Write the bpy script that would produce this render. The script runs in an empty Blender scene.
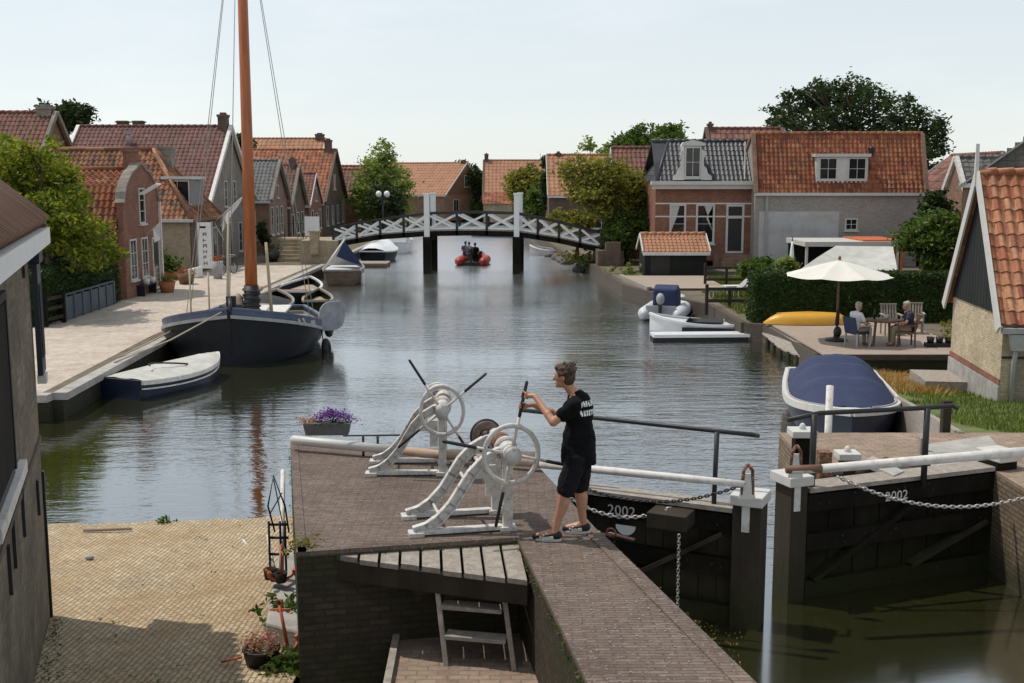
import bpy, bmesh, math, random
from mathutils import Vector, Matrix
from mathutils.bvhtree import BVHTree
R = math.radians
random.seed(7)
scene = bpy.context.scene
COL = scene.collection

# ------------------------------------------------------------------ camera and measuring helpers
HC = 5.7                      # eye height above the canal water
FPX = 747.0
PITCH = math.atan((341.5 - 233.0) / FPX)
SP, CP = math.sin(PITCH), math.cos(PITCH)
cam_d = bpy.data.cameras.new('camera')
cam = bpy.data.objects.new('camera', cam_d)
COL.objects.link(cam)
cam.location = (0, 0, HC)
cam.rotation_euler = (R(90) - PITCH, 0, 0)
cam_d.sensor_width = 36
cam_d.lens = 36 * FPX / 679.0
cam_d.clip_start = 0.1
cam_d.clip_end = 6000
scene.camera = cam

def _ray(px, py):
    a = (px - 512) / FPX; b = (341.5 - py) / FPX
    return Vector((a, CP + b * SP, -SP + b * CP))
def at(px, py, z):
    d = _ray(px, py); t = (z - HC) / d.z
    return Vector((d.x * t, d.y * t, z))
def atY(px, py, Y):
    d = _ray(px, py); t = Y / d.y
    return Vector((d.x * t, Y, HC + d.z * t))
def zY(py, Y): return atY(512, py, Y).z
V = Vector

# ------------------------------------------------------------------ mesh builder
class MB:
    def __init__(s): s.v = []; s.f = []; s.sm = []; s.uv = {}
    def add(s, vs, fs, smooth=False, uvs=None):
        o = len(s.v); s.v.extend([tuple(p) for p in vs])
        for i, f in enumerate(fs):
            if uvs is not None: s.uv[len(s.f)] = uvs[i]
            s.f.append(tuple(o + k for k in f)); s.sm.append(smooth)
        return s
    def box(s, x0, x1, y0, y1, z0, z1):
        return s.add([(x0,y0,z0),(x1,y0,z0),(x1,y1,z0),(x0,y1,z0),(x0,y0,z1),(x1,y0,z1),(x1,y1,z1),(x0,y1,z1)],
            [(0,3,2,1),(4,5,6,7),(0,1,5,4),(1,2,6,5),(2,3,7,6),(3,0,4,7)])
    def obox(s, c, a, b, d):
        c, a, b, d = V(c), V(a), V(b), V(d)
        vs = [c - a - b - d, c + a - b - d, c + a + b - d, c - a + b - d, c - a - b + d, c + a - b + d, c + a + b + d, c - a + b + d]
        return s.add(vs, [(0,3,2,1),(4,5,6,7),(0,1,5,4),(1,2,6,5),(2,3,7,6),(3,0,4,7)])
    def beam(s, p0, p1, w, h, up=(0,0,1)):
        p0, p1 = V(p0), V(p1); d = (p1 - p0)
        if d.length < 1e-6: return s
        dn = d.normalized(); up = V(up)
        if abs(dn.dot(up)) > .98: up = V((0,1,0))
        sd = dn.cross(up).normalized(); u2 = sd.cross(dn).normalized()
        return s.obox((p0 + p1) / 2, d / 2, sd * w / 2, u2 * h / 2)
    def tube(s, pts, r, n=8, smooth=True, cap=True):
        pts = [V(p) for p in pts]; m = len(pts)
        rs = r if isinstance(r, (list, tuple)) else [r] * m
        vs = []; fs = []
        ref = None
        for i, p in enumerate(pts):
            t = (pts[min(i+1, m-1)] - pts[max(i-1, 0)])
            t = t.normalized() if t.length > 1e-9 else V((0,0,1))
            if ref is None:
                ref = V((0,0,1)) if abs(t.z) < .9 else V((1,0,0))
            a = t.cross(ref)
            if a.length < 1e-6: a = t.cross(V((0,1,0)))
            a.normalize(); b = t.cross(a).normalized(); ref = a.cross(t).normalized() if False else ref
            for k in range(n):
                an = 2 * math.pi * k / n
                vs.append(p + (a * math.cos(an) + b * math.sin(an)) * rs[i])
        for i in range(m - 1):
            for k in range(n):
                k2 = (k + 1) % n
                fs.append((i*n+k, i*n+k2, (i+1)*n+k2, (i+1)*n+k))
        if cap:
            fs.append(tuple(range(n))[::-1]); fs.append(tuple((m-1)*n + k for k in range(n)))
        return s.add(vs, fs, smooth)
    def cap(s, p0, p1, r0, r1, n=10):               # capsule with rounded ends
        p0, p1 = V(p0), V(p1); d = p1 - p0; L = d.length
        if L < 1e-6: return s.ell(p0, (r0, r0, r0))
        dn = d / L; pts = []; rs = []
        for k in range(4):
            a = R(90 * (k + .25) / 4); pts.append(p0 - dn * r0 * math.cos(a)); rs.append(r0 * math.sin(a))
        pts.append(p0); rs.append(r0); pts.append(p1); rs.append(r1)
        for k in range(3, -1, -1):
            a = R(90 * (k + .25) / 4); pts.append(p1 + dn * r1 * math.cos(a)); rs.append(r1 * math.sin(a))
        return s.tube(pts, rs, n)
    def ell(s, c, r, nu=14, nv=9, rot=None, smooth=True):
        vs = []; fs = []; c = V(c)
        for j in range(nv + 1):
            th = math.pi * j / nv
            for i in range(nu):
                ph = 2 * math.pi * i / nu
                p = V((r[0]*math.sin(th)*math.cos(ph), r[1]*math.sin(th)*math.sin(ph), r[2]*math.cos(th)))
                if rot is not None: p = rot @ p
                vs.append(c + p)
        for j in range(nv):
            for i in range(nu):
                i2 = (i + 1) % nu
                fs.append((j*nu+i, (j+1)*nu+i, (j+1)*nu+i2, j*nu+i2))
        return s.add(vs, fs, smooth)
    def lathe(s, prof, c=(0,0,0), n=16, smooth=True, axis=None):
        c = V(c); vs = []; fs = []; m = len(prof)
        rot = V((0,0,1)).rotation_difference(V(axis)).to_matrix() if axis is not None else None
        for r, z in prof:
            for k in range(n):
                a = 2 * math.pi * k / n; p = V((r*math.cos(a), r*math.sin(a), z))
                vs.append(c + (rot @ p if rot is not None else p))
        for i in range(m - 1):
            for k in range(n):
                k2 = (k+1) % n; fs.append((i*n+k, i*n+k2, (i+1)*n+k2, (i+1)*n+k))
        if prof[0][0] > 1e-4: fs.append(tuple(range(n))[::-1])
        if prof[-1][0] > 1e-4: fs.append(tuple((m-1)*n+k for k in range(n)))
        return s.add(vs, fs, smooth)
    def ring(s, c, axis, Rr, r, n=36, m=8, flat=1.0):  # torus
        c = V(c); ax = V(axis).normalized()
        a = ax.cross(V((0,0,1)));
        if a.length < 1e-3: a = ax.cross(V((1,0,0)))
        a.normalize(); b = ax.cross(a).normalized(); vs = []; fs = []
        for i in range(n):
            t = 2*math.pi*i/n; d = a*math.cos(t) + b*math.sin(t)
            for k in range(m):
                q = 2*math.pi*k/m
                vs.append(c + d*(Rr + r*math.cos(q)) + ax*(r*flat*math.sin(q)))
        for i in range(n):
            for k in range(m):
                i2 = (i+1) % n; k2 = (k+1) % m
                fs.append((i*m+k, i2*m+k, i2*m+k2, i*m+k2))
        return s.add(vs, fs, True)
    def prism(s, poly, ex):                          # 3-D polygon extruded by the vector ex
        ex = V(ex); n = len(poly); p = [V(q) for q in poly]
        vs = p + [q + ex for q in p]
        fs = [tuple(range(n))[::-1], tuple(n + k for k in range(n))]
        for k in range(n):
            k2 = (k+1) % n; fs.append((k, k2, n+k2, n+k))
        return s.add(vs, fs)
    def quad(s, a, b, c, d): return s.add([a, b, c, d], [(0,1,2,3)])
    def build(s, name, mat, parent=None, recalc=True, bevel=0, off=None):
        me = bpy.data.meshes.new(name)
        vs = s.v
        if off is not None: vs = [(p[0]-off[0], p[1]-off[1], p[2]-off[2]) for p in vs]
        me.from_pydata(vs, [], s.f)
        if recalc:
            bm = bmesh.new(); bm.from_mesh(me)
            bmesh.ops.recalc_face_normals(bm, faces=bm.faces)
            bm.to_mesh(me); bm.free()
        me.polygons.foreach_set('use_smooth', s.sm)
        uvl = me.uv_layers.new(name='uv')
        data = [0.0] * (2 * len(me.loops))
        for p in me.polygons:
            if p.index in s.uv and not recalc:
                for li, uv in zip(p.loop_indices, s.uv[p.index]):
                    data[2*li], data[2*li+1] = uv
                continue
            n = p.normal
            if abs(n.z) > .8:
                for li in p.loop_indices:
                    c = vs[me.loops[li].vertex_index]; data[2*li] = c[0]; data[2*li+1] = c[1]
            else:
                l = math.hypot(n.x, n.y) or 1; tx, ty = -n.y / l, n.x / l
                if tx < -1e-6 or (abs(tx) < 1e-6 and ty < 0): tx, ty = -tx, -ty
                for li in p.loop_indices:
                    c = vs[me.loops[li].vertex_index]; data[2*li] = c[0]*tx + c[1]*ty; data[2*li+1] = c[2] / max(.3, l)
        uvl.data.foreach_set('uv', data)
        me.materials.append(mat)
        o = bpy.data.objects.new(name, me)
        COL.objects.link(o)
        if parent is not None: o.parent = parent
        if bevel:
            b = o.modifiers.new('bevel', 'BEVEL'); b.width = bevel; b.segments = 2; b.limit_method = 'ANGLE'
        return o

def tag(o, label, cat, group=None, kind=None):
    o['label'] = label; o['category'] = cat
    if group: o['group'] = group
    if kind: o['kind'] = kind
    return o
def thing(name, label, cat, loc=(0,0,0), rz=0, group=None):
    o = bpy.data.objects.new(name, None); COL.objects.link(o)
    o.empty_display_size = .2
    o.location = loc; o.rotation_euler = (0,0,rz)
    return tag(o, label, cat, group)
def struct(name, mb, mat, **k):
    o = mb.build(name, mat, **k); o['kind'] = 'structure'; return o
def bake(o, smooth=True):                            # modifiers made into plain mesh data
    dg = bpy.context.evaluated_depsgraph_get()
    me = bpy.data.meshes.new_from_object(o.evaluated_get(dg))
    o.modifiers.clear(); o.data = me
    if smooth:
        me.polygons.foreach_set('use_smooth', [True] * len(me.polygons))
    return o
def remesh(mb, name, mat, parent, vox, smooth=2):
    o = mb.build(name, mat, parent)
    m = o.modifiers.new('r', 'REMESH'); m.mode = 'VOXEL'; m.voxel_size = vox
    if smooth:
        m = o.modifiers.new('s', 'SMOOTH'); m.factor = .5; m.iterations = smooth
    return bake(o)
def copy_tree(o, parent=None):
    c = o.copy(); COL.objects.link(c)
    if parent is not None: c.parent = parent
    for ch in [x for x in o.children]: copy_tree(ch, c)
    return c

# ------------------------------------------------------------------ materials
MATS = {}
def _new(name):
    m = bpy.data.materials.new(name); m.use_nodes = True
    nt = m.node_tree; b = nt.nodes['Principled BSDF']
    return m, nt, nt.nodes, nt.links, b
def _rgb(c): return (c[0], c[1], c[2], 1)
def _mul(c, k): return tuple(min(1, x * k) for x in c)
def _mix(nt, f, a, b, mode='MIX'):
    n = nt.nodes.new('ShaderNodeMix'); n.data_type = 'RGBA'; n.blend_type = mode
    for sock, v in ((n.inputs[0], f), (n.inputs[6], a), (n.inputs[7], b)):
        if hasattr(v, 'links') or hasattr(v, 'is_linked'): nt.links.new(v, sock)
        elif isinstance(v, (int, float)): sock.default_value = v
        else: sock.default_value = _rgb(v)
    return n.outputs[2]
def _noise(nt, vec, scale, detail=4, rough=.6, out='Fac'):
    n = nt.nodes.new('ShaderNodeTexNoise'); n.inputs['Scale'].default_value = scale
    n.inputs['Detail'].default_value = detail; n.inputs['Roughness'].default_value = rough
    if vec is not None: nt.links.new(vec, n.inputs['Vector'])
    return n.outputs[out]
def _ramp(nt, fac, stops):
    n = nt.nodes.new('ShaderNodeValToRGB'); el = n.color_ramp.elements
    while len(el) < len(stops): el.new(.5)
    for e, (p, c) in zip(el, stops): e.position = p; e.color = _rgb(c) if not isinstance(c, (int, float)) else (c, c, c, 1)
    nt.links.new(fac, n.inputs[0]); return n.outputs[0]
def _map(nt, src, scale=(1,1,1), rot=(0,0,0)):
    n = nt.nodes.new('ShaderNodeMapping'); n.inputs['Scale'].default_value = scale; n.inputs['Rotation'].default_value = rot
    nt.links.new(src, n.inputs[0]); return n.outputs[0]
def _bump(nt, b, h, strength, dist=.02):
    n = nt.nodes.new('ShaderNodeBump'); n.inputs['Strength'].default_value = strength; n.inputs['Distance'].default_value = dist
    nt.links.new(h, n.inputs['Height']); nt.links.new(n.outputs[0], b.inputs['Normal'])
def _coord(nt, which='Object'):
    return nt.nodes.new('ShaderNodeTexCoord').outputs[which]

def plain(name, col, rough=.7, var=.15, scale=4, bump=.15, bscale=60, metal=0, spec=.5, stain=None, stain_amt=.5, stretch=(1,1,1)):
    m, nt, N, L, b = _new(name)
    co = _map(nt, _coord(nt), stretch)
    f = _ramp(nt, _noise(nt, co, scale), [(.3, 0.0), (.7, 1.0)])
    c = _mix(nt, f, _mul(col, 1 - var), _mul(col, 1 + var))
    if stain:
        s = _ramp(nt, _noise(nt, co, scale * 1.7, 6, .7), [(.5, 0.0), (.72, stain_amt)])
        c = _mix(nt, s, c, stain)
    L.new(c, b.inputs['Base Color'])
    b.inputs['Roughness'].default_value = rough; b.inputs['Metallic'].default_value = metal
    b.inputs['Specular IOR Level'].default_value = spec
    if bump: _bump(nt, b, _noise(nt, co, bscale, 5), bump)
    return m
def brick(name, c1, c2, mortar, bw=.22, bh=.07, ms=.012, rough=.9, moss=None, moss_amt=.5, moss_scale=.7, bump=.5, var=.25, rot=0, dirt=(.05,.045,.04), dirt_amt=.25, speck=None, wob=.02):
    m, nt, N, L, b = _new(name)
    uv = nt.nodes.new('ShaderNodeUVMap').outputs[0]
    wb = N.new('ShaderNodeVectorMath'); wb.operation = 'MULTIPLY_ADD'; L.new(_noise(nt, _coord(nt), 3.0, 3, .6, 'Color'), wb.inputs[0]); wb.inputs[1].default_value = (wob, wob, 0); L.new(uv, wb.inputs[2]); uv = wb.outputs[0]
    if rot: uv = _map(nt, uv, (1,1,1), (0,0,rot))
    t = N.new('ShaderNodeTexBrick'); L.new(uv, t.inputs['Vector'])
    t.inputs['Scale'].default_value = 1; t.inputs['Brick Width'].default_value = bw; t.inputs['Row Height'].default_value = bh
    t.inputs['Mortar Size'].default_value = ms; t.inputs['Mortar Smooth'].default_value = .3; t.inputs['Bias'].default_value = 0
    t.inputs['Color1'].default_value = _rgb(c1); t.inputs['Color2'].default_value = _rgb(c2); t.inputs['Mortar'].default_value = _rgb(mortar)
    co = _coord(nt)
    n1 = _ramp(nt, _noise(nt, co, 1.3, 6, .65), [(.3, 1 - var), (.7, 1 + var)])
    c = _mix(nt, 1.0, t.outputs['Color'], n1, 'MULTIPLY')
    n2 = _ramp(nt, _noise(nt, co, 9, 4, .7), [(.35, .75), (.65, 1.2)])
    c = _mix(nt, .7, c, n2, 'MULTIPLY')
    d = _ramp(nt, _noise(nt, co, .45, 6, .7), [(.5, 0.0), (.75, dirt_amt)])
    c = _mix(nt, d, c, dirt)
    if moss:
        s = _ramp(nt, _noise(nt, co, moss_scale, 7, .7), [(.42, 0.0), (.66, moss_amt)])
        c = _mix(nt, s, c, moss)
    if speck:
        s = _ramp(nt, _noise(nt, co, 26, 3, .75), [(.60, 0.0), (.68, .8)])
        c = _mix(nt, s, c, speck)
        s = _ramp(nt, _noise(nt, co, 17, 3, .75), [(.62, 0.0), (.7, .7)])
        c = _mix(nt, s, c, _mul(c1, .45))
    L.new(c, b.inputs['Base Color']); b.inputs['Roughness'].default_value = rough
    b.inputs['Specular IOR Level'].default_value = .3
    inv = N.new('ShaderNodeMath'); inv.operation = 'SUBTRACT'; inv.inputs[0].default_value = 1; L.new(t.outputs['Fac'], inv.inputs[1])
    ad = N.new('ShaderNodeMath'); ad.operation = 'MULTIPLY_ADD'; L.new(_noise(nt, co, 50, 4), ad.inputs[0]); ad.inputs[1].default_value = .5; L.new(inv.outputs[0], ad.inputs[2])
    _bump(nt, b, ad.outputs[0], bump, .012)
    return m
def tiles(name, cols, rough=.75, moss=(.06,.06,.03), moss_amt=.35, mscale=.6):
    m, nt, N, L, b = _new(name)
    uv = nt.nodes.new('ShaderNodeUVMap').outputs[0]
    fl = N.new('ShaderNodeVectorMath'); fl.operation = 'FLOOR'; L.new(uv, fl.inputs[0])
    w = N.new('ShaderNodeTexWhiteNoise'); w.noise_dimensions = '2D'; L.new(fl.outputs[0], w.inputs['Vector'])
    k = len(cols)
    c = _ramp(nt, w.outputs['Value'], [(i / max(1, k - 1), q) for i, q in enumerate(cols)])
    co = _coord(nt)
    s = _ramp(nt, _noise(nt, co, mscale, 6, .7), [(.45, 0.0), (.7, moss_amt)])
    c = _mix(nt, s, c, moss)
    n2 = _ramp(nt, _noise(nt, co, 14, 4, .7), [(.3, .7), (.7, 1.25)])
    c = _mix(nt, .8, c, n2, 'MULTIPLY')
    L.new(c, b.inputs['Base Color']); b.inputs['Roughness'].default_value = rough
    b.inputs['Specular IOR Level'].default_value = .35
    _bump(nt, b, _noise(nt, co, 60, 4), .2)
    return m
def wood(name, col, rough=.75, var=.3, grain=(1,14,14), bump=.3, scale=2, stain=None):
    return plain(name, col, rough, var, scale, bump, 12, stretch=grain, stain=stain)
def leaf(name, c1, c2, c3=None, trans=.35):
    m, nt, N, L, b = _new(name)
    g = N.new('ShaderNodeNewGeometry')
    st = [(0, c1), (.6, c2), (1, c3 or _mul(c2, 1.3))]
    c = _ramp(nt, g.outputs['Random Per Island'], st)
    n = _ramp(nt, _noise(nt, _coord(nt), .9, 3), [(.35, .8), (.65, 1.2)])
    c = _mix(nt, 1.0, c, n, 'MULTIPLY')
    L.new(c, b.inputs['Base Color']); b.inputs['Roughness'].default_value = .6; b.inputs['Specular IOR Level'].default_value = .25
    t = N.new('ShaderNodeBsdfTranslucent'); L.new(_mix(nt, 1.0, c, (1.2, 1.15, .55), 'MULTIPLY'), t.inputs['Color'])
    mx = N.new('ShaderNodeMixShader'); mx.inputs[0].default_value = trans
    L.new(b.outputs[0], mx.inputs[1]); L.new(t.outputs[0], mx.inputs[2])
    L.new(mx.outputs[0], N['Material Output'].inputs['Surface'])
    return m
def glass(name, col=(.015,.018,.02), rough=.04):
    m, nt, N, L, b = _new(name)
    b.inputs['Base Color'].default_value = _rgb(col); b.inputs['Roughness'].default_value = rough
    b.inputs['Specular IOR Level'].default_value = .6
    _bump(nt, b, _noise(nt, _coord(nt), 1.5, 2), .05)
    return m

M = {}
M['white'] = plain('white_paint', (.56,.55,.52), .45, .06, 3, .05, 40, stain=(.42,.38,.31), stain_amt=.35)
M['white_old'] = plain('old_white_paint', (.66,.64,.60), .6, .12, 5, .2, 50, stain=(.22,.13,.07), stain_amt=.55)
M['white_clean'] = plain('clean_white', (.8,.8,.78), .5, .04, 3, .04)
M['white_gel'] = plain('white_gelcoat', (.74,.75,.76), .25, .05, 2, .0, stain=(.4,.42,.4), stain_amt=.15)
M['cream'] = plain('cream_canvas', (.64,.62,.56), .85, .05, 2, .1)
M['grey_paint'] = plain('grey_paint', (.33,.33,.33), .5, .12, 3, .1)
M['dark_paint'] = plain('dark_green_paint', (.010,.013,.012), .6, .4, 2, .2, spec=.25, stretch=(1,1,.3))
M['black_iron'] = plain('black_iron', (.014,.014,.015), .5, .25, 6, .2)
M['rust'] = plain('rusty_iron', (.16,.065,.03), .8, .4, 12, .4, stain=(.5,.45,.4), stain_amt=.6)
M['black'] = plain('black_rubber', (.012,.012,.012), .7, .2, 6, .1)
M['tar'] = plain('tarred_timber', (.011,.009,.0065), .85, .5, 1.4, .45, 30, spec=.15, stretch=(1,1,.6), stain=(.024,.024,.010), stain_amt=.7)
M['tar2'] = plain('weathered_timber', (.045,.036,.026), .9, .35, 2.5, .5, 25, spec=.2, stretch=(1,1,.25), stain=(.03,.03,.018), stain_amt=.6)
M['plank'] = wood('grey_planks', (.30,.265,.225), .85, .25, (3,3,3), .3, 4, stain=(.12,.10,.08))
M['deck'] = wood('brown_decking', (.34,.27,.215), .8, .2, (1,6,6), .25, 3)
M['deck_dk'] = wood('dark_wet_timber', (.07,.055,.042), .8, .35, (1,5,8), .35, 3)
M['mast'] = plain('varnished_mast', (.38,.105,.028), .35, .3, 2, .1, 30, stretch=(6,6,.5), stain=(.17,.05,.02), stain_amt=.5)
M['woodbr'] = wood('brown_wood', (.16,.085,.045), .6, .3)
M['concrete'] = plain('concrete', (.36,.345,.32), .9, .2, 2.5, .4, 30, stain=(.15,.14,.11), stain_amt=.6)
M['glass'] = glass('window_glass')
M['curtain'] = plain('net_curtain', (.5,.5,.5), .9, .1, 8, .1)
M['trunk'] = plain('bark', (.10,.08,.06), .95, .35, 6, .7, 20, stretch=(1,1,.3))
M['stone_dk'] = plain('dark_stone', (.11,.105,.095), .9, .3, 5, .4)
M['chain'] = plain('chain_steel', (.42,.40,.37), .45, .25, 20, .1, metal=.6)
M['rope'] = plain('rope', (.42,.35,.25), .9, .2, 30, .3)
M['skin'] = plain('skin', (.46,.235,.15), .5, .1, 8, .06, 80, stain=(.36,.15,.09), stain_amt=.3)
M['hair'] = plain('brown_hair', (.06,.034,.02), .6, .5, 30, .8, 45, stretch=(1,1,.4))
M['hair_gr'] = plain('grey_hair', (.38,.34,.29), .7, .3, 30, .6)
M['tshirt'] = plain('black_cotton', (.006,.006,.007), .95, .25, 6, .3, 25, spec=.15)
M['shorts'] = plain('black_shorts', (.0085,.0085,.011), .9, .3, 6, .35, 20, spec=.2)
M['orange'] = plain('orange_primer', (.52,.13,.05), .6, .2, 8, .2, stain=(.3,.1,.06), stain_amt=.4)
M['navy'] = plain('navy_canvas', (.017,.028,.080), .8, .2, 2.5, .35, 9)
M['navy_paint'] = plain('navy_paint', (.012,.018,.036), .35, .25, 2, .05)
M['hullblack'] = plain('black_hull_paint', (.005,.0065,.009), .5, .3, 1.5, .05, spec=.3, stain=(.02,.026,.026), stain_amt=.4)
M['hullblue'] = plain('slate_blue_paint', (.085,.11,.17), .4, .15, 2, .05)
M['yellow'] = plain('yellow_gelcoat', (.60,.31,.03), .4, .08, 2, .03)
M['red_tube'] = plain('red_rubber', (.33,.035,.022), .5, .15, 4, .05)
M['leaf_ac'] = leaf('acacia_leaf', (.085,.13,.014), (.18,.23,.026), (.34,.34,.045), .45)
M['leaf_mid'] = leaf('mid_leaf', (.035,.075,.016), (.08,.135,.025), (.15,.20,.045), .4)
M['leaf_dk'] = leaf('dark_leaf', (.018,.036,.012), (.036,.062,.018), (.065,.092,.026), .25)
M['leaf_hedge'] = leaf('hedge_leaf', (.016,.036,.009), (.034,.066,.015), (.065,.11,.024), .25)
M['leaf_pale'] = leaf('pale_leaf', (.13,.19,.05), (.22,.29,.08), (.34,.40,.13), .45)
M['leaf_olive'] = leaf('olive_leaf', (.12,.125,.025), (.20,.21,.04), (.31,.29,.07), .42)
M['flower'] = leaf('purple_flower', (.10,.03,.22), (.20,.07,.40), (.33,.17,.52), .3)
M['flower_pink'] = leaf('pink_flower', (.38,.12,.14), (.55,.26,.25), (.6,.45,.4), .3)
M['flower_red'] = leaf('orange_red_flower', (.24,.05,.025), (.33,.11,.045), (.42,.24,.12), .3)
M['straw'] = leaf('dry_grass', (.30,.17,.06), (.45,.29,.10), (.58,.42,.2), .25)
M['grass'] = leaf('grass_blade', (.07,.115,.018), (.13,.18,.032), (.22,.24,.06), .35)
M['terracotta'] = plain('terracotta', (.36,.13,.06), .8, .15, 5, .15)
M['tarp'] = plain('pale_tarpaulin', (.46,.46,.42), .7, .15, 2.5, .2, 8, stain=(.4,.39,.35), stain_amt=.4)
# bricks and tiles
M['br_red'] = brick('red_brick', (.23,.078,.045), (.30,.115,.065), (.20,.16,.13))
M['br_brown'] = brick('brown_brick', (.20,.10,.062), (.27,.145,.09), (.25,.21,.17))
M['br_dark'] = brick('dark_brick', (.11,.07,.05), (.16,.10,.07), (.14,.12,.10))
M['br_grey'] = brick('grey_brick', (.22,.19,.165), (.30,.265,.23), (.27,.25,.22), moss=(.16,.14,.11))
M['br_tan'] = brick('tan_brick', (.34,.27,.17), (.40,.33,.22), (.36,.31,.24))
M['br_yel'] = brick('old_yellow_brick', (.30,.235,.165), (.40,.33,.24), (.33,.29,.24), moss=(.13,.105,.08), moss_amt=.5, moss_scale=1.3)
M['br_old'] = brick('weathered_old_brick', (.17,.135,.095), (.27,.22,.155), (.22,.195,.16), bw=.21, bh=.062, ms=.011, moss=(.075,.062,.045), moss_amt=.65, moss_scale=1.1, dirt=(.06,.05,.038), dirt_amt=.55, bump=1, var=.35, speck=(.36,.32,.25))
M['br_shed'] = brick('speckled_yellow_brick', (.44,.345,.21), (.60,.50,.34), (.42,.36,.27), bh=.06, bw=.2, var=.2, dirt_amt=.15)
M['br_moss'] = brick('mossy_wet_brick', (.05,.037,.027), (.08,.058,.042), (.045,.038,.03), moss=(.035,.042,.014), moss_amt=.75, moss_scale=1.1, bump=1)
M['br_lock'] = brick('lock_wall_brick', (.17,.12,.075), (.24,.18,.12), (.10,.085,.06), moss=(.07,.06,.03), moss_amt=.6, bump=.9)
M['pave_pier'] = brick('purple_clinker_paving', (.135,.098,.08), (.19,.145,.12), (.105,.083,.066), .2, .052, .009, bump=.7, var=.22, dirt=(.13,.095,.065), dirt_amt=.5, speck=(.36,.32,.27))
M['pave_ramp'] = brick('yellow_clinker_paving', (.39,.305,.19), (.50,.405,.265), (.22,.165,.105), .15, .066, .010, bump=.8, var=.18, moss=(.30,.19,.08), moss_amt=.5, moss_scale=.9, rot=R(90), dirt=(.20,.14,.08), dirt_amt=.55, wob=.05, speck=(.66,.56,.42))
M['pave_quay'] = brick('pale_quay_paving', (.46,.39,.32), (.55,.475,.40), (.38,.33,.27), .22, .11, .01, bump=.3, var=.12, dirt=(.22,.17,.13), dirt_amt=.75)
M['pave_sl'] = brick('sluice_paving', (.25,.18,.135), (.33,.245,.19), (.2,.16,.12), .2, .1, .01, bump=.4, var=.2, moss=(.2,.16,.1))
M['soil'] = plain('garden_soil', (.13,.105,.07), .95, .35, 1.2, .6, 12, stain=(.09,.11,.035), stain_amt=.7)
M['lawn'] = plain('lawn_soil', (.09,.125,.03), .95, .3, 1.0, .6, 20, stain=(.22,.17,.075), stain_amt=.6)
M['t_orange'] = tiles('orange_pantile', [(.20,.058,.03), (.29,.09,.04), (.38,.16,.075), (.13,.045,.028), (.25,.075,.035), (.33,.11,.05)], moss_amt=.45, mscale=.9)
M['t_red'] = tiles('red_pantile', [(.14,.06,.045), (.20,.082,.06), (.24,.11,.08), (.16,.06,.05), (.10,.05,.04)], moss_amt=.5, mscale=.9)
M['t_wine'] = tiles('wine_pantile', [(.12,.054,.046), (.175,.076,.066), (.15,.062,.055), (.21,.11,.095), (.10,.05,.045)], moss_amt=.5, mscale=.8)
M['t_mix'] = tiles('mixed_pantile', [(.30,.11,.05), (.17,.07,.045), (.42,.2,.10), (.09,.06,.05), (.35,.14,.06)], moss_amt=.45, mscale=1.2)
M['t_pale'] = tiles('pale_pantile', [(.31,.145,.08), (.39,.20,.115), (.35,.165,.09)], moss_amt=.25)
M['t_shed'] = tiles('shed_pantile', [(.30,.10,.05), (.40,.16,.08), (.48,.25,.14), (.24,.075,.045)], moss_amt=.3, mscale=1.8)
M['t_grey'] = tiles('grey_pantile', [(.10,.105,.105), (.145,.15,.15), (.19,.19,.185), (.12,.12,.12)], moss_amt=.3)
M['t_slate'] = tiles('blue_black_pantile', [(.035,.037,.045), (.055,.057,.066), (.075,.077,.085)], rough=.45, moss_amt=.1)
M['t_stone'] = tiles('stone_slate', [(.12,.11,.10), (.17,.16,.145), (.15,.14,.13)], moss_amt=.3)
M['t_brown'] = plain('old_brown_roofing', (.20,.105,.062), .9, .3, 2.2, .4, 15, stretch=(.4,3,.4), stain=(.22,.19,.15), stain_amt=.5)
M['plaster'] = plain('grey_render', (.46,.455,.45), .9, .1, .8, .25, 20, stain=(.29,.275,.26), stain_amt=.55)
M['plaster_br'] = brick('grey_block_wall', (.31,.285,.26), (.36,.33,.30), (.30,.28,.26), .25, .09, .01, bump=.25, var=.1)
M['slate_sheet'] = plain('grey_board', (.2,.2,.2), .7, .15)

def wetband(m, z0, z1, col, amt=.8):
    """algae and wet between the waterline and the usual high water mark"""
    nt = m.node_tree; b = nt.nodes['Principled BSDF']; L = nt.links
    g = nt.nodes.new('ShaderNodeNewGeometry'); sp = nt.nodes.new('ShaderNodeSeparateXYZ'); L.new(g.outputs['Position'], sp.inputs[0])
    ad = nt.nodes.new('ShaderNodeMath'); ad.operation = 'MULTIPLY_ADD'; L.new(_noise(nt, g.outputs['Position'], 3, 5, .7), ad.inputs[0]); ad.inputs[1].default_value = .5; L.new(sp.outputs['Z'], ad.inputs[2])
    mr = nt.nodes.new('ShaderNodeMapRange'); mr.inputs[1].default_value = z0 + .25; mr.inputs[2].default_value = z1 + .25; mr.inputs[3].default_value = amt; mr.inputs[4].default_value = 0; L.new(ad.outputs[0], mr.inputs[0])
    src = b.inputs['Base Color'].links[0].from_socket
    L.new(_mix(nt, mr.outputs[0], src, col), b.inputs['Base Color'])
for k_ in ('tar', 'tar2'): wetband(M[k_], .18, .7, (.022, .026, .008), .75)
for k_ in ('br_lock', 'br_moss'): wetband(M[k_], .15, .6, (.02, .024, .010), .85)
M['box_grey'] = plain('dark_grey_trough', (.16,.16,.16), .7, .2, 4, .2)
M['board_grey'] = plain('faded_board', (.30,.30,.33), .6, .15, 3, .1, stain=(.15,.14,.13), stain_amt=.5)
M['tube_grey'] = plain('pale_grey_rubber', (.50,.52,.56), .5, .08, 3, .05)
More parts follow.
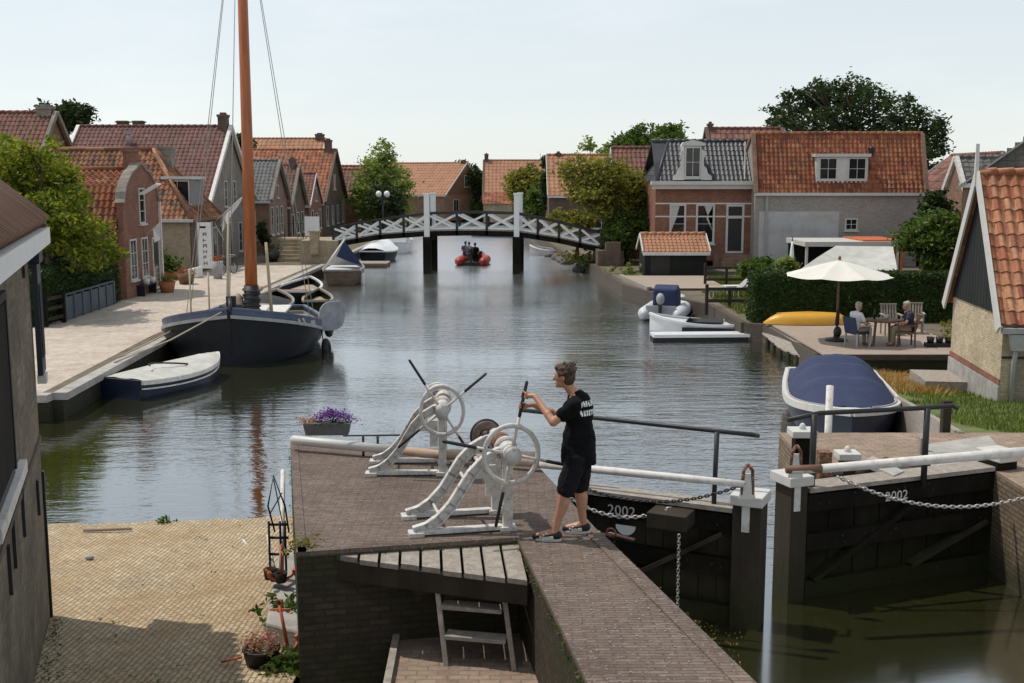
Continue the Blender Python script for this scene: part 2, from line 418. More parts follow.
# ------------------------------------------------------------------ roof sheets
def clip_range(poly, u):
    vs = []
    n = len(poly)
    for i in range(n):
        (u0, v0), (u1, v1) = poly[i], poly[(i+1) % n]
        if abs(u1 - u0) < 1e-9: 
            if abs(u - u0) < 1e-6: vs += [v0, v1]
            continue
        t = (u - u0) / (u1 - u0)
        if -1e-6 <= t <= 1 + 1e-6: vs.append(v0 + t * (v1 - v0))
    if not vs: return None
    return min(vs), max(vs)
def pantiles(mb, o, u, v, poly, tw=.28, tc=.36, amp=.035, seg=5, lip=.03):
    """wavy tile courses over a convex polygon given in metres along u (ridge) and v (up the slope)"""
    o, u, v = V(o), V(u).normalized(), V(v).normalized(); n = u.cross(v).normalized()
    us = [p[0] for p in poly]; u0, u1 = min(us), max(us)
    nt = max(1, round((u1 - u0) / tw)); tw = (u1 - u0) / nt
    vmin = min(p[1] for p in poly); vmax = max(p[1] for p in poly)
    nc = max(1, round((vmax - vmin) / tc)); tc = (vmax - vmin) / nc
    cols = []
    for i in range(nt * seg + 1):
        uu = u0 + (u1 - u0) * i / (nt * seg)
        cols.append((uu, clip_range(poly, min(max(uu, u0 + 1e-5), u1 - 1e-5))))
    vs = []; fs = []; uvs = []
    jit = random.Random(int((u1 + vmax) * 1000))
    off = [[jit.uniform(-.008, .008) for _ in range(nc)] for _ in range(nt)]
    for i in range(nt * seg):
        (ua, ra), (ub, rb) = cols[i], cols[i+1]
        if ra is None or rb is None: continue
        ti = i // seg
        ha = amp * math.sin(2 * math.pi * (i % seg) / seg); hb = amp * math.sin(2 * math.pi * (i % seg + 1) / seg)
        for c in range(nc):
            va0, va1 = vmin + c * tc, vmin + (c + 1) * tc
            a0 = min(max(va0, ra[0]), ra[1]); a1 = min(max(va1, ra[0]), ra[1])
            b0 = min(max(va0, rb[0]), rb[1]); b1 = min(max(va1, rb[0]), rb[1])
            if a1 - a0 < 1e-5 and b1 - b0 < 1e-5: continue
            k = len(vs); jo = off[ti][c]
            vs += [o + u*ua + v*a0 + n*(ha + lip + jo), o + u*ub + v*b0 + n*(hb + lip + jo), o + u*ub + v*b1 + n*hb, o + u*ua + v*a1 + n*ha,
                   o + u*ua + v*a0 + n*(ha - .012), o + u*ub + v*b0 + n*(hb - .012)]
            q = [(ti + .5, c + .5)] * 4
            fs.append((k, k+1, k+2, k+3)); uvs.append(q)
            fs.append((k+4, k+5, k+1, k)); uvs.append(q)
    mb.add(vs, fs, False, uvs)
    return mb

def window(parent, o, ux, n, w, h, frame=None, nx=1, ny=1, fw=.06, dep=.05, curtain=None, name='window', glassm=None):
    """a framed window on a wall; o = lower left corner, ux along the wall, n outward"""
    o, ux, n = V(o), V(ux).normalized(), V(n).normalized(); up = V((0,0,1))
    up = up - ux * up.dot(ux); 
    if abs(n.z) > .05: up = n.cross(ux); up = up if up.z > 0 else -up
    up.normalize()
    f = MB()
    def bar(a0, a1, b0, b1, d0, d1):
        c = o + ux*(a0+a1)/2 + up*(b0+b1)/2 + n*(d0+d1)/2
        f.obox(c, ux*(a1-a0)/2, up*(b1-b0)/2, n*(d1-d0)/2)
    bar(0, fw, 0, h, .003, dep); bar(w-fw, w, 0, h, .003, dep); bar(fw, w-fw, h-fw, h, .003, dep); bar(fw, w-fw, 0, fw, .003, dep)
    for i in range(1, nx): x = fw + (w-2*fw)*i/nx; bar(x-.013, x+.013, fw, h-fw, .006, dep*.8)
    for j in range(1, ny): y = fw + (h-2*fw)*j/ny; bar(fw, w-fw, y-.013, y+.013, .006, dep*.75)
    fo = f.build(name, frame or M['white'], parent)
    p = MB(); c = o + ux*w/2 + up*h/2 + n*.012
    p.obox(c, ux*(w/2-fw), up*(h/2-fw), n*.006)
    p.build('pane', glassm or M['glass'], fo)
    if name == 'window':
        s = MB(); c = o + ux*w/2 - up*.04 + n*.05; s.obox(c, ux*(w/2+.06), up*.035, n*.07); s.build('sill', frame or M['white'], fo)
    if curtain:
        q = MB()
        for a0, a1, b0, b1 in curtain:
            pl = o + n*.02
            P = [pl + ux*(fw+(w-2*fw)*a) + up*(fw+(h-2*fw)*b) for a, b in ((a0,1),(a1,1),((a0*.75+a1*.25) if a0 > .4 else (a0*.4+a1*.6), b0 + .35),(a0 if a0 < .4 else a1, b0), (a0 if a0 < .4 else a1, .5))]
            q.prism([P[0], P[1], P[2], P[3]], n*.004)
        q.build('curtain', M['curtain'], fo)
    return fo

# ------------------------------------------------------------------ ground, canal, quays
LB = [(-10.92, 26.3), (-11.35, 36), (-11.45, 50), (-11.3, 72), (-11.3, 110), (-11.0, 150)]
RB = [(1.5, 150), (2.4, 100), (3.6, 80), (5.0, 66), (5.55, 54), (6.3, 51), (8.2, 45.5), (8.3, 41), (8.35, 39.7), (9.0, 39.2), (9.05, 32.45)]
ZG = .62
g = MB()
pl = [(x, y) for x, y in LB] + [(-11.0, 3000)]
for (xa, ya), (xb, yb) in zip(pl[:-1], pl[1:]): g.quad((-1800, ya, ZG), (xa, ya, ZG), (xb, yb, ZG), (-1800, yb, ZG))
pl = [(5.5, 3000)] + RB
for (xa, ya), (xb, yb) in zip(pl[:-1], pl[1:]): g.quad((xa, ya, ZG), (1800, ya, ZG), (1800, yb, ZG), (xb, yb, ZG)) if ya > yb else None
g.quad((-11.0, 150, ZG), (5.5, 150, ZG), (5.5, 3000, ZG), (-11.0, 3000, ZG))
struct('ground', g, M['soil'], recalc=False)
# canal water
mw, nt, N, L, b = _new('canal_water')
b.inputs['Base Color'].default_value = (.024, .025, .008, 1); b.inputs['Roughness'].default_value = .05
WATER_N = b
b.inputs['IOR'].default_value = 1.33; b.inputs['Specular IOR Level'].default_value = 0.0; b.inputs['Roughness'].default_value = 1
co = _coord(nt)
w1 = _noise(nt, _map(nt, co, (.55, 1.9, 1)), 1.6, 3, .55)
w2 = _noise(nt, _map(nt, co, (.8, 2.6, 1)), 6.0, 2, .5)
pa = _ramp(nt, _noise(nt, _map(nt, co, (.5, 1, 1)), .16, 3, .5), [(.38, .25), (.62, 1.0)])
ml = N.new('ShaderNodeMath'); ml.operation = 'MULTIPLY_ADD'; L.new(w2, ml.inputs[0]); ml.inputs[1].default_value = .28; L.new(w1, ml.inputs[2])
m2 = N.new('ShaderNodeMath'); m2.operation = 'MULTIPLY'; L.new(ml.outputs[0], m2.inputs[0])
sx = N.new('ShaderNodeSeparateXYZ'); L.new(co, sx.inputs[0])
rr = N.new('ShaderNodeMapRange'); rr.inputs[1].default_value = 20; rr.inputs[2].default_value = 75; rr.inputs[3].default_value = .035; rr.inputs[4].default_value = .24; L.new(sx.outputs['Y'], rr.inputs[0]); gl = N.new('ShaderNodeBsdfGlossy'); gl.inputs['Color'].default_value = (.97,.98,1,1); lk = N.new('ShaderNodeMapRange'); lk.inputs[1].default_value = 14; lk.inputs[2].default_value = 16; lk.inputs[3].default_value = .085; lk.inputs[4].default_value = 0; L.new(sx.outputs['Y'], lk.inputs[0]); la = N.new('ShaderNodeMath'); L.new(rr.outputs[0], la.inputs[0]); L.new(lk.outputs[0], la.inputs[1]); L.new(la.outputs[0], gl.inputs['Roughness'])
mr = N.new('ShaderNodeMapRange'); mr.inputs[1].default_value = 14.2; mr.inputs[2].default_value = 18; mr.inputs[3].default_value = .06; L.new(sx.outputs['Y'], mr.inputs[0])
m3 = N.new('ShaderNodeMath'); m3.operation = 'MULTIPLY'; L.new(pa, m3.inputs[0])
mq = N.new('ShaderNodeMapRange'); mq.inputs[1].default_value = -9.5; mq.inputs[2].default_value = -1.5; mq.inputs[3].default_value = .3; L.new(sx.outputs['X'], mq.inputs[0])
m5 = N.new('ShaderNodeMath'); m5.operation = 'MULTIPLY'; L.new(mr.outputs[0], m5.inputs[0]); L.new(mq.outputs[0], m5.inputs[1]); L.new(m5.outputs[0], m3.inputs[1]); L.new(m3.outputs[0], m2.inputs[1])
_bump(nt, b, m2.outputs[0], .42, .10)
nn_ = b.inputs['Normal'].links[0].from_socket; L.new(nn_, gl.inputs['Normal'])
fr = N.new('ShaderNodeFresnel'); fr.inputs['IOR'].default_value = 1.6; L.new(nn_, fr.inputs['Normal'])
fm = N.new('ShaderNodeMath'); fm.operation = 'MULTIPLY_ADD'; fm.use_clamp = True; L.new(fr.outputs[0], fm.inputs[0]); fm.inputs[1].default_value = .72; fm.inputs[2].default_value = .34
mx = N.new('ShaderNodeMixShader'); L.new(fm.outputs[0], mx.inputs[0]); L.new(b.outputs[0], mx.inputs[1]); L.new(gl.outputs[0], mx.inputs[2]); L.new(mx.outputs[0], N['Material Output'].inputs['Surface'])
w = MB(); w.quad((-40, -8, 0), (40, -8, 0), (40, 156, 0), (-40, 156, 0)); struct('canal_water', w, mw)
# canal bed apron below the ground sheet far left and right is hidden; quay walls
def wall_along(pts, z0, z1, th, side):
    mb = MB()
    for (x0, y0), (x1, y1) in zip(pts[:-1], pts[1:]):
        d = V((x1-x0, y1-y0, 0)).normalized(); nrm = V((d.y, -d.x, 0)) * side
        p = [V((x0,y0,z0)), V((x1,y1,z0)), V((x1,y1,z1)), V((x0,y0,z1))]
        mb.prism(p, nrm * th)
    return mb
lq = wall_along([(-42, 26.3)] + LB, -1.2, ZG - .004, .25, 1)
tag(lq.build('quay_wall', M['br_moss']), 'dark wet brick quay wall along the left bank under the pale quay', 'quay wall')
lc = wall_along([(-42, 26.28)] + [(x + .02, y - .02) for x, y in LB], ZG - .14, ZG + .035, .34, 1)
tag(lc.build('quay_coping', M['concrete']), 'pale stone coping edging the left quay beside the moored boats', 'coping')
rq = wall_along(RB, -1.2, ZG - .004, .22, 1)
tag(rq.build('bank_revetment', M['deck_dk']), 'dark timber bank edge on the right side of the canal below the small deck', 'bank edge')
fw_ = wall_along([LB[-1], RB[0]], -1.2, ZG - .004, .3, 1)
tag(fw_.build('canal_end_wall', M['br_moss']), 'low far bank wall at the end of the canal beyond the footbridge', 'quay wall')
# pale paved quay on the left bank
q = MB(); q.add([(-16.6,26.35,ZG+.006), (-11.2,26.35,ZG+.006), (-11.7,36,ZG+.006), (-11.75,50,ZG+.006), (-11.7,66,ZG+.006), (-17.0,66,ZG+.006), (-16.3,46,ZG+.006)], [(0,1,2,3,4,5,6)])
struct('quay_paving', q, M['pave_quay'], recalc=False)
# right lawn rising to the sluice
lw = MB()
LWN = [(32.7,9.3,.15),(30.4,9.75,.16),(27.0,9.1,.5),(22.0,8.25,.98),(18.3,7.4,1.46)]
for (ya,xa,za),(yb,xb,zb) in zip(LWN[:-1],LWN[1:]):
    lw.quad((xa,ya,za),(xb,yb,zb),(1200,yb,zb),(1200,ya,za))
struct('lawn', lw, M['lawn'], recalc=False)
# raised garden ground in front of the right hand houses
gd = MB(); gd.box(8.2, 40, 59.5, 63.2, ZG - .3, ZG + .18); struct('garden_ground', gd, M['soil'])
# brick slipway on the left
def zr(y): return .085 * (18.35 - y)
rp = MB(); rr_ = random.Random(6); nx_, ny_ = 26, 44; gv = []
for j in range(ny_+1):
    for i in range(nx_+1):
        x, y = -9.5 + 7.3*i/nx_, 19.6 - 16.6*j/ny_; gv.append((x, y, zr(y) + .025*(x+5)*.5 - .02 + rr_.uniform(-.012,.012) + .025))
rp.add(gv, [(j*(nx_+1)+i, j*(nx_+1)+i+1, (j+1)*(nx_+1)+i+1, (j+1)*(nx_+1)+i) for j in range(ny_) for i in range(nx_)], True)
struct('slipway', rp, M['pave_ramp'], recalc=False)
# left land behind the near building
nl = MB(); nl.box(-60, -5.9, -6, 12.4, -1.2, .35); struct('building_plot', nl, M['soil'])

# the sluice pier on which the winches stand
PZ = 2.0
c_bl, c_fl = at(365,410,PZ), at(369,482,PZ)
c_f2 = at(516,472,PZ); w_l = at(562,567,PZ); w_r = at(672,567,PZ); w_k = at(570,468,PZ); c_br = at(531,426,PZ); c_b2 = at(528,414.5,PZ)
ext = lambda a, b_, t: a + (b_ - a) * t
wl2 = ext(c_f2, w_l, 2.4); wr2 = ext(w_k, w_r, 2.4)
poly = [c_bl, c_fl, c_f2, w_l, wl2, wr2, w_r, w_k, c_br, c_b2]
pb = MB(); pb.prism([V((p.x, p.y, -1.2)) for p in poly], (0,0,1.2 + PZ - .055)); 
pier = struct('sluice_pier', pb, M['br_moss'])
pt = MB(); pt.prism([V((p.x, p.y, PZ - .05)) for p in poly], (0,0,.05)); struct('pier_paving', pt, M['pave_pier'])
# stone/brick edging course set a little proud along the pier's near edges
eg = MB()
eg.beam(c_fl + V((0,.07,-.01)), c_f2 + V((0,.07,-.01)), .16, .05)
eg.beam(c_f2 + V((.07,0,-.01)), wl2 + V((.07,0,-.01)), .16, .05)
eg.beam(w_k + V((-.08,0,-.01)), wr2 + V((-.08,0,-.01)), .16, .05)
eg.beam(c_fl + V((.05,0,-.01)), c_bl + V((.05,0,-.01)), .1, .05)
struct('pier_edging', eg, M['pave_pier'])
# lower brick yard under the ladder
yd = MB(); yd.prism([V((-1.18,11.2,-.5)), V((-1.0,4,-.5)), V((1.0,4,-.5)), V((.1,11.2,-.5))], (0,0,1.5)); struct('lower_yard', yd, M['pave_sl'])
kb = MB(); kb.beam((-1.19,11.15,.97), (-1.02,4,.97), .07, .2); tag(kb.build('yard_kerb', M['plank']), 'thin pale kerb board between the slipway and the small yard by the ladder', 'kerb')
# right hand sluice platform and lock wall
RPZ = 1.5
sl = [(4.45,18.35),(4.35,15.75),(5.0,15.95),(7.0,16.55),(7.0,4),(30,4),(30,18.35)]
sb = MB(); sb.prism([V((x, y, -1.2)) for x, y in sl], (0,0,1.2 + RPZ - .055)); struct('lock_wall', sb, M['br_lock'])
st = MB(); st.prism([V((x, y, RPZ - .05)) for x, y in sl], (0,0,.05)); struct('sluice_paving', st, M['pave_sl'])
# pale stone slab; the pit is a flat dark sheet painted as shade
ss = MB(); ss.prism([at(785,411,RPZ+.02), at(792,431,RPZ+.02), at(845,424,RPZ+.02), at(828,405,RPZ+.02)], (0,0,.03)); struct('stone_slab', ss, M['concrete'])
ss = MB(); ss.prism([at(744,424,RPZ+.02), at(765,433,RPZ+.02), at(772,430,RPZ+.02), at(751,420,RPZ+.02)], (0,0,.06)); struct('stone_kerb', ss, M['concrete'])
ss = MB(); ss.prism([at(752,422,RPZ+.004), at(776,431,RPZ+.004), at(784,428,RPZ+.004), at(760,418,RPZ+.004)], (0,0,.006)); struct('gate_recess_shade', ss, M['black_iron'])
# terrace
# ------------------------------------------------------------------ light
world = bpy.data.worlds.new('World'); scene.world = world; world.use_nodes = True
nt = world.node_tree; bg = nt.nodes['Background']
SUN_DIR = V((-.90, .36, 0)).normalized(); EL = R(63)
sky = nt.nodes.new('ShaderNodeTexSky'); sky.sky_type = 'NISHITA'; sky.sun_disc = False
sky.sun_elevation = EL; sky.sun_rotation = math.atan2(SUN_DIR.x, SUN_DIR.y)
sky.air_density = 1.0; sky.dust_density = .35; sky.ozone_density = 1.2; sky.altitude = 0
hs = nt.nodes.new('ShaderNodeHueSaturation'); hs.inputs['Saturation'].default_value = .45
ga = nt.nodes.new('ShaderNodeGamma'); ga.inputs[1].default_value = .5
nt.links.new(sky.outputs[0], ga.inputs[0]); vm = nt.nodes.new('ShaderNodeVectorMath'); vm.operation = 'SCALE'; vm.inputs['Scale'].default_value = 2.3
nt.links.new(ga.outputs[0], vm.inputs[0]); nt.links.new(vm.outputs[0], hs.inputs['Color']); cn = _ramp(nt, _noise(nt, _map(nt, _coord(nt, 'Generated'), (1.2,1.2,5)), 2.2, 6, .6), [(.50, 0.0), (.75, .16)])
nt.links.new(_mix(nt, cn, _mix(nt, 1.0, hs.outputs[0], (.965,1.0,1.01), 'MULTIPLY'), (8.2,8.2,8.1)), bg.inputs['Color']); hs.inputs['Value'].default_value = .96
bg.inputs['Strength'].default_value = .14
sd = bpy.data.lights.new('sun', 'SUN'); sd.energy = 2.75; sd.angle = R(.6); sd.color = (1, .925, .83)
so = bpy.data.objects.new('sun', sd); COL.objects.link(so)
d = V((SUN_DIR.x*math.cos(EL), SUN_DIR.y*math.cos(EL), math.sin(EL)))
so.rotation_euler = d.to_track_quat('Z', 'Y').to_euler()
vs_ = scene.view_settings; vs_.view_transform = 'Standard'; vs_.look = 'None'; vs_.gamma = 1; vs_.exposure = .17; vs_.use_curve_mapping = False
scene.render.engine = 'CYCLES'
scene.cycles.max_bounces = 6; scene.cycles.transparent_max_bounces = 8
# ------------------------------------------------------------------ houses
def house(name, label, x0, x1, Y0, D, zg, ze, zr, wall, roof, group=None, tw=.27, tc=.36, ov=.18, verge='white', chims=(), gutter='white', ridge_t=.5, rz=0, cat='house', seg=5, back=True, sides=(.12,.12), hipl=0):
    """gabled house; local x along the ridge, y away from the camera; front eave at y = 0"""
    t = thing(name, label, cat, (x0, Y0, zg), rz, group)
    W = x1 - x0; he, hr = ze - zg, zr - zg; yr = D * ridge_t
    w = MB(); w.prism([(hipl,0,-.4),(hipl,D,-.4),(hipl,D,he),(hipl,yr,hr-.04),(hipl,0,he)], (W-hipl,0,0))
    if hipl: w.box(0, hipl, 0, D, -.4, he)
    w.build('wall', M[wall], t)
    r = MB()
    vf = V((0, yr, hr - he)); lf = vf.length; vf.normalize()
    vb = V((0, -(D - yr), hr - he)); lb = vb.length; vb.normalize()
    o = V((-sides[0], 0, he)) - vf * ov
    WW = W + sides[0] + sides[1]
    nf = V((1,0,0)).cross(vf).normalized()
    pantiles(r, o + nf * .05, (1,0,0), vf, [(0,0),(WW,0),(WW,lf+ov),(hipl,lf+ov)], tw, tc, seg=seg)
    if hipl:
        vl = V((hipl, 0, hr-he)); pantiles(r, (-sides[0], D+.1, he), (0,-1,0), vl, [(0,0),(D+.2,0),(D-yr+.1,vl.length)], tw, tc, seg=seg)
        r.tube([(-sides[0],-.2,he-.05),(-sides[0]+hipl,yr,hr+.07)], .08, 6)
    # backing boards under the tiles, both slopes
    nb = V((-1,0,0)).cross(vb).normalized()
    ob = V((-sides[0], D, he)) - vb * ov
    if back:
        pantiles(r, V((W+sides[1], D, he)) - vb*ov + nb * .05, (-1,0,0), vb, [(0,0),(WW,0),(WW,lb+ov),(0,lb+ov)], tw*1.5, tc*1.5, seg=4)
    p = V((-sides[0], yr, hr))
    r.prism([o, o + vf*(lf+ov-.02), o + vf*(lf+ov-.02) + nf*.045, o + nf*.045], (WW,0,0))
    r.prism([ob, ob + vb*(lb+ov-.02), ob + vb*(lb+ov-.02) + nb*.045, ob + nb*.045], (WW,0,0))
    # ridge caps
    k = max(3, int(WW / .4))
    for i in range(k):
        a = WW * i / k; c = WW * (i + 1) / k
        r.tube([p + V((a, 0, .06)), p + V((c - .01, 0, .075))], [.11, .125], 7)
    ro = r.build('roof', M[roof], t, recalc=False)
    if verge:
        for xx in (-sides[0] - .04, W + sides[1]):
            v = MB()
            top = .13 if verge == 'white' else .2
            v.prism([V((xx,-.0,he)) - vf*(ov+.02) - nf*.06, V((xx, yr, hr)) - nf*.06, V((xx, yr, hr)) + nf*top, V((xx,0,he)) - vf*(ov+.02) + nf*top], (.05 if verge == 'white' else .2,0,0))
            v.prism([V((xx,D,he)) - vb*(ov+.02) - nb*.06, V((xx, yr, hr)) - nb*.06, V((xx, yr, hr)) + nb*top, V((xx,D,he)) - vb*(ov+.02) + nb*top], (.05 if verge == 'white' else .2,0,0))
            v.build('verge_board', M['white' if verge == 'white' else verge], t)
    if gutter:
        gmb = MB(); y = -ov * vf.y - .07
        gmb.box(-sides[0], W+sides[1], y - .07, y + .07, he - ov*vf.z - .14, he - ov*vf.z + .02); gmb.build('gutter', M[gutter], t)
    for (cx, cy, cw, cd, ctop, cm) in chims:
        c = MB(); zb = hr - abs(cy - yr) * (hr - he) / yr - .3
        c.box(cx-cw/2, cx+cw/2, cy-cd/2, cy+cd/2, zb, hr + ctop)
        c.box(cx-cw/2-.05, cx+cw/2+.05, cy-cd/2-.05, cy+cd/2+.05, hr + ctop - .12, hr + ctop + .03)
        c.box(cx-cw*.3, cx+cw*.3, cy-cd*.3, cy+cd*.3, hr + ctop, hr + ctop + .16)
        c.build('chimney', M[cm], ro)
    t_ = dict(t=t, W=W, D=D, he=he, hr=hr, yr=yr, roof=ro)
    return t_
FX, FN = (1,0,0), (0,-1,0)            # front wall
GX, GN = (0,1,0), (1,0,0)             # right gable
def fwin(h, x, z, w, hh, **k): return window(h['t'], (x, 0, z), FX, FN, w, hh, **k)
def gwin(h, y, z, w, hh, **k): return window(h['t'], (h['W'], y, z), GX, GN, w, hh, **k)
def lwin(h, y, z, w, hh, **k): return window(h['t'], (0, y + w, z), (0,-1,0), (-1,0,0), w, hh, **k)
def anchors(h, pts, mat='black_iron'):
    for (o, n) in pts:
        a = MB(); o, n = V(o), V(n); a.obox(o + n*.02, V((0,0,.22)), n*.015, n.cross(V((0,0,1)))*.025); a.build('wall_anchor', M[mat], h['t'])
def dormer(h, x, w, z, hh, depth=1.6, frame='white', nx=2, ny=2, split=None, cheek='white'):
    """flat-roofed dormer standing on the front slope"""
    t = h['t']; slope = (h['hr'] - h['he']) / h['yr']
    yf = (z - h['he']) / slope - .12
    d = MB(); d.box(x, x+w, yf, yf + (hh+.1)/slope + .3, z - .25, z + hh)
    dm = d.build('dormer', M[cheek], t)
    c = MB(); c.box(x-.12, x+w+.12, yf-.15, yf + (hh+.1)/slope + .35, z+hh+.003, z+hh+.16); c.build('cornice', M['white'], dm)
    if split is None: window(dm, (x+.06, yf, z), FX, FN, w-.12, hh-.05, M[frame], nx, ny)
    else:
        for a, b in split: window(dm, (x + a, yf, z), FX, FN, b - a, hh-.05, M[frame], nx, ny)
    return dm

# ---- A: red brick house with a bell gable on the left quay
def bell_house():
    xg, y0, y1 = -16.2, 47.2, 52.0; zg = ZG; W = 9.0; D = y1 - y0
    t = thing('brick_house', 'small red brick house with a curved bell gable facing the left quay', 'house', (xg - W, y0, zg))
    def arc(n=7):
        L = [(0,0),(0,4.0)]
        for i in range(n):
            a = i/(n-1); L.append((.12 + .9*a**1.5*1.3, 4.15 + 1.15*a**.8))
        L += [(1.75, 5.42), (2.1, 5.62), (2.4, 5.68), (2.7, 5.62), (D-1.75, 5.42)]
        for i in range(n-1, -1, -1):
            a = i/(n-1); L.append((D - (.12 + .9*a**1.5*1.3), 4.15 + 1.15*a**.8))
        L += [(D,4.0),(D,0)]
        return L
    prof = arc()
    w = MB(); w.prism([(W-.25, y, z) for y, z in prof], (.25,0,0))
    w.prism([(0,0.12,-.3),(0,D-.12,-.3),(0,D-.12,3.1),(0,D/2+.8,4.85),(0,D/2,5.3),(0,D/2-.8,4.85),(0,.12,3.1)], (W-.25,0,0))
    w.build('wall', M['br_red'], t)
    c = MB()
    for (ya, za), (yb, zb) in zip(prof[1:-2], prof[2:-1]): c.beam((W-.13, ya, za+.03), (W-.13, yb, zb+.03), .42, .09, up=(1,0,0) if abs(zb-za) > 3 else (0,0,1))
    c.build('gable_coping', M['br_grey'], t)
    r = MB(); segs = [((-.25, 2.95), (.75, 4.75)), ((.75, 4.75), (D/2, 5.42))]
    for s in (0, 1):
        for (ya, za), (yb, zb) in segs:
            if s: ya, yb = D - ya, D - yb
            v = V((0, yb-ya, zb-za)); l = v.length
            if s == 0: pantiles(r, (0, ya, za), FX, v, [(0,0),(W-.26,0),(W-.26,l),(0,l)], .26, .36, amp=.045)
            else: pantiles(r, (W-.26, ya, za), (-1,0,0), v, [(0,0),(W-.26,0),(W-.26,l),(0,l)], .4, .5)
    r.tube([(0, D/2, 5.46), (W-.26, D/2, 5.46)], .12, 7)
    ro = r.build('roof', M['t_orange'], t, recalc=False)
    ch = MB(); ch.box(W-.62, W-.1, D/2-.28, D/2+.28, 5.2, 6.25); ch.box(W-.68, W-.04, D/2-.34, D/2+.34, 6.2, 6.3); ch.build('chimney', M['br_red'], ro)
    H = dict(t=t, W=W)
    gwin(H, 2.0, 3.1, .75, 1.55, ny=3, nx=1, fw=.07)
    a = MB(); a.obox((W+.42, 2.35, 4.6), V((.38,0,.22)), V((0,.32,0)), V((-.02,0,.03))); a.build('hoist_flap', M['white_clean'], t)
    gwin(H, .55, .75, .85, 1.75, ny=3, nx=2, fw=.07)
    gwin(H, 2.05, .75, .85, 1.75, ny=3, nx=2, fw=.07)
    d = gwin(H, 3.55, .08, .95, 2.35, ny=1, nx=1, fw=.08, name='door'); 
    k = MB(); k.ell((W+.09, 3.75, 1.1), (.03,.03,.03), 8, 6); k.build('handle', M['chain'], d)
    p = MB(); p.box(W-.06, W+.1, 4.72, 4.84, .05, 4.0); p.build('downpipe', M['white_old'], t)
    f = MB(); f.tube([(W+.02, 2.6, 2.55), (W+.75, 2.5, 3.15)], .025, 6); fp = f.build('flagpole', M['white'], t)
    f = MB(); f.add([(W+.4,2.55,2.9),(W+.75,2.5,3.15),(W+.68,2.72,2.4),(W+.42,2.62,2.25)], [(0,1,2,3)]); f.build('flag', M['white_clean'], fp)
bell_house()

# ---- B: tan-walled house with a hipped mixed-tile roof
def hip_house():
    x0, x1, y0, D = -25.5, -17.1, 60.0, 6.2; zg = ZG; W = x1-x0
    t = thing('cottage', 'low tan walled cottage with a hipped weathered orange tile roof behind the bell gable house', 'house', (x0, y0, zg))
    he, hr = 3.0, 6.6; yr = D/2; xr = W - 2.7
    w = MB(); w.box(0, W, 0, D, -.4, he); w.build('wall', M['br_tan'], t)
    w = MB(); w.box(W+.003, W+.06, .05, D-.05, -.4, he-.02); w.build('side_wall', M['br_dark'], t)
    r = MB(); vf = V((0, yr, hr-he)); l = vf.length
    n1 = V((1,0,0)).cross(vf.normalized())
    o = V((-.1,-.14,he-.14))
    pantiles(r, o, FX, vf, [(0,0),(W+.25,0),(xr+.1,l+.15),(0,l+.15)], .28, .36, amp=.045)
    vb = V((0,-yr,hr-he)); pantiles(r, (W+.15, D+.14, he-.14), (-1,0,0), vb, [(0,0),(W+.25,0),(W+.25,l+.15),(W-xr,l+.15)], .4, .5)
    vs_ = V((-(W-xr), 0, hr-he)); ls = vs_.length
    pantiles(r, (W+.14, -.14, he-.14), (0,1,0), vs_, [(0,0),(D+.28,0),(D/2+.14,ls+.12)], .28, .36, amp=.045)
    r.tube([(0,yr,hr+.05),(xr,yr,hr+.05)], .13, 7); r.tube([(W+.12,-.12,he-.05),(xr,yr,hr+.05)], .13, 7); r.tube([(W+.12,D+.12,he-.05),(xr,yr,hr+.05)], .13, 7)
    r.prism([(0,.0,he-.02),(W,0,he-.02),(xr,yr,hr-.06),(0,yr,hr-.06)], (0,.02,-.03))
    ro = r.build('roof', M['t_mix'], t, recalc=False)
    c = MB(); c.box(xr+.0, xr+.85, yr+.4, yr+1.1, hr-1.2, hr+.12); c.box(xr-.06, xr+.91, yr+.34, yr+1.16, hr+.08, hr+.2); c.build('chimney', M['br_grey'], ro)
    dm = MB(); dm.box(W-1.75, W-.35, 1.7, 4.2, he+.5, he+2.0); dmo = dm.build('dormer', M['slate_sheet'], t)
    dm = MB(); dm.box(W-1.9, W-.2, 1.55, 4.3, he+2.003, he+2.16); dm.build('cornice', M['white'], dmo); window(dmo, (W-1.7,1.7,he+.7), FX, FN, 1.3, 1.25, None, 2, 1, fw=.06)
    g = MB(); g.box(-.1, W+.25, -.3, -.15, he-.24, he-.08); g.build('gutter', M['white'], t)
    g = MB(); g.box(W+.16, W+.3, -.15, D+.2, he-.24, he-.1); g.build('side_gutter', M['woodbr'], t)
    window(t, (W+.06, 1.9, .9), GX, GN, .9, 1.4, None, 2, 2); window(t, (W+.06, 4.2, .1), GX, GN, 1.0, 2.2, None, 1, 1, name='door')
hip_house()

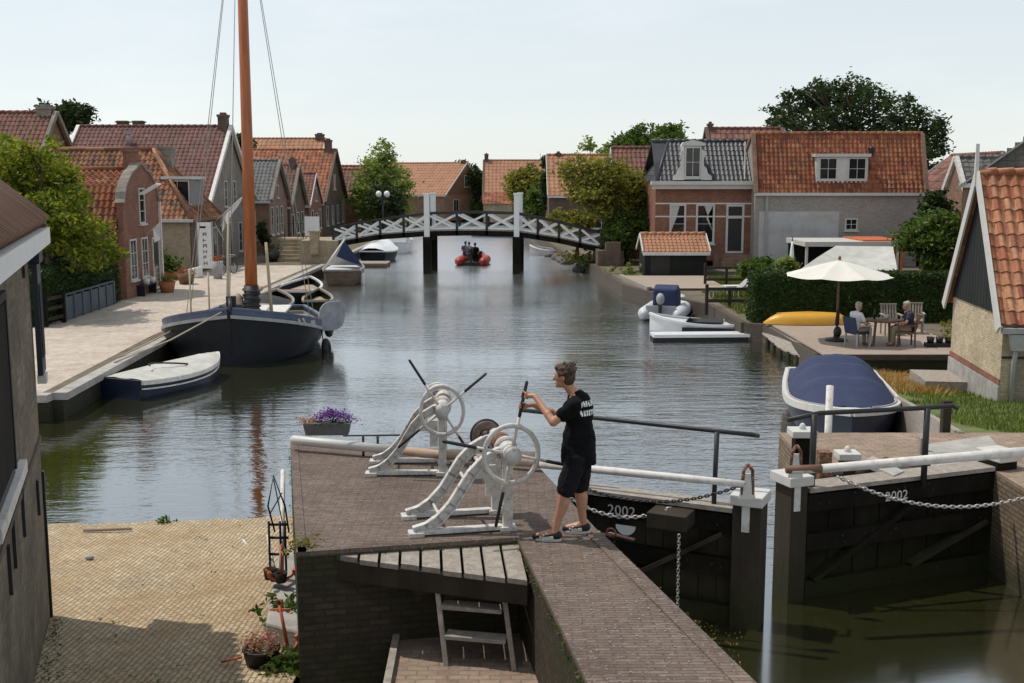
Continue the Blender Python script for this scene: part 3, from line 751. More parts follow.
# ---- C: long wine-red roof, D: orange roof at the far left
h = house('long_house', 'long house with a steep wine red roof and grey gable left of the mast', -27.2, -17.9, 66.6, 11, ZG, 4.3, 8.85, 'br_grey', 't_wine', verge='white_old', chims=((9.05, 5.5, .55, .7, .75, 'br_dark'),), tw=.28)
gwin(h, 4.0, 3.3, .75, 1.6, ny=3); gwin(h, 6.2, 3.3, .75, 1.6, ny=3); gwin(h, 2.2, .3, .9, 1.9, ny=3); gwin(h, 4.6, .1, 1.0, 2.2, name='door'); gwin(h, 7.4, .3, .9, 1.9, ny=3)
for cx in (2.6, 3.6):
    c = MB(); c.box(cx-.32, cx+.32, 5.6, 6.1, h['hr']-.3, h['hr']+.42); c.box(cx-.4, cx+.4, 5.55, 6.15, h['hr']+.3, h['hr']+.38); c.build('chimney', M['br_dark'], h['roof'])
c = MB(); c.tube([(3.5, 4.1, 7.0), (3.5, 4.1, 7.95)], .13, 8); c.box(3.3, 3.7, 3.9, 4.3, 7.75, 7.95); c.build('vent_pipe', M['grey_paint'], h['roof'])
h = house('town_house', 'house with a plain orange tile roof at the far left behind the leafy tree', -42, -26.3, 61, 9.4, ZG, 4.6, 9.35, 'br_brown', 't_red', verge='br_grey', chims=((15.3, 4.7, .8, .5, .35, 'br_grey'),))
gwin(h, 3.5, 3.2, .9, 1.5, ny=2)

# ---- E..I: the row of gabled houses running along the left quay
h = house('gabled_house', 'house with a grey pantile roof and white eave just right of the mast', -26, -16.5, 77, 6.2, ZG, 4.25, 6.85, 'br_brown', 't_grey', verge='br_grey', group='gabled houses along the left quay')
gwin(h, 2.1, 1.2, .7, 1.9, ny=3); gwin(h, 3.7, 1.2, .7, 1.9, ny=3); gwin(h, .5, 1.2, .7, 1.9, ny=3); gwin(h, 2.6, 3.7, .6, .9); fwin(h, 7.6, .9, 1.0, 2.0, nx=1, ny=2)
h = house('gabled_house', 'small brown roofed house with a wide white dormer beside the grey roofed one', -26, -16.4, 83.6, 6.2, ZG, 3.7, 6.6, 'br_dark', 't_red', verge='br_grey', group='gabled houses along the left quay', chims=((9.3, 3.1, .5, .5, .5, 'br_dark'),))
dormer(h, 7.0, 2.0, 3.2, 1.2, nx=3, ny=1); gwin(h, .6, .2, 1.0, 2.2, name='door', frame=M['white']); gwin(h, 2.6, .9, .9, 1.6, ny=2); gwin(h, 4.6, .9, .9, 1.6, ny=2)
h = house('gabled_house', 'narrow red brick gabled house with white gable edges near the quay steps', -25, -16.2, 90.6, 6.0, ZG, 3.6, 6.0, 'br_red', 't_red', verge='white', group='gabled houses along the left quay')
gwin(h, .8, .9, .9, 1.6, ny=2); gwin(h, 2.6, .1, 1.0, 2.1, name='door'); gwin(h, 4.4, .9, .9, 1.6, ny=2); gwin(h, 2.7, 3.2, .8, 1.1)
h = house('tall_house', 'tall house with a big bright orange tile roof rising behind the left row', -42, -16.3, 98, 13, ZG, 3.6, 8.2, 'br_dark', 't_orange', verge='br_dark', tw=.36, tc=.5, seg=4, chims=((25.2, 6.5, .6, .7, .9, 'br_dark'), (9.5, 2.0, .8, .6, -.6, 'br_dark')))
for y in (1.5, 4.5, 7.5, 10.5): gwin(h, y, .9, 1.0, 1.7, ny=2)
gwin(h, 5.9, 4.0, 1.0, 1.4, ny=2)
h = house('far_house', 'house with a pale orange roof rising farthest back above the left row', -44, -20.5, 118, 14, ZG, 4.4, 9.9, 'br_brown', 't_pale', verge='white_old', tw=.5, tc=.6, seg=3, chims=((23, 7, .9, .7, .5, 'br_dark'), (6.5, 6, .9, .7, .1, 'br_dark')))
gwin(h, 4, 1.0, 1, 1.7); gwin(h, 9, 1.0, 1, 1.7)
for i, (ya, dd, zr_, wl, rf, lb) in enumerate(((112, 6, 6.5, 'br_red', 't_red', 'little red brick house with a white edged gable left of the pale tree'), (118.4, 6.5, 6.9, 'br_brown', 't_mix', 'small brown house with a mottled roof partly hidden by the tall pale tree'))):
    h = house('gabled_house', lb, -26, -15.2, ya, dd, ZG, 3.8, zr_, wl, rf, verge='white', tw=.4, tc=.5, seg=4, group='gabled houses along the left quay')
    gwin(h, 1.0, .9, .9, 1.7, ny=2); gwin(h, dd-2.0, .9, .9, 1.7, ny=2); gwin(h, dd/2-.4, 3.4, .8, 1.1)

# ---- houses at the far end of the canal
h = house('barn_house', 'low orange roofed house with a dark timber gable at the far canal end', -22, -8.3, 146, 11, ZG, 3.6, 7.6, 'br_brown', 't_pale', tw=.5, tc=.6, seg=3, verge='white', chims=((13.3, 5.5, .5, .5, .3, 'br_dark'),))
g_ = MB(); g_.prism([(13.72, .6, 3.0), (13.72, 10.4, 3.0), (13.72, 5.5, 6.75)], (.06,0,0)); g_.build('timber_gable', M['woodbr'], h['t'])
h['t'].rotation_euler.z = R(-27); h['t'].location.x += 1.3; h['t'].location.y += 5
window(h['t'], (13.79, 4.8, 3.9), GX, GN, 1.3, 1.5, None, 2, 2); gwin(h, 2, .7, 1.4, 1.6, nx=2); gwin(h, 7.4, .7, 1.4, 1.6, nx=2)
h = house('far_cottage', 'wide house with a dull orange roof behind the yellow-green tree far off', -3.6, 7.5, 142, 11, ZG, 3.2, 7.9, 'br_tan', 't_pale', tw=.5, tc=.6, seg=3, verge='br_dark', chims=((.3, 5.5, .5, .6, .8, 'br_dark'),))
for x in (2, 5, 8): fwin(h, x, .9, 1.0, 1.5, ny=2)
a_ = MB(); a_.box(.2, 3.6, -3.2, 0, -.3, 2.0); lt = a_.build('lean_to', M['br_tan'], h['t'])
a_ = MB(); pantiles(a_, (.0, -3.5, 1.95), FX, (0, 3.5, 1.35), [(0,0),(3.8,0),(3.8,3.75),(0,3.75)], .45, .5); a_.build('lean_to_roof', M['t_orange'], lt, recalc=False)
h = house('orange_roof_house', 'house with a bright orange roof and white verge board right of the bridge posts', 3.0, 12.2, 92, 8, ZG, 4.35, 7.55, 'br_dark', 't_pale', tw=.4, tc=.5, seg=4, verge='white', gutter='white_old', chims=((.9, 4, .4, .4, .2, 'br_dark'),))
fwin(h, 3.1, 1.0, 1.2, 1.6, nx=2, ny=2); fwin(h, 6.0, 1.0, 1.2, 1.6, nx=2, ny=2)
sk = MB(); sk.obox((2.45, 1.55, 6.0), V((.38,0,0)), V((0,.4,.32)), V((0,-.04,.05))); sk.build('skylight', M['white_old'], h['roof'])
# brick wing with the arched white-striped window, left of the black-roofed house
h = house('brick_wing', 'red brick wing with an arched white striped fanlight beside the black roofed house', 6.6, 9.0, 71.5, 7, ZG, 3.4, 7.6, 'br_red', 't_red', tw=.3, tc=.4, seg=4, verge='white', gutter='white_old')
fa = MB()
for rr in (.62, .95, 1.3):
    pts = [(2.3 - rr*math.cos(R(a)), -.05, 1.7 + rr*math.sin(R(a))) for a in range(0, 91, 10)]
    for p_, q_ in zip(pts[:-1], pts[1:]): fa.beam(p_, q_, .07, .17, up=(0,1,0))
fa.build('fanlight', M['white'], h['t'])

# ---- R: brick house with black roof and white neck dormer
zgR = 1.45
XR0, XR1 = atY(607,255,64).x, atY(672,255,64).x
h = house('dormer_house', 'red brick house with a black tiled roof and ornate white dormer facing the canal', XR0, XR1, 64, 7, zgR, 5.5, 7.75, 'br_red', 't_slate', ov=.3, verge=None, gutter=None, sides=(.02,.0), tw=.25, ridge_t=.3, hipl=.95)
WR = h['W']
cn = MB(); cn.box(-.3, WR-.02, -.55, 0, h['he']-.18, h['he']+.02); cn.box(-.2, WR-.02, -.35, 0, h['he']-.42, h['he']-.18); cn.build('cornice', M['white'], h['t'])
bd = MB(); bd.box(0.0, WR-.02, -.025, 0, 2.05, 2.13); bd.box(0, WR-.02, -.025, 0, 2.78, 2.86); bd.build('string_course', M['cream'], h['t'])
def pxw(px): return atY(px, 255, 64).x - XR0
cur = [(0,.55,.05,1),(.45,1,.05,1)]
for pa_, pb_ in ((616.5, 627.5), (634, 646.5)):
    fwin(h, pxw(pa_), .55, pxw(pb_)-pxw(pa_), 2.25, nx=1, ny=2, fw=.11, curtain=[(0,.62,.3,1)] if pa_ < 620 else [(.42,1,.3,1)])
dr = fwin(h, pxw(654), .02, pxw(666)-pxw(654), 2.75, nx=1, ny=1, fw=.12, name='door', glassm=M['black_iron'])
k = MB(); k.box(pxw(654)+.1, pxw(666)-.1, -.075, -.01, 1.98, 2.1); k.build('transom', M['white'], dr)
# ornate dormer
dx0, dx1 = pxw(625.5), pxw(636.5); dm = MB(); slope = (h['hr']-h['he'])/h['yr']
dm.box(dx0, dx1, -.05, 1.9, h['he']+.1, h['he']+2.05)
dmo = dm.build('dormer', M['white'], h['t'])
mid = (dx0+dx1)/2
def curl(s):
    pts = [(.0,0),(.62,0),(.6,.22),(.4,.36),(.32,.62),(.16,.8),(.14,1.2),(.24,1.38),(.2,1.6),(0,1.72)]
    e = dx1 if s > 0 else dx0
    return [(e + s*x, -.12, h['he']+.08+z) for x, z in pts]
for sg_ in (1, -1):
    c = MB(); c.prism(curl(sg_), (0,.14,0)); c.build('scroll', M['white'], dmo)
c = MB(); c.prism([(dx0-.22,-.16,h['he']+1.98),(dx1+.22,-.16,h['he']+1.98),(dx1+.1,-.16,h['he']+2.16),(mid,-.16,h['he']+2.3),(dx0-.1,-.16,h['he']+2.16)], (0,.5,0)); c.build('pediment', M['white'], dmo)
window(dmo, (dx0+.02, -.05, h['he']+.22), FX, FN, dx1-dx0-.04, 1.7, None, 2, 2, fw=.07, dep=.08)
sm_ = MB(); vf = V((0,h['yr'],h['hr']-h['he'])).normalized()
sm_.beam(V((WR-.55,-.02,h['he'])) + V((0,0,.12)), V((WR-.15,h['yr'],h['hr'])) + V((0,0,.12)), .07, .05); sm_.build('lead_flashing', M['grey_paint'], h['roof'])
# front steps and stoop
s = MB()
for i in range(4): s.box(pxw(650), pxw(670), -.5-.32*(i+1), -.5-.32*i, -.9, -.02-.2*(i+1))
s.box(pxw(646), pxw(671), -.5, -.003, -.9, -.02); s.build('front_steps', M['br_brown'], h['t'])
# ---- S: grey rendered house
YS = 63; zgS = .8
XS0, XS1 = atY(673,255,YS).x, atY(784.0,255,YS).x
h = house('grey_house', 'wide grey rendered house with a bright orange tile roof on the right bank', XS0, XS1, YS, 6.6, zgS, 5.05, 8.1, 'plaster_br', 't_orange', verge='br_brown', ridge_t=.17, sides=(.05,.05), tw=.245, tc=.26, ov=.2)
WS = h['W']
def pxs(px): return atY(px, 255, YS).x - XS0
pl = MB(); pl.box(.25, pxs(729), -.03, -.002, -.2, 3.05); pl.build('render_patch', M['plaster'], h['t'])
pl = MB(); pl.box(pxs(679.8), pxs(681.6), -.11, -.032, -.3, h['he']-.15); pl.build('downpipe', M['grey_paint'], h['t'])
pl = MB(); pl.box(.05, pxs(712), -.09, -.031, -.4, .05); pl.build('plinth', M['white_old'], h['t'])
fwin(h, pxs(733), 2.0, pxs(741.5)-pxs(733), .68, nx=2, ny=2, fw=.08)
a_ = MB(); a_.tube([(pxs(777.5), -.06, 2.62),(pxs(777.5), .0, 2.62)], .1, 8); a_.build('vent', M['black_iron'], h['t'])
zd = zY(236, YS+1.1) - zgS
dormer(h, pxs(713), pxs(747)-pxs(713), h['he']+.55, 1.25, depth=1, split=[(.15,1.15),(1.75,2.75)], nx=2, ny=2)
a_ = MB(); a_.tube([(pxs(751), .7, h['he']+1.4),(pxs(751), .7, h['he']+2.4)], .1, 8); a_.box(pxs(751)-.16, pxs(751)+.16, 0.55, .85, h['he']+2.1, h['he']+2.3); a_.build('flue', M['black_iron'], h['roof'])
h = house('back_house', 'sliver of red roof with a dark chimney showing between the black and orange roofs', 13.2, 18, 74, 7, ZG, 5.6, 8.95, 'br_brown', 't_red', tw=.4, tc=.5, seg=3, verge='br_dark', chims=((.2, 3.5, .3, .4, .35, 'br_dark'),))
fwin(h, 1, 1, 1, 1.5)
# ---- far right houses
h = house('right_gable_house', 'orange roofed house showing its left slope behind the bushes on the far right', 24.3, 31.5, 66, 9, ZG, 3.6, 7.0, 'br_yel', 't_red', tw=.36, tc=.45, seg=4, verge='white', ridge_t=.5)
h['t'].rotation_euler.z = R(90); h['t'].location = (31.6, 63, ZG)
window(h['t'], (.0,6.0,1.0), (0,-1,0), (-1,0,0), 1.2, 1.5, None, 2, 2); window(h['t'], (.0,3.2,3.6), (0,-1,0), (-1,0,0), .9, 1.1, None, 2, 2)
h = house('stone_roof_house', 'house with a flat grey stone slate roof between the bushes and the shed', 23.4, 30, 58.5, 3, ZG, 4.9, zY(220, 60), 'br_brown', 't_stone', tw=.4, tc=.3, seg=3, verge='white_old')
fwin(h, .5, 1.0, 1.0, 1.8, ny=2); aw = MB(); aw.prism([(.15,-.02,3.6),(.15,-.02,4.25),(.15,-.6,3.95),(.15,-.6,3.6)], (1.1,0,0)); aw.build('awning', M['red_tube'], h['t'])
def slate_house():
    x0, y0, D, W = atY(811,236,45).x, 45, 6.5, 9.2; zg = ZG
    t = thing('slate_house', 'house with a slate hung gable cut by the right edge behind the shed', 'house', (x0, y0, zg), R(-22))
    he = zY(237, 45) - zg; hr = he + (zY(207, 45) - zY(237, 45)) * (W/2) / (atY(851,207,45).x - x0)
    w = MB(); w.prism([(0,0,-.4),(W,0,-.4),(W,0,he),(W/2,0,hr-.05),(0,0,he)], (0,D,0)); w.build('wall', M['br_brown'], t)
    sl = V((W/2, 0, hr-he)); L_ = sl.length; sl.normalize()
    # courses of slates hung on the gable
    m_ = MB(); k = int((hr-he)/.22)
    for i in range(k):
        z = he + .05 + (hr-he-.1)*i/k; hw = (W/2)*(1-(z-he)/(hr-he)) - .05
        n = max(1, int(2*hw/.3))
        for q in range(n):
            xa = W/2 - hw + 2*hw*q/n; m_.prism([(xa+.004,-.05 - .008*(q % 2),z),(xa+2*hw/n-.004,-.05 - .008*(q % 2),z),(xa+2*hw/n-.004,-.022,z+(hr-he)/k+.03),(xa+.004,-.022,z+(hr-he)/k+.03)], (0,.018,0))
    m_.build('slate_hanging', M['t_stone'], t)
    r = MB(); v2 = V((-W/2,0,hr-he)).normalized()
    pantiles(r, V((0,D+.1,he)) - sl*.3, (0,-1,0), sl, [(0,0),(D+.3,0),(D+.3,L_+.3),(0,L_+.3)], .3, .24, amp=.012, seg=3)
    pantiles(r, V((W,-.2,he)) - v2*.3, (0,1,0), v2, [(0,0),(D+.3,0),(D+.3,L_+.3),(0,L_+.3)], .3, .24, amp=.012, seg=3)
    r.tube([(W/2,-.2,hr+.04),(W/2,D+.1,hr+.04)], .1, 6); r.build('roof', M['t_stone'], t, recalc=False)
    for v_, x in ((sl, 0), (v2, W)):
        b_ = MB(); b_.beam(V((x,-.18,he)) - v_*.3, V((W/2,-.18,hr)), .07, .2, up=(0,1,0)); b_.build('verge_board', M['grey_paint'], t)
    g_ = MB(); g_.box(-.15, W+.1, -.2, -.02, he-.14, he+.03); g_.build('cornice', M['white_old'], t)
    window(t, (.9,0,1.0), FX, FN, 1.1, 1.9, None, 2, 2); window(t, (3.9,0,1.0), FX, FN, 1.1, 1.9, None, 2, 2); window(t, (.7,0,3.2), FX, FN, 1.0, 1.3, None, 2, 2)
slate_house()

# ---- shed at the right with timber gable
def shed():
    A = V((10.95, 24.9, 0)); B = V((11.5, 29.2, 0)); dy = (B - A); D = dy.length; ang = math.atan2(-dy.x, dy.y)
    zg = .75
    t = thing('brick_shed', 'speckled yellow brick shed with a black timber gable and orange pantiles at the right edge', 'shed', (A.x, A.y, zg), ang)
    W = 7.0; he, hr = 1.95, 5.0; yr = D/2
    w = MB(); w.prism([(0,0,-.6),(0,D,-.6),(0,D,he),(0,0,he)], (.22,0,0)); w.build('gable_wall', M['br_shed'], t)
    w = MB(); w.prism([(.222,0,-.6),(.222,D,-.6),(.222,D,he),(.222,yr,hr-.1),(.222,0,he)], (W-.222,0,0)); w.build('wall', M['br_yel'], t)
    p = MB(); p.box(-.05, -.003, -.05, D+.02, -.6, .32); p.build('plinth', M['concrete'], t)
    p = MB(); p.box(-.025, -.003, -.02, D, .325, .47); p.build('brick_band', M['br_red'], t)
    g = MB(); n = 17
    for i in range(n):
        y0, y1 = D*i/n + .012, D*(i+1)/n - .006
        def top(y): return he + (hr-he) * (1 - abs(y - yr)/yr)
        g.prism([(-.03,y0,he-.05),(-.03,y1,he-.05),(-.03,y1,top(y1)-.03),(-.03,y0,top(y0)-.03)], (.045 + .006*(i % 3),0,0))
    g.build('timber_gable', M['dark_paint'], t)
    r = MB(); v1 = V((0,yr,hr-he)); l1 = v1.length; v1.normalize(); n1 = V((1,0,0)).cross(v1)
    pantiles(r, V((-.16,0,he)) - v1*.3 + n1*.05, FX, v1, [(0,0),(W+.1,0),(W+.1,l1+.3),(0,l1+.3)], .25, .33, amp=.04, seg=8, lip=.035)
    v2 = V((0,-yr,hr-he)).normalized(); n2 = V((-1,0,0)).cross(v2)
    pantiles(r, V((W-.06,D,he)) - v2*.3 + n2*.05, (-1,0,0), v2, [(0,0),(W+.1,0),(W+.1,l1+.3),(0,l1+.3)], .3, .4)
    r.prism([V((-.14,0,he)) - v1*.3, V((-.14,yr,hr)), V((-.14,yr,hr)) + n1*.04, V((-.14,0,he)) - v1*.3 + n1*.04], (W,0,0))
    r.prism([V((-.14,D,he)) - v2*.3, V((-.14,yr,hr)), V((-.14,yr,hr)) + n2*.04, V((-.14,D,he)) - v2*.3 + n2*.04], (W,0,0))
    for i in range(18): r.tube([(-.14+i*.39, yr, hr+.07), (-.14+i*.39+.4, yr, hr+.085)], [.1,.115], 8)
    r.build('roof', M['t_shed'], t, recalc=False)
    for v_, n_, y in ((v1, n1, 0), (v2, n2, D)):
        b_ = MB(); q0 = V((-.2,y,he)) - v_*.42; q1 = V((-.2,yr,hr)) + V((0,0,.02))
        b_.prism([q0 - n_*.1, q1 - n_*.1, q1 + n_*.16, q0 + n_*.16], (.05,0,0)); b_.build('verge_board', M['white'], t)
    f = MB(); f.prism([(-.23,yr-.06,hr-.25),(-.23,yr+.06,hr-.25),(-.23,yr+.05,hr+.35),(-.23,yr,hr+.75),(-.23,yr-.05,hr+.35)], (.08,0,0)); f.build('finial', M['white'], t)
    gt = MB(); gt.box(-.1, W, -.35, -.2, he-.4, he-.28); gt.build('gutter', M['grey_paint'], t)
    dp = MB(); dp.prism([(.08,-.34,he-.42),(.42,-.34,he-.42),(.36,-.34,he-.78),(.14,-.34,he-.78)], (0,.22,0)); dp.tube([(.25,-.2,he-.75),(.25,-.08,he-1.1),(.25,-.08,-.45)], .055, 10); dp.build('downpipe', M['grey_paint'], t)
    an = MB(); an.box(.0,.5,-.03,-.002,.95,1.0); an.box(.75,1.3,-.03,-.002,.95,1.0); an.build('wall_anchor', M['black_iron'], t)
    sh = MB(); sh.box(-1.05,-.06,D*.55,D*.95,-.45,-.02); sh.build('plank_step', M['plank'], t)
shed()

# ---- building at the left edge, seen along its canal side wall
def near_building():
    c0 = V((-5.58, 13.0, 0)); dirv = V((.337, -1, 0)).normalized()      # far corner, wall runs toward the viewer
    ang = math.atan2(dirv.x, -dirv.y)          # local -y is along the wall toward the viewer
    zg = .3
    t = thing('old_warehouse', 'old yellow brick building with a white gutter at the left edge by the slipway', 'building', (c0.x, c0.y, zg), ang)
    # local: x = 0 wall plane (outward +x), y from 0 (far corner) down to -9 (towards the viewer)
    zt = atY(203, 272, 13.0).z - zg
    w = MB(); w.prism([(-9,0,-.8),(0,0,-.8),(0,0,zt),(-4.5,0,zt+3.9),(-9,0,zt)], (0,-9,0)); w.build('wall', M['br_old'], t)
    r = MB(); v = V((-4.5,0,3.9)); l = v.length; v.normalize(); n = V((0,1,0)).cross(v)
    o = V((.2,-9.2,zt+.02)) 
    k = 46
    for i in range(k):          # long clay roofing strips in two lifts
        y = -9.2 + 9.35*i/k
        for a0, a1, hh in ((0, 1.75, .035), (1.7, 5.9, .0)):
            pts = [V((.14,y+.1,zt+.1)) + v*a0 + n*(hh+.05), V((.14,y+.1,zt+.1)) + v*a1 + n*(hh+.02)]
            r.tube(pts, .1, 6)
    r.prism([V((.0,-9.2,zt+.02)), V((.0,.06,zt+.02)), V((.0,.06,zt+.02)) + v*5.8, V((.0,-9.2,zt+.02)) + v*5.8], n*.06)
    ro = r.build('roof', M['t_brown'], t)
    vb = MB(); vb.beam(V((.16,.12,zt+.06)), V((.0,.12,zt+.06)) + v*5.9, .1, .18); vb.build('verge_board', M['woodbr'], t)
    gt = MB(); gt.box(.02, .24, -9.2, .12, zt-.08, zt+.1); gt.build('gutter', M['white_clean'], t)
    def at_wall(px, py):          # pixel on the wall plane -> local y, z
        d = _ray(px, py); nrm = V((dirv.y, -dirv.x, 0)); tt = (c0 - V((0,0,HC))).dot(nrm) / d.dot(nrm)
        p = V((0,0,HC)) + d * tt; q = p - c0
        return -q.dot(dirv), p.z - zg
    # window at the near end with dark opening and white sill
    y1, z0 = at_wall(185, 421); 
    zt_ = at_wall(181, 300)[1]
    yw = at_wall(176, 360)[0]
    f = MB(); f.box(.003, .03, yw-1.6, yw, z0+.05, zt_); wf = f.build('window', M['black_iron'], t)
    f = MB(); f.box(.0305, .05, yw-1.6, yw-.0, zt_-.08, zt_); f.box(.0305, .05, yw-.08, yw, z0+.1, zt_-.08); f.build('frame', M['dark_paint'], wf)
    f = MB(); f.box(.033, .042, yw-1.5, yw-.1, z0+.15, zt_-.1); f.build('pane', M['tar'], wf)
    s = MB(); s.box(.003, .075, yw-1.7, y1, z0-.10, z0+.02); s.build('sill', M['white_old'], wf)
    # dark blue shutter leaf standing open at the far corner
    zs0 = at_wall(197, 368)[1]; zs1 = at_wall(195, 284)[1]
    s = MB(); s.box(.03, .09, -.08, .42, zs0+.1, zs1-.05)
    s.prism([(.02,-.12,zs1-.05),(.02,.46,zs1-.05),(.02,.4,zs1+.16),(.02,-.06,zs1+.08)], (.1,0,0)); so_ = s.build('shutter', M['navy_paint'], t)
    s = MB(); s.box(.09, .1, .0, .34, zs0+.3, zs1-.3); s.build('panel', M['dark_paint'], so_)
    s = MB(); s.box(.02, .12, -.05, .2, zs0-.0, zs0+.1); s.build('shutter_stop', M['white_old'], t)
    for px, py, ln in ((187, 455, .24), (181, 476, .22), (178, 493, .22), (197, 445, .2), (187, 292, .12)):
        y, z = at_wall(px, py); a = MB(); a.box(.003,.03, y-.03, y+.03, z-ln, z+ln); a.build('wall_anchor', M['black_iron'], t)
    b_ = MB(); yb, zb = at_wall(195, 416); b_.box(.003, .02, -9, -.0, zb-.03, zb+.03); b_.build('dark_band', M['br_dark'], t)
    c = MB(); c.box(.003, .03, -.05, .02, -.7, zb-.4); c.build('corner_strip', M['black_iron'], t)
near_building()
# low tiled shed by the right bank and the carport
h = house('tiled_shed', 'low dark shed with a small orange tile roof framed in white near the right bank', atY(600,288,58.5).x, atY(641,288,58.5).x, 58.5, 2.6, ZG, 2.0, 2.7, 'dark_paint', 't_pale', tw=.22, tc=.3, verge='white', gutter='white_old', cat='shed', ov=.25)
dd = MB(); dd.box(.3, 1.3, -.03, -.003, .05, 1.3); dd.build('door', M['black_iron'], h['t'])
t = thing('carport', 'white edged flat roofed carport with an orange strip, behind the parasols', 'carport', (atY(706,285,57).x, 57, ZG))
wc = atY(770,285,57).x - atY(706,285,57).x
zc = zY(277, 57) - ZG
m_ = MB(); m_.box(0, wc, 0, 4, zc-.12, zc+.12); m_.build('roof', M['white'], t)
m_ = MB(); m_.box(wc*.62, wc+.1, .3, 3.8, zc+.124, zc+.2); m_.build('roof_strip', M['orange'], t)
m_ = MB(); m_.box(.1, wc-.1, 3.7, 3.9, -.3, zc-.122); m_.build('back_wall', M['dark_paint'], t)
for x in (.08, wc-.2):
    m_ = MB(); m_.box(x, x+.12, .1, .22, -.3, zc-.122); m_.build('post', M['white'], t)
m_ = MB(); m_.box(wc+.0, wc+.12, .1, 1.4, -.3, zc-.13); m_.build('side_panel', M['orange'], t)
# ------------------------------------------------------------------ trees and plants
def leaves(mb, rnd, c, sig, n, size, flat=.35):
    for _ in range(n):
        p = V((c[0] + rnd.gauss(0, sig[0]), c[1] + rnd.gauss(0, sig[1]), c[2] + rnd.gauss(0, sig[2])))
        a = V((rnd.gauss(0,1), rnd.gauss(0,1), rnd.gauss(0,.6)))
        if a.length < 1e-3: continue
        a.normalize(); b = V((rnd.gauss(0,1), rnd.gauss(0,1), rnd.gauss(0,1))).cross(a)
        if b.length < 1e-3: continue
        b.normalize(); s = size * rnd.uniform(.6, 1.4)
        mb.add([p - a*s, p + b*s*.45, p + a*s, p - b*s*.45], [(0,1,2,3)])
def tree(name, label, base, trunk_h, tr, blobs, n, size, mat, seed=1, group=None, cat='tree', clump=34, lean=(0,0)):
    rnd = random.Random(seed)
    t = thing(name, label, cat, base, 0, group)
    tk = MB(); top = V((lean[0], lean[1], trunk_h))
    tk.tube([(0,0,-.3),(0,0,.05),tuple(top*.5 + V((.05,0,0))),tuple(top)], [tr*1.5, tr*1.15, tr*.9, tr*.75], 9)
    for (cx,cy,cz,rx,ry,rz) in blobs:
        e = V((cx,cy,cz)); m1 = top.lerp(e, .5) + V((rnd.uniform(-.2,.2)*rx, rnd.uniform(-.2,.2)*ry, .1*rz))
        tk.tube([tuple(top - V((0,0,trunk_h*.12))), tuple(m1), tuple(e)], [tr*.55, tr*.35, tr*.12], 6)
        for _ in range(5):
            q = e + V((rnd.gauss(0,.5)*rx, rnd.gauss(0,.5)*ry, rnd.gauss(0,.45)*rz))
            tk.tube([tuple(m1.lerp(e, rnd.uniform(.2,.9))), tuple(q)], [tr*.18, tr*.05], 5)
    tk.build('trunk', M['trunk'], t)
    mb = MB(); tot = sum((b[3]*b[4]*b[5])**(2/3) for b in blobs)
    for (cx,cy,cz,rx,ry,rz) in blobs:
        k = max(4, int(n * (rx*ry*rz)**(2/3) / tot / clump))
        for _ in range(k):
            d = V((rnd.gauss(0,1), rnd.gauss(0,1), rnd.gauss(0,1))).normalized(); q = rnd.uniform(.35, 1.02) ** .6
            if d.z < -.3 and rnd.random() < .5: q *= .7
            c = (cx + d.x*rx*q, cy + d.y*ry*q, cz + d.z*rz*q)
            sg = rnd.uniform(.10, .2) * min(rx, ry, rz) + size*.5
            leaves(mb, rnd, c, (sg*1.25, sg*1.25, sg*.8), clump, size)
    mb.build('crown', M[mat], t, recalc=False)
    return t
def blobs(rnd, c, r, k, sub=.5):
    out = []
    for _ in range(k):
        d = V((rnd.gauss(0,1), rnd.gauss(0,1), rnd.gauss(0,1))).normalized(); q = rnd.uniform(.45, .75); s = rnd.uniform(sub*.75, sub*1.2)
        out.append((c[0]+d.x*r[0]*q, c[1]+d.y*r[1]*q, c[2]+d.z*r[2]*q, r[0]*s, r[1]*s, r[2]*s))
    return out
def tree_px(name, label, px0, px1, pyt, pyb, Y, mat, n, size, seed, zg=ZG, k=9, sub=.5, tr=.18, group=None, depth=None, cat='tree', th=.3):
    rnd = random.Random(seed)
    xa, xb = atY(px0, pyb, Y).x, atY(px1, pyb, Y).x; zt, zb = zY(pyt, Y), zY(pyb, Y)
    cx = (xa+xb)/2; rx = (xb-xa)/2; rz = (zt-zb)/2; ry = depth or rx
    c = (0, 0, (zt+zb)/2 - zg)
    return tree(name, label, (cx, Y, zg), max(.3, (zb - zg) + rz*th), tr, blobs(rnd, c, (rx, ry, rz), k, sub), n, size, mat, seed, group, cat)

# leafy yellow-green tree on the left
rnd = random.Random(3)
bl = []
for px, py, r in ((190,222,1.0),(205,232,1.2),(182,240,1.1),(214,240,1.0),(200,252,1.3),(218,258,1.2),(230,262,.9),(240,274,.9),(215,274,1.2),(236,282,.9),(200,275,1.0),(185,262,1.1),(216,228,.7),(178,215,.8),(248,284,.6),(205,214,.6),(222,246,.8)):
    p = atY(px, py, 42 + rnd.uniform(-1.6, 1.6)); q = p - V((atY(206,300,42).x + .3, 42, ZG)); bl.append((q.x, q.y, q.z, r, r*1.1, r*.75))
tree('acacia_tree', 'bushy yellow-green tree overhanging the fence beside the near left building', (atY(206,300,42).x, 42, ZG), 2.4, .2, bl, 15000, .11, 'leaf_ac', 3)
tree_px('dark_tree', 'dark tree showing above the roofs at the top left behind the orange roof', 200, 232, 182, 205, 90, 'leaf_dk', 3500, .22, 5, tr=.25, k=8)
tree_px('dark_tree', 'small dark treetop showing just right of the wine red gable behind the mast', 328, 341, 203, 222, 112, 'leaf_dk', 1200, .24, 6, tr=.2, k=5)
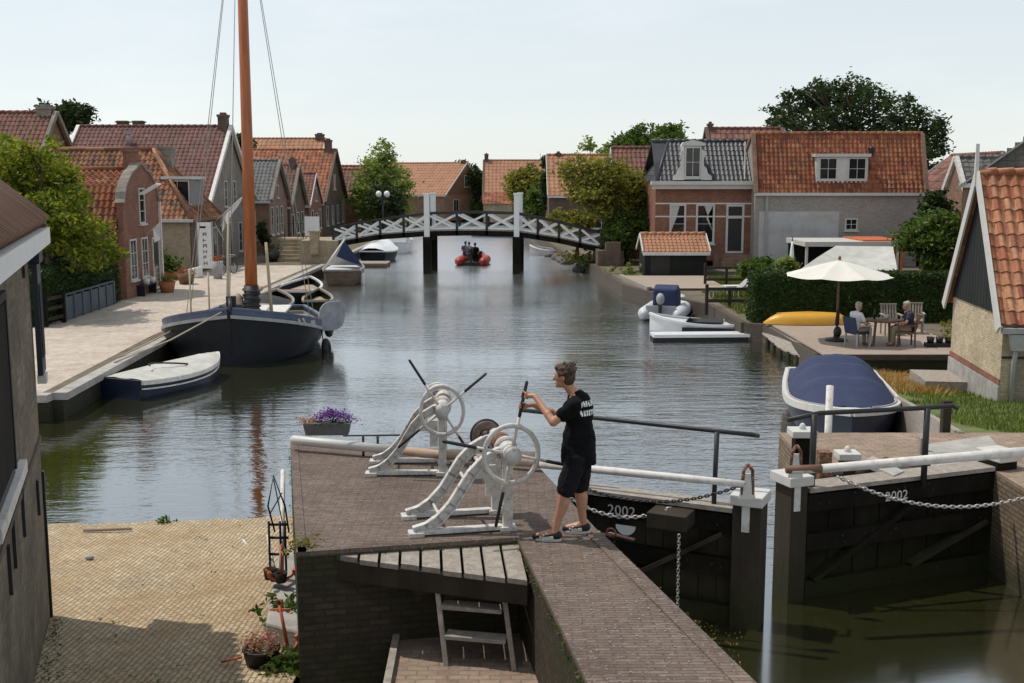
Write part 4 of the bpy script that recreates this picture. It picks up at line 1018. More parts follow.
# tall light green tree by the left end of the bridge
rnd = random.Random(11); Yt = 108
bl = []
for px, py, r in ((427,216,1.4),(424,226,2.0),(431,228,1.9),(419,238,2.2),(430,240,2.4),(424,250,2.4),(436,247,1.9),(415,252,1.9),(434,258,2.0),(422,262,2.2),(440,235,1.2),(412,244,1.2)):
    p = atY(px, py, Yt + rnd.uniform(-2,2)); q = p - V((atY(426,262,Yt).x, Yt, ZG)); bl.append((q.x, q.y, q.z, r*.72, r*.8, r*.8))
tree('poplar_tree', 'tall pale green tree standing behind the left end of the footbridge', (atY(426,262,Yt).x, Yt, ZG), 2.5, .3, bl, 11000, .2, 'leaf_pale', 11)
tree_px('dark_shrub', 'round dark green bush under the tall pale tree by the footbridge', 417, 441, 238, 262, 103, 'leaf_dk', 4200, .2, 12, k=8, cat='bush', group=None)
tree_px('round_tree', 'round dark green tree between the two far houses at the end of the canal', 474, 494, 224, 252, 152, 'leaf_dk', 4500, .3, 13, tr=.3)
tree_px('yellow_tree', 'loose yellow-green tree behind the right bridge post', 508, 535, 224, 254, 118, 'leaf_olive', 5200, .22, 14, tr=.2)
tree_px('green_tree', 'mid green round tree low behind the right half of the footbridge', 521, 541, 238, 260, 104, 'leaf_mid', 4200, .2, 15, tr=.2)
tree_px('conifer', 'narrow dark conifer beside the white verge of the orange roofed house', 531, 540, 221, 258, 97, 'leaf_dk', 2600, .16, 16, tr=.12, k=7)
tree_px('olive_tree', 'large olive brown tree in front of the orange roofs right of the bridge', 545, 603, 212, 264, 69, 'leaf_olive', 15000, .15, 17, tr=.22, k=15, sub=.42)
tree_px('olive_tree', 'low olive bush at the foot of the large olive brown tree beside the bridge', 538, 572, 252, 274, 73, 'leaf_olive', 4200, .14, 18, tr=.12, k=7, cat='bush')
tree_px('round_bush', 'round deep green bush above the brick bridge abutment on the right bank', 572, 604, 250, 287, 67.5, 'leaf_mid', 8000, .13, 19, tr=.12, k=10, cat='bush')
tree_px('tall_tree', 'tall green tree towering behind the olive tree and the black roofed house', 580, 632, 197, 235, 125, 'leaf_mid', 9000, .28, 20, tr=.4, k=12)
tree_px('birch_tree', 'thin wispy treetop left of the tall tree on the skyline', 555, 580, 206, 235, 130, 'leaf_pale', 1500, .24, 21, tr=.2, k=8, sub=.3)
# big oak behind the grey house
rnd = random.Random(23); Yo = 82; bl = []
for px, py, r in ((700,185,2.0),(715,180,2.3),(735,178,2.4),(752,183,2.4),(770,190,2.3),(785,198,1.9),(793,212,1.5),(790,226,1.2),(690,196,1.5),(705,200,2.0),(725,196,2.3),(745,200,2.4),(765,206,2.2),(780,214,1.8),(792,203,1.2),(735,205,2.0),(755,212,2.0),(685,190,.9),(715,174,1.2),(732,171,1.0)):
    p = atY(px, py, Yo + rnd.uniform(-2.5,2.5)); q = p - V((atY(750,260,Yo).x, Yo, ZG)); bl.append((q.x, q.y, q.z, r*.72, r*.9, r*.52))
tree('oak_tree', 'broad dark green oak spreading behind the orange roof of the grey house', (atY(750,260,Yo).x, Yo, ZG), 4.5, .5, bl, 12500, .18, 'leaf_dk', 23, clump=22)
# bushes on the right
tree_px('leafy_bush', 'big leafy bush between the grey house and the stone roofed house', 768, 816, 254, 298, 50, 'leaf_mid', 11000, .12, 24, tr=.1, k=12, cat='bush')
tree_px('leafy_bush', 'taller darker shrub rising behind the big leafy bush at the right', 785, 812, 242, 275, 55, 'leaf_dk', 4800, .13, 25, tr=.1, k=8, cat='bush')
tree_px('garden_shrub', 'small round garden shrub left of the clipped hedge end', 660, 690, 287, 303, 44, 'leaf_mid', 3200, .09, 26, tr=.05, k=7, cat='bush')
tree_px('garden_shrub', 'low flowering shrub under the white parasol edge behind the hedge', 683, 704, 287, 300, 46, 'leaf_pale', 2200, .09, 27, tr=.05, k=6, cat='bush')
def hedge(name, label, x0, x1, y0, y1, z0, z1, n, size, mat, seed, amp=.02, rz=0):
    rnd = random.Random(seed); mb = MB()
    t = thing(name, label, 'hedge', ((x0+x1)/2, (y0+y1)/2, z0), rz)
    hx, hy, H = (x1-x0)/2, (y1-y0)/2, z1-z0
    c = MB(); c.box(-hx+.06, hx-.06, -hy+.06, hy-.06, -.1, H-.08); c.build('branches', M[mat], t)
    ar = [(2*hx*H, 0), (2*hx*H, 1), (2*hy*H, 2), (2*hy*H, 3), (4*hx*hy, 4)]; tot = sum(a for a, _ in ar)
    for a, k in ar:
        for _ in range(int(n*a/tot)):
            x, y, z = rnd.uniform(-hx,hx), rnd.uniform(-hy,hy), rnd.uniform(0,H)
            if k == 0: y = -hy
            elif k == 1: y = hy
            elif k == 2: x = -hx
            elif k == 3: x = hx
            else: z = H
            bump = amp * (math.sin(x*3.1+z*2.3) + math.sin(x*1.3 - z*4.1 + y*2.7)) * .6
            if k < 2: y += (bump if k else -bump)
            elif k == 4: z += bump
            leaves(mb, rnd, (x,y,z), (.03,.03,.03), 1, size)
    mb.build('foliage', M[mat], t, recalc=False)
hedge('clipped_hedge', 'clipped dark green hedge behind the terrace with the seated couple', atY(672,330,39.6).x, atY(812,330,39.6).x, 39.6, 40.7, ZG-.1, zY(297,39.6), 21000, .06, 'leaf_hedge', 31)
hedge('dark_hedge', 'dark hedge behind the blue-grey fence under the yellow-green tree', -18.4, -16.25, 38.5, 46.4, ZG, 2.5, 9000, .08, 'leaf_hedge', 32)
hedge('far_hedge', 'low bright hedge at the far end of the canal below the round dark tree', -9.5, 3.5, 150.5, 152, ZG, 2.4, 4000, .2, 'leaf_mid', 33)
# ------------------------------------------------------------------ footbridge
def footbridge():
    YB = 68.0
    t = thing('footbridge', 'white and black wooden footbridge arching over the middle of the canal', 'bridge', (-2.5, YB, 0))
    px_pts = [(394,2.75,1.95),(425,3.22,2.42),(456,3.58,2.62),(486,3.64,2.66),(515,3.58,2.6),(543,3.05,2.2),(571,2.40,1.62)]
    xs = [((p-512)*YB/747 + 2.5, a, b) for p, a, b in px_pts]
    def zz(x, k):
        for (xa, *A), (xb, *B) in zip(xs[:-1], xs[1:]):
            if x <= xb: f = (x-xa)/(xb-xa); return A[k]*(1-f) + B[k]*f
        return xs[-1][1+k]
    WB = 1.9; x0, x1 = xs[0][0], xs[-1][0]; SK = .08
    d = MB(); n = 40
    for i in range(n):
        a = x0 + (x1-x0)*i/n; b = x0 + (x1-x0)*(i+1)/n - .02
        d.prism([(a,0,zz(a,1)-.22),(b,0,zz(b,1)-.22),(b+SK,WB,zz(b,1)-.22),(a+SK,WB,zz(a,1)-.22)], (0,0,.12))
    d.build('deck', M['deck_dk'], t)
    for y, s in ((-.02, 0), (WB+.02, SK)):
        g_ = MB()
        for i in range(24):
            a = x0 + (x1-x0)*i/24; b = x0 + (x1-x0)*(i+1)/24
            g_.beam((a+s, y, zz(a,1)-.24), (b+s, y, zz(b,1)-.24), .14, .3)
        g_.build('girder', M['tar'], t)
        hr = MB()
        for i in range(24):
            a = x0 + (x1-x0)*i/24; b = x0 + (x1-x0)*(i+1)/24
            hr.beam((a+s, y, zz(a,0)), (b+s, y, zz(b,0)), .12, .11)
        hr.build('handrail', M['black_iron'], t)
        marks = [x0 + (xs[2][0]-x0)*k/4 for k in range(5)] + [xs[2][0] + (xs[4][0]-xs[2][0])*k/3 for k in range(1,4)] + [xs[4][0] + (x1-xs[4][0])*k/4 for k in range(1,5)]
        for k, x in enumerate(marks):
            p = MB(); p.box(x+s-.07, x+s+.07, y-.07, y+.07, zz(x,1)-.35, zz(x,0)-.06); p.build('rail_post', M['black_iron'], t)
        for a, b in zip(marks[:-1], marks[1:]):
            a, b = a+.08, b-.08
            c = MB()
            for q in ((a, 1, b, 0), (a, 0, b, 1)):
                za, zb = zz(q[0],q[1]), zz(q[2],q[3])
                za += -.1 if q[1] == 0 else .06; zb += -.1 if q[3] == 0 else .06
                c.beam((q[0]+s, y + (.03 if q[1] else -.03), za), (q[2]+s, y + (.03 if q[1] else -.03), zb), .05, .12)
            mid = (a+b)/2
            c.beam((a+s, y, zz(a,1)+.05), (b+s, y, zz(b,1)+.05), .06, .1)
            c.build('cross_brace', M['white_clean'], t)
    for i in (2, 4):
        for y, s in ((-.2, 0), (WB+.2, SK+.14)):
            x = xs[i][0] + s
            p = MB(); p.box(x-.16, x+.16, y-.16, y+.16, 2.2, 4.75); p.box(x-.2, x+.2, y-.2, y+.2, 4.7, 4.8); p.build('white_post', M['white_clean'], t)
            p = MB(); p.box(x-.24, x+.24, y-.22, y+.22, -1.2, 2.2); p.build('pile', M['tar'], t)
        p = MB(); p.box(xs[i][0]-.14, xs[i][0]+SK+.3, -.3, WB+.3, 2.0, 2.2); p.build('cross_beam', M['tar'], t)
footbridge()
# brick abutments and the steps at the left landing
t = thing('bridge_abutment', 'brick abutment carrying the left end of the footbridge, beside the quay steps', 'abutment', (-11.4, 67.2, 0))
m_ = MB(); m_.box(-1.2, 1.0, 0, 3.2, -1.2, 2.0); m_.build('wall', M['br_tan'], t)
m_ = MB(); m_.box(-.6, -.1, -.25, .3, 1.2, 2.5); m_.box(-.68, -.02, -.32, .36, 2.5, 2.62); m_.build('pillar', M['br_tan'], t)
t = thing('bridge_abutment', 'dark brick abutment at the right end of the footbridge below the round green bush', 'abutment', (5.75, 65.6, 0))
m_ = MB(); m_.box(-.75, .75, 0, 4, -1.2, 1.5); m_.build('wall', M['br_dark'], t)
m_ = MB(); m_.box(-.3, .55, -.2, .5, .4, 2.0); m_.build('pillar', M['br_dark'], t)
t = thing('quay_steps', 'broad brick steps rising to the left end of the footbridge', 'steps', (atY(357,285,70).x, 69.0, ZG))
ws = atY(386,285,70).x - atY(357,285,70).x
for i in range(6):
    m_ = MB(); m_.box(0, ws, i*.34, i*.34+.34, -.2, .21*(i+1)); m_.build('tread', M['br_tan'], t)
m_ = MB(); m_.box(-.3, ws+.3, 2.04, 4.0, -.2, 1.3); m_.build('landing', M['br_tan'], t)
m_ = MB(); m_.tube([(.2,2.2,1.3),(.2,2.2,2.25),(ws*.5,2.2,2.25),(ws*.5,2.2,1.3)], .035, 6); m_.build('handrail', M['black_iron'], t)

# ------------------------------------------------------------------ boats
def hull_sections(L, B, H, bowrise=.4, sternrise=.15, p=2.4, stern=.75, draft=.35, n=22, m=7, flare=.6):
    """local x from the stern (0) to the bow (L); returns rows of section points, port then starboard"""
    rows = []
    for i in range(n + 1):
        t = i / n
        if t < .45: bw = stern + (1 - stern) * math.sin(math.pi/2 * t/.45)
        else: bw = max(0.0, 1 - ((t-.45)/.55) ** p)
        bw *= B/2
        zs = H + (bowrise * ((t-.35)/.65)**2 if t > .35 else sternrise * ((.35-t)/.35)**2)
        half = []
        for j in range(m + 1):
            a = math.pi/2 * j / m
            y = bw * math.sin(a) ** flare; z = -draft + (zs + draft) * (1 - math.cos(a))
            half.append((y, z))
        rows.append((t * L, bw, zs, half))
    return rows
def hull_mesh(mb, rows, th=.05):
    vs = []; fs = []; m = len(rows[0][3]) - 1; k = 2 * m + 1
    for x, bw, zs, half in rows:
        sec = [(x, -y, z) for y, z in reversed(half)] + [(x, y, z) for y, z in half[1:]]
        vs += sec
    for i in range(len(rows) - 1):
        for j in range(k - 1): fs.append((i*k+j, i*k+j+1, (i+1)*k+j+1, (i+1)*k+j))
    fs.append(tuple(range(k)))
    mb.add(vs, fs, True)
def rail(mb, rows, w=.1, h=.08, dz=0, inset=0):
    for s in (-1, 1):
        pts = [(x, s*max(0, bw-inset), zs+dz) for x, bw, zs, _ in rows]
        for a, b in zip(pts[:-1], pts[1:]): mb.beam(a, b, w, h)
    x, bw, zs, _ = rows[0]; mb.beam((x, -bw, zs+dz), (x, bw, zs+dz), w, h)
def lid(mb, rows, a, b, inset, dz, crown, nj=8, rnd=None):
    """a crowned surface between the two sheer lines, from row a to row b"""
    vs = []; fs = []; k = nj + 1
    R_ = rows[a:b+1]
    for i, (x, bw, zs, _) in enumerate(R_):
        e = min(1, min(i, len(R_)-1-i) / 2.5)
        w = max(0, bw - inset)
        for j in range(k):
            s = -1 + 2*j/nj
            vs.append((x, w*s, zs + dz + crown*(1 - s*s)*(.35+.65*e) + (rnd.uniform(-.015,.015) if rnd and abs(s) < .95 else 0)))
    for i in range(len(R_)-1):
        for j in range(nj): fs.append((i*k+j, i*k+j+1, (i+1)*k+j+1, (i+1)*k+j))
    mb.add(vs, fs, True)
def heading(p, q): return math.atan2(q[1]-p[1], q[0]-p[0])
def fender(parent, p, mat='white_gel', r=.1, h=.45):
    f = MB(); f.cap((p[0],p[1],p[2]), (p[0],p[1],p[2]+h), r, r*.9, 10); f.tube([(p[0],p[1],p[2]+h),(p[0],p[1]*.9,p[2]+h+.4)], .015, 5); f.build('fender', M[mat], parent)

# -- the big sailing barge with the varnished mast
def barge():
    stern, bow = (-9.35, 42.0), (-8.6, 34.0); L = math.dist(stern, bow)
    t = thing('sailing_barge', 'large black and slate blue sailing barge with a tall varnished orange mast moored left', 'boat', (stern[0], stern[1], 0), heading(stern, bow))
    rows = hull_sections(L, 5.0, .58, .95, .12, p=5.0, stern=.62, draft=.4, n=30, flare=.5)
    h = MB(); hull_mesh(h, rows); h.build('hull', M['hullblack'], t)
    s = MB()
    for sg in (-1, 1):
        for (xa, ba, za, _), (xb, bb, zb, _) in zip(rows[:-1], rows[1:]):
            s.prism([(xa, sg*(ba-.05), za-.05), (xb, sg*(bb-.05), zb-.05), (xb, sg*(bb+.0), zb+.22), (xa, sg*(ba+.0), za+.22)], (0, sg*.05, 0))
    s.build('bulwark', M['hullblue'], t)
    r = MB(); rail(r, rows, .16, .1, .0); r.build('rubbing_strake', M['grey_paint'], t)
    r = MB(); rail(r, rows, .14, .06, .25, .02); r.build('cap_rail', M['hullblue'], t)
    d = MB(); lid(d, rows, 1, 29, .08, -.02, .1); d.build('deck', M['plank'], t)
    c = MB(); c.box(.9, 2.9, -1.05, 1.05, .5, 1.0); c.box(.8, 3.0, -1.15, 1.15, 1.0, 1.07); ca = c.build('cabin', M['white_old'], t)
    for y in (-1.06, 1.06):
        for x in (1.05, 2.0):
            g_ = MB(); g_.box(x, x+.7, y-.012, y+.012, .75, .98); g_.build('porthole', M['glass'], ca)
    c = MB(); c.box(3.3, 3.9, -.9, .9, .5, .8); c.build('hatch', M['white_old'], t)
    c = MB(); lid(c, rows, 23, 28, .35, .12, .35); c.build('foredeck_cover', M['tarp'], t)
    xm = L - 2.9; ym = .3
    m_ = MB(); m_.tube([(xm,ym,1.85),(xm,ym+.02,6),(xm,ym+.04,17)], [.205,.185,.13], 14); m_.build('mast', M['mast'], t)
    m_ = MB(); m_.tube([(xm,ym,.4),(xm,ym,2.2)], [.27,.24], 14)
    for i in range(9): m_.ring((xm,ym,1.0+.13*i), (random.uniform(-.15,.15),random.uniform(-.15,.15),1), .27, .035, 18, 6)
    m_.build('mast_case', M['black_iron'], t)
    f = MB(); f.ell((xm-.1,ym-.46,1.45), (.2,.22,.5), 10, 8); f.ell((xm-.1,ym-.4,1.2), (.26,.25,.25), 10, 7); f.build('rope_coil', M['rope'], t)
    for (y, x) in ((2.1, xm-1.2), (-2.1, xm-1.2), (2.15, xm-2.2), (-2.15, xm-2.2)):
        l = MB(); l.tube([(x,y,.8),(xm,ym+.03,15.5)], .013, 5); l.build('shroud', M['chain'], t)
    l = MB(); l.tube([(L-.15,0,1.75),(xm,ym+.03,16)], .014, 5); l.build('forestay', M['chain'], t)
    # gaff and boom standing beside the mast
    b_ = MB(); b_.tube([(xm-.2,ym+.62,1.0),(xm-.15,ym+.5,3.6)], [.06,.045], 8); b_.build('spar', M['rope'], t)
    b_ = MB(); b_.tube([(xm+.4,ym-.75,.9),(xm+.35,ym-.6,4.6)], [.05,.04], 8); b_.build('boathook_pole', M['rope'], t)
    b_ = MB(); b_.tube([(xm-.3,ym,1.9),(1.4,.15,1.75)], [.1,.08], 8); b_.build('boom', M['mast'], t)
    for y, x in ((-1.5, xm+.9), (-.75, xm+1.9)):
        b_ = MB(); b_.tube([(x,y,1.1),(x,y,2.8)], .028, 6); b_.build('stanchion', M['rope'], t)
    # windlass at the stem, anchor gear
    w = MB(); w.tube([(L-.5,-.35,1.72),(L-.5,.35,1.72)], .12, 10); w.box(L-.62,L-.4,-.14,.14,1.45,2.1); w.tube([(L-.05,-.05,1.3),(L+.05,.05,1.8),(L-.2,.0,2.05)], .06, 7); w.build('windlass', M['black_iron'], t)
    st = MB(); st.prism([(L-.35,-.05,-.3),(L+.06,-.05,.4),(L+.08,-.05,1.75),(L-.3,-.05,1.7)], (0,.1,0)); st.build('stem', M['hullblack'], t)
    # leeboard on the canal side (starboard in this frame is +y)
    i = 20; x, bw, zs, _ = rows[i]
    lb = MB(); pts = []
    for a in range(0, 360, 20):
        ca_, sa = math.cos(R(a)), math.sin(R(a)); q_ = .5 + .5*math.copysign(abs(ca_)**.6, ca_); pts.append((x - .5 - .35*q_, bw - .02 + .85*q_ + .12*sa, zs + .3 + .5*math.copysign(abs(sa)**.6, sa)))
    lb.prism(pts, (-.07,-.03,0)); lb.build('leeboard', M['board_grey'], t)
    for dx, z in ((-1.7, .62), (-.5, .0)):
        f = MB(); f.ring((x+dx, bw+.2, z), (.1,1,.1), .26, .12, 22, 8); f.tube([(x+dx, bw+.1, z+.2),(x+dx, bw, zs+.25)], .02, 5); f.build('tyre_fender', M['black'], t)
    # white painted mark on the bulwark
    for k_, (dx, w_) in enumerate(((-1.75,.26),(-1.4,.28))):
        xx = L + dx; i2 = min(range(len(rows)), key=lambda q: abs(rows[q][0]-xx)); (xa, ba, za, _), (xb, bb, zb, _) = rows[i2], rows[i2+1]
        mk = MB()
        for u in (0, w_*.55): mk.beam((xa+u, ba+.075 - (ba-bb)*u/(xb-xa), za-.02), (xa+u+w_*.3, ba+.075 - (ba-bb)*(u+w_*.3)/(xb-xa), za+.19), .02, .06, up=(0,1,0))
        mk.build('hull_mark', M['white_old'], t)
    # mooring line to the quay
    return t
barge()
tag(MB().tube([(-8.75,34.1,1.7),(-9.9,32.4,1.05),(-10.95,30.6,.67)], .022, 6).build('mooring_rope', M['rope']), 'mooring rope from the barge bow to the left quay', 'rope')
tag(MB().tube([(-10.6,35.6,1.0),(-10.9,33.5,.8),(-11.15,31.5,.67)], .022, 6).build('mooring_rope', M['rope']), 'slack mooring rope between the barge side and the quay edge', 'rope')

def covered_sloop():
    stern, bow = (-10.2, 28.9), (-8.65, 32.7); L = math.dist(stern, bow)
    t = thing('covered_sloop', 'small navy and white sloop under a pale cover, moored nearest on the left', 'boat', (stern[0], stern[1], 0), heading(stern, bow))
    rows = hull_sections(L, 1.85, .46, .2, .06, p=2.2, stern=.78, draft=.3)
    h = MB(); hull_mesh(h, rows); h.build('hull', M['navy_paint'], t)
    s = MB(); rail(s, rows, .1, .11, -.06); s.build('rubbing_strake', M['white_old'], t)
    s = MB(); rail(s, rows, .05, .035, -.22, -.015); s.build('white_stripe', M['white_old'], t)
    c = MB(); lid(c, rows, 0, 21, -.03, .0, .09, rnd=random.Random(2)); c.build('cover', M['tarp'], t)
    tr = MB(); x, bw, zs, half = rows[0]; tr.prism([(x-.03,-y,z) for y, z in half[::-1]] + [(x-.03,y,z) for y, z in half[1:]], (-.03,0,0)); tr.build('transom', M['navy_paint'], t)
    r = MB(); pts = [(L*.25+.22*k, .25*math.sin(k*.9) - .1, .72 - .004*k*k + .0) for k in range(9)]; r.tube(pts, .025, 6); r.build('cover_rope', M['black'], t)
covered_sloop()

def small_boat(name, label, c, L, B, ang, hullm, topm=None, H=.5, cabin=None, cover=None, stern=.75, p=2.2, open_=True, group=None, crown=.3, seats=2):
    t = thing(name, label, 'boat', (c[0] - math.cos(ang)*L/2, c[1] - math.sin(ang)*L/2, 0), ang, group)
    rows = hull_sections(L, B, H, .3, .08, p=p, stern=stern, draft=.3)
    h = MB(); hull_mesh(h, rows); h.build('hull', M[hullm], t)
    s = MB(); rail(s, rows, .1, .09, 0); s.build('gunwale', M[topm or 'white_old'], t)
    f = MB(); lid(f, rows, 1, 20, .12, -.28 if open_ else -.03, .02); f.build('floor' if open_ else 'deck', M['deck'] if open_ else M['white_gel'], t)
    if cover:
        c_ = MB(); lid(c_, rows, cover[0], cover[1], -.02, .03, crown, rnd=random.Random(int(L*100))); c_.build('cover', M[cover[2]], t)
    elif open_:
        for k in range(seats):
            x, bw, zs, _ = rows[5 + 6*k]; q = MB(); q.box(x-.14, x+.14, -bw+.1, bw-.1, zs-.16, zs-.11); q.build('thwart', M['woodbr'], t)
    if cabin:
        x0, x1, hh, mt = cabin; q = MB(); zb = H - .05; w = B*.36
        q.prism([(x0,-w,zb),(x1,-w,zb),(x1-.35,-w*.9,zb+hh),(x0+.15,-w*.9,zb+hh)], (0,w*1.9,0)); cb = q.build('cabin', M[mt], t)
        q = MB(); q.prism([(x0+.25,-w-.02,zb+hh*.45),(x1-.35,-w-.02,zb+hh*.45),(x1-.45,-w-.02,zb+hh*.85),(x0+.3,-w-.02,zb+hh*.85)], (0,w*1.9+.05,0)); q.build('cabin_window', M['glass'], cb)
    return t
small_boat('motor_launch', 'dark launch under a black tarpaulin with a white foredeck, behind the barge', (-10.2, 46.8), 5.0, 2.1, R(93), 'hullblack', 'plank', .55, cover=(1,12,'black'), crown=.35)
b_ = small_boat('open_boat', 'open black boat with pale gunwales, third from the near end of the quay', (-10.1, 53.2), 5.2, 2.1, R(88), 'hullblack', 'white_old', .55)
fender(b_, (2.0,-1.05,.1), 'black'); 
b_ = small_boat('tent_boat', 'brown boat with a boom, blue and white tent cloth and white fenders before the footbridge', (-9.35, 62.6), 5.6, 2.2, R(95), 'br_dark', 'plank', .75, open_=False)
m_ = MB(); m_.tube([(.6,.9,.9),(2.2,-.1,2.35)], .06, 7); m_.build('boom', M['white'], b_)
m_ = MB(); m_.add([(1.2,.3,1.5),(2.2,-.1,2.3),(3.2,-1.0,.85),(1.4,-1.05,.85)], [(0,1,2,3)]); m_.build('tent_cloth', M['navy'], b_)
m_ = MB(); m_.add([(2.2,-.1,2.3),(3.4,.9,.85),(3.2,-1.0,.85)], [(0,1,2)]); m_.build('tent_flap', M['tarp'], b_)
for x in (.7, 1.4): fender(b_, (x,-1.12,.05), 'cream')
small_boat('motor_cruiser', 'dark hulled boat with a white cover moored just beyond the left bridge end', (-9.2, 79), 5.6, 2.3, R(85), 'hullblack', 'white_gel', .7, cover=(0,21,'white_gel'), crown=.55)
small_boat('cabin_cruiser', 'white cabin cruiser behind the dark hulled boat, left beyond the footbridge', (-8.9, 88), 6, 2.4, R(90), 'white_gel', 'white_gel', .8, cabin=(1.0,4.2,1.0,'white_gel'), open_=False)
small_boat('work_boat', 'low dark workboat lying far off under the middle of the footbridge', (-.6, 112), 7, 2.6, R(170), 'hullblack', 'tar2', .7, open_=False, cabin=(1,3,.7,'black_iron'))
small_boat('rowing_boat', 'small grey rowing boat pulled to the right bank beyond the footbridge', (2.9, 84), 3.6, 1.4, R(150), 'grey_paint', 'white_old', .4)
m_ = MB()
for i in range(9): m_.box(-1.4+.3*i, -1.4+.3*i+.28, -1.1, 1.1, .2, .28)
m_.box(-1.4, 1.3, -.9, -.6, -.2, .2); m_.box(-1.4, 1.3, .6, .9, -.2, .2)
o_ = m_.build('float_raft', M['plank']); o_.location = (-9.3, 73.2, 0); tag(o_, 'low grey plank raft floating under the left end of the footbridge', 'raft')

# right side: grey inflatable with blue console cover
def rib_mesh(mb, L, B, r, z=.28):
    pts = [(0,-B/2+r,z),(L*.6,-B/2+r,z),(L*.82,-B/2+r+.18*B,z+.05),(L*.95,-.14*B,z+.16),(L,0,z+.2),(L*.95,.14*B,z+.16),(L*.82,B/2-r-.18*B,z+.05),(L*.6,B/2-r,z),(0,B/2-r,z)]
    fine = []
    for a, b in zip(pts[:-1], pts[1:]):
        for k in range(3): fine.append(V(a).lerp(V(b), k/3))
    fine.append(V(pts[-1])); fine = [V((-.35,-B/2+r,z))] + fine + [V((-.35,B/2-r,z))]
    mb.tube(fine, [r*.35] + [r]*(len(fine)-2) + [r*.35], 12)
def outboard(parent, x, z=.55, mat='grey_paint', y=0):
    o = MB(); o.ell((x-.25,y,z+.3), (.22,.17,.24), 12, 8); ob = o.build('outboard', M[mat], parent)
    o = MB(); o.box(x-.32,x-.18,y-.06,y+.06,-.5,z+.2); o.ell((x-.25,y,-.35), (.24,.06,.07), 10, 6); o.build('engine_leg', M['black_iron'], ob)
t = thing('inflatable_boat', 'grey inflatable boat with a blue console cover and outboard by the right bank', 'boat', (6.0, 45.0, 0), R(74))
m_ = MB(); rib_mesh(m_, 4.2, 1.9, .27); m_.build('tube', M['tube_grey'], t)
m_ = MB(); m_.box(-.1,3.2,-.62,.62,.08,.22); m_.box(-.12,-.05,-.6,.6,.1,.62); m_.build('floor', M['grey_paint'], t)
m_ = MB(); m_.prism([(.9,-.5,.2),(2.3,-.5,.2),(2.1,-.5,1.0),(1.5,-.5,1.35),(.95,-.5,1.2)], (0,1.0,0)); m_.build('console_cover', M['navy'], t, bevel=.08)
outboard(t, -.05, .62)
t = small_boat('speedboat', 'white speedboat with black trim lying behind the white edged pontoon', (7.0, 41.8), 3.7, 1.7, R(166), 'white_gel', 'white_gel', .34, open_=False, stern=.85)
m_ = MB(); m_.box(1.0,2.3,-.55,.55,.3,.44); m_.build('cockpit', M['black_iron'], t)
m_ = MB(); m_.prism([(2.3,-.6,.36),(2.3,.6,.36),(2.05,.5,.7),(2.05,-.5,.7)], (.03,0,.0)); m_.build('windscreen', M['glass'], t)
for sg in (-1, 1):
    m_ = MB(); m_.box(.2,2.4,sg*.86-.02,sg*.86+.02,.1,.26); m_.build('dark_stripe', M['black_iron'], t)
outboard(t, .0, .4, 'black_iron')
t = thing('pontoon', 'long narrow floating pontoon with a white edge before the white speedboat', 'pontoon', (4.95, 39.6, 0), R(3))
m_ = MB(); m_.box(0,3.5,-.35,.35,-.1,.13); m_.build('float', M['black_iron'], t)
m_ = MB(); m_.box(.02,3.48,-.4,.4,.133,.24); m_.build('top', M['white_gel'], t)

# covered boat near the sluice, right
def covered_boat():
    bow, stern = (7.15, 23.2), (8.3, 29.0); L = math.dist(stern, bow)
    t = thing('covered_boat', 'white and navy boat under a dark blue canvas cover beside the lawn', 'boat', (stern[0], stern[1], 0), heading(stern, bow))
    rows = hull_sections(L, 2.45, .62, .22, .1, p=3.4, stern=.86, draft=.3, n=26)
    h = MB(); hull_mesh(h, rows); h.build('hull', M['navy_paint'], t)
    s = MB(); rail(s, rows, .15, .15, -.02); s.build('gunwale', M['white'], t)
    c = MB(); nj = 14; vs = []; fs = []; R_ = rows[1:25]; rn = random.Random(4)
    for i, (x, bw, zs, _) in enumerate(R_):
        u = i/(len(R_)-1); prof = min(1, u/.14) * (1 if u < .5 else max(0, 1 - ((u-.5)/.5)**1.6))
        ribk = .07*math.cos(u*2*math.pi*4) if u < .75 else 0
        for j in range(nj+1):
            sgn = -1+2*j/nj
            vs.append((x, (bw-.06)*sgn*(1 if abs(sgn) > .99 else .99), zs + .06 + (.62*prof + ribk*prof)*(1-abs(sgn)**3.2) + rn.uniform(-.02,.02)))
    for i in range(len(R_)-1):
        for j in range(nj): fs.append((i*(nj+1)+j, i*(nj+1)+j+1, (i+1)*(nj+1)+j+1, (i+1)*(nj+1)+j))
    c.add(vs, fs, True); c.build('canvas_cover', M['navy'], t)
    s = MB(); rail(s, rows[1:25], .03, .03, .07, .03); s.build('cover_hem', M['grey_paint'], t)
    d_ = MB(); lid(d_, rows, 20, 25, .05, .02, .05); d_.build('foredeck', M['white_gel'], t)
covered_boat()
# mooring pole and rope for it
p_ = at(732,408,RPZ); tag(MB().tube([(p_.x,p_.y+.9,-.8),(p_.x,p_.y+.9,2.25)], .06, 10).build('mooring_pole', M['white_old']), 'pale mooring pole standing in front of the blue covered boat', 'pole')

small_boat('dinghy', 'small dark dinghy with wooden seats rafted outside the dark boats behind the barge', (-8.7, 50.2), 3.4, 1.3, R(98), 'tar', 'plank', .35)
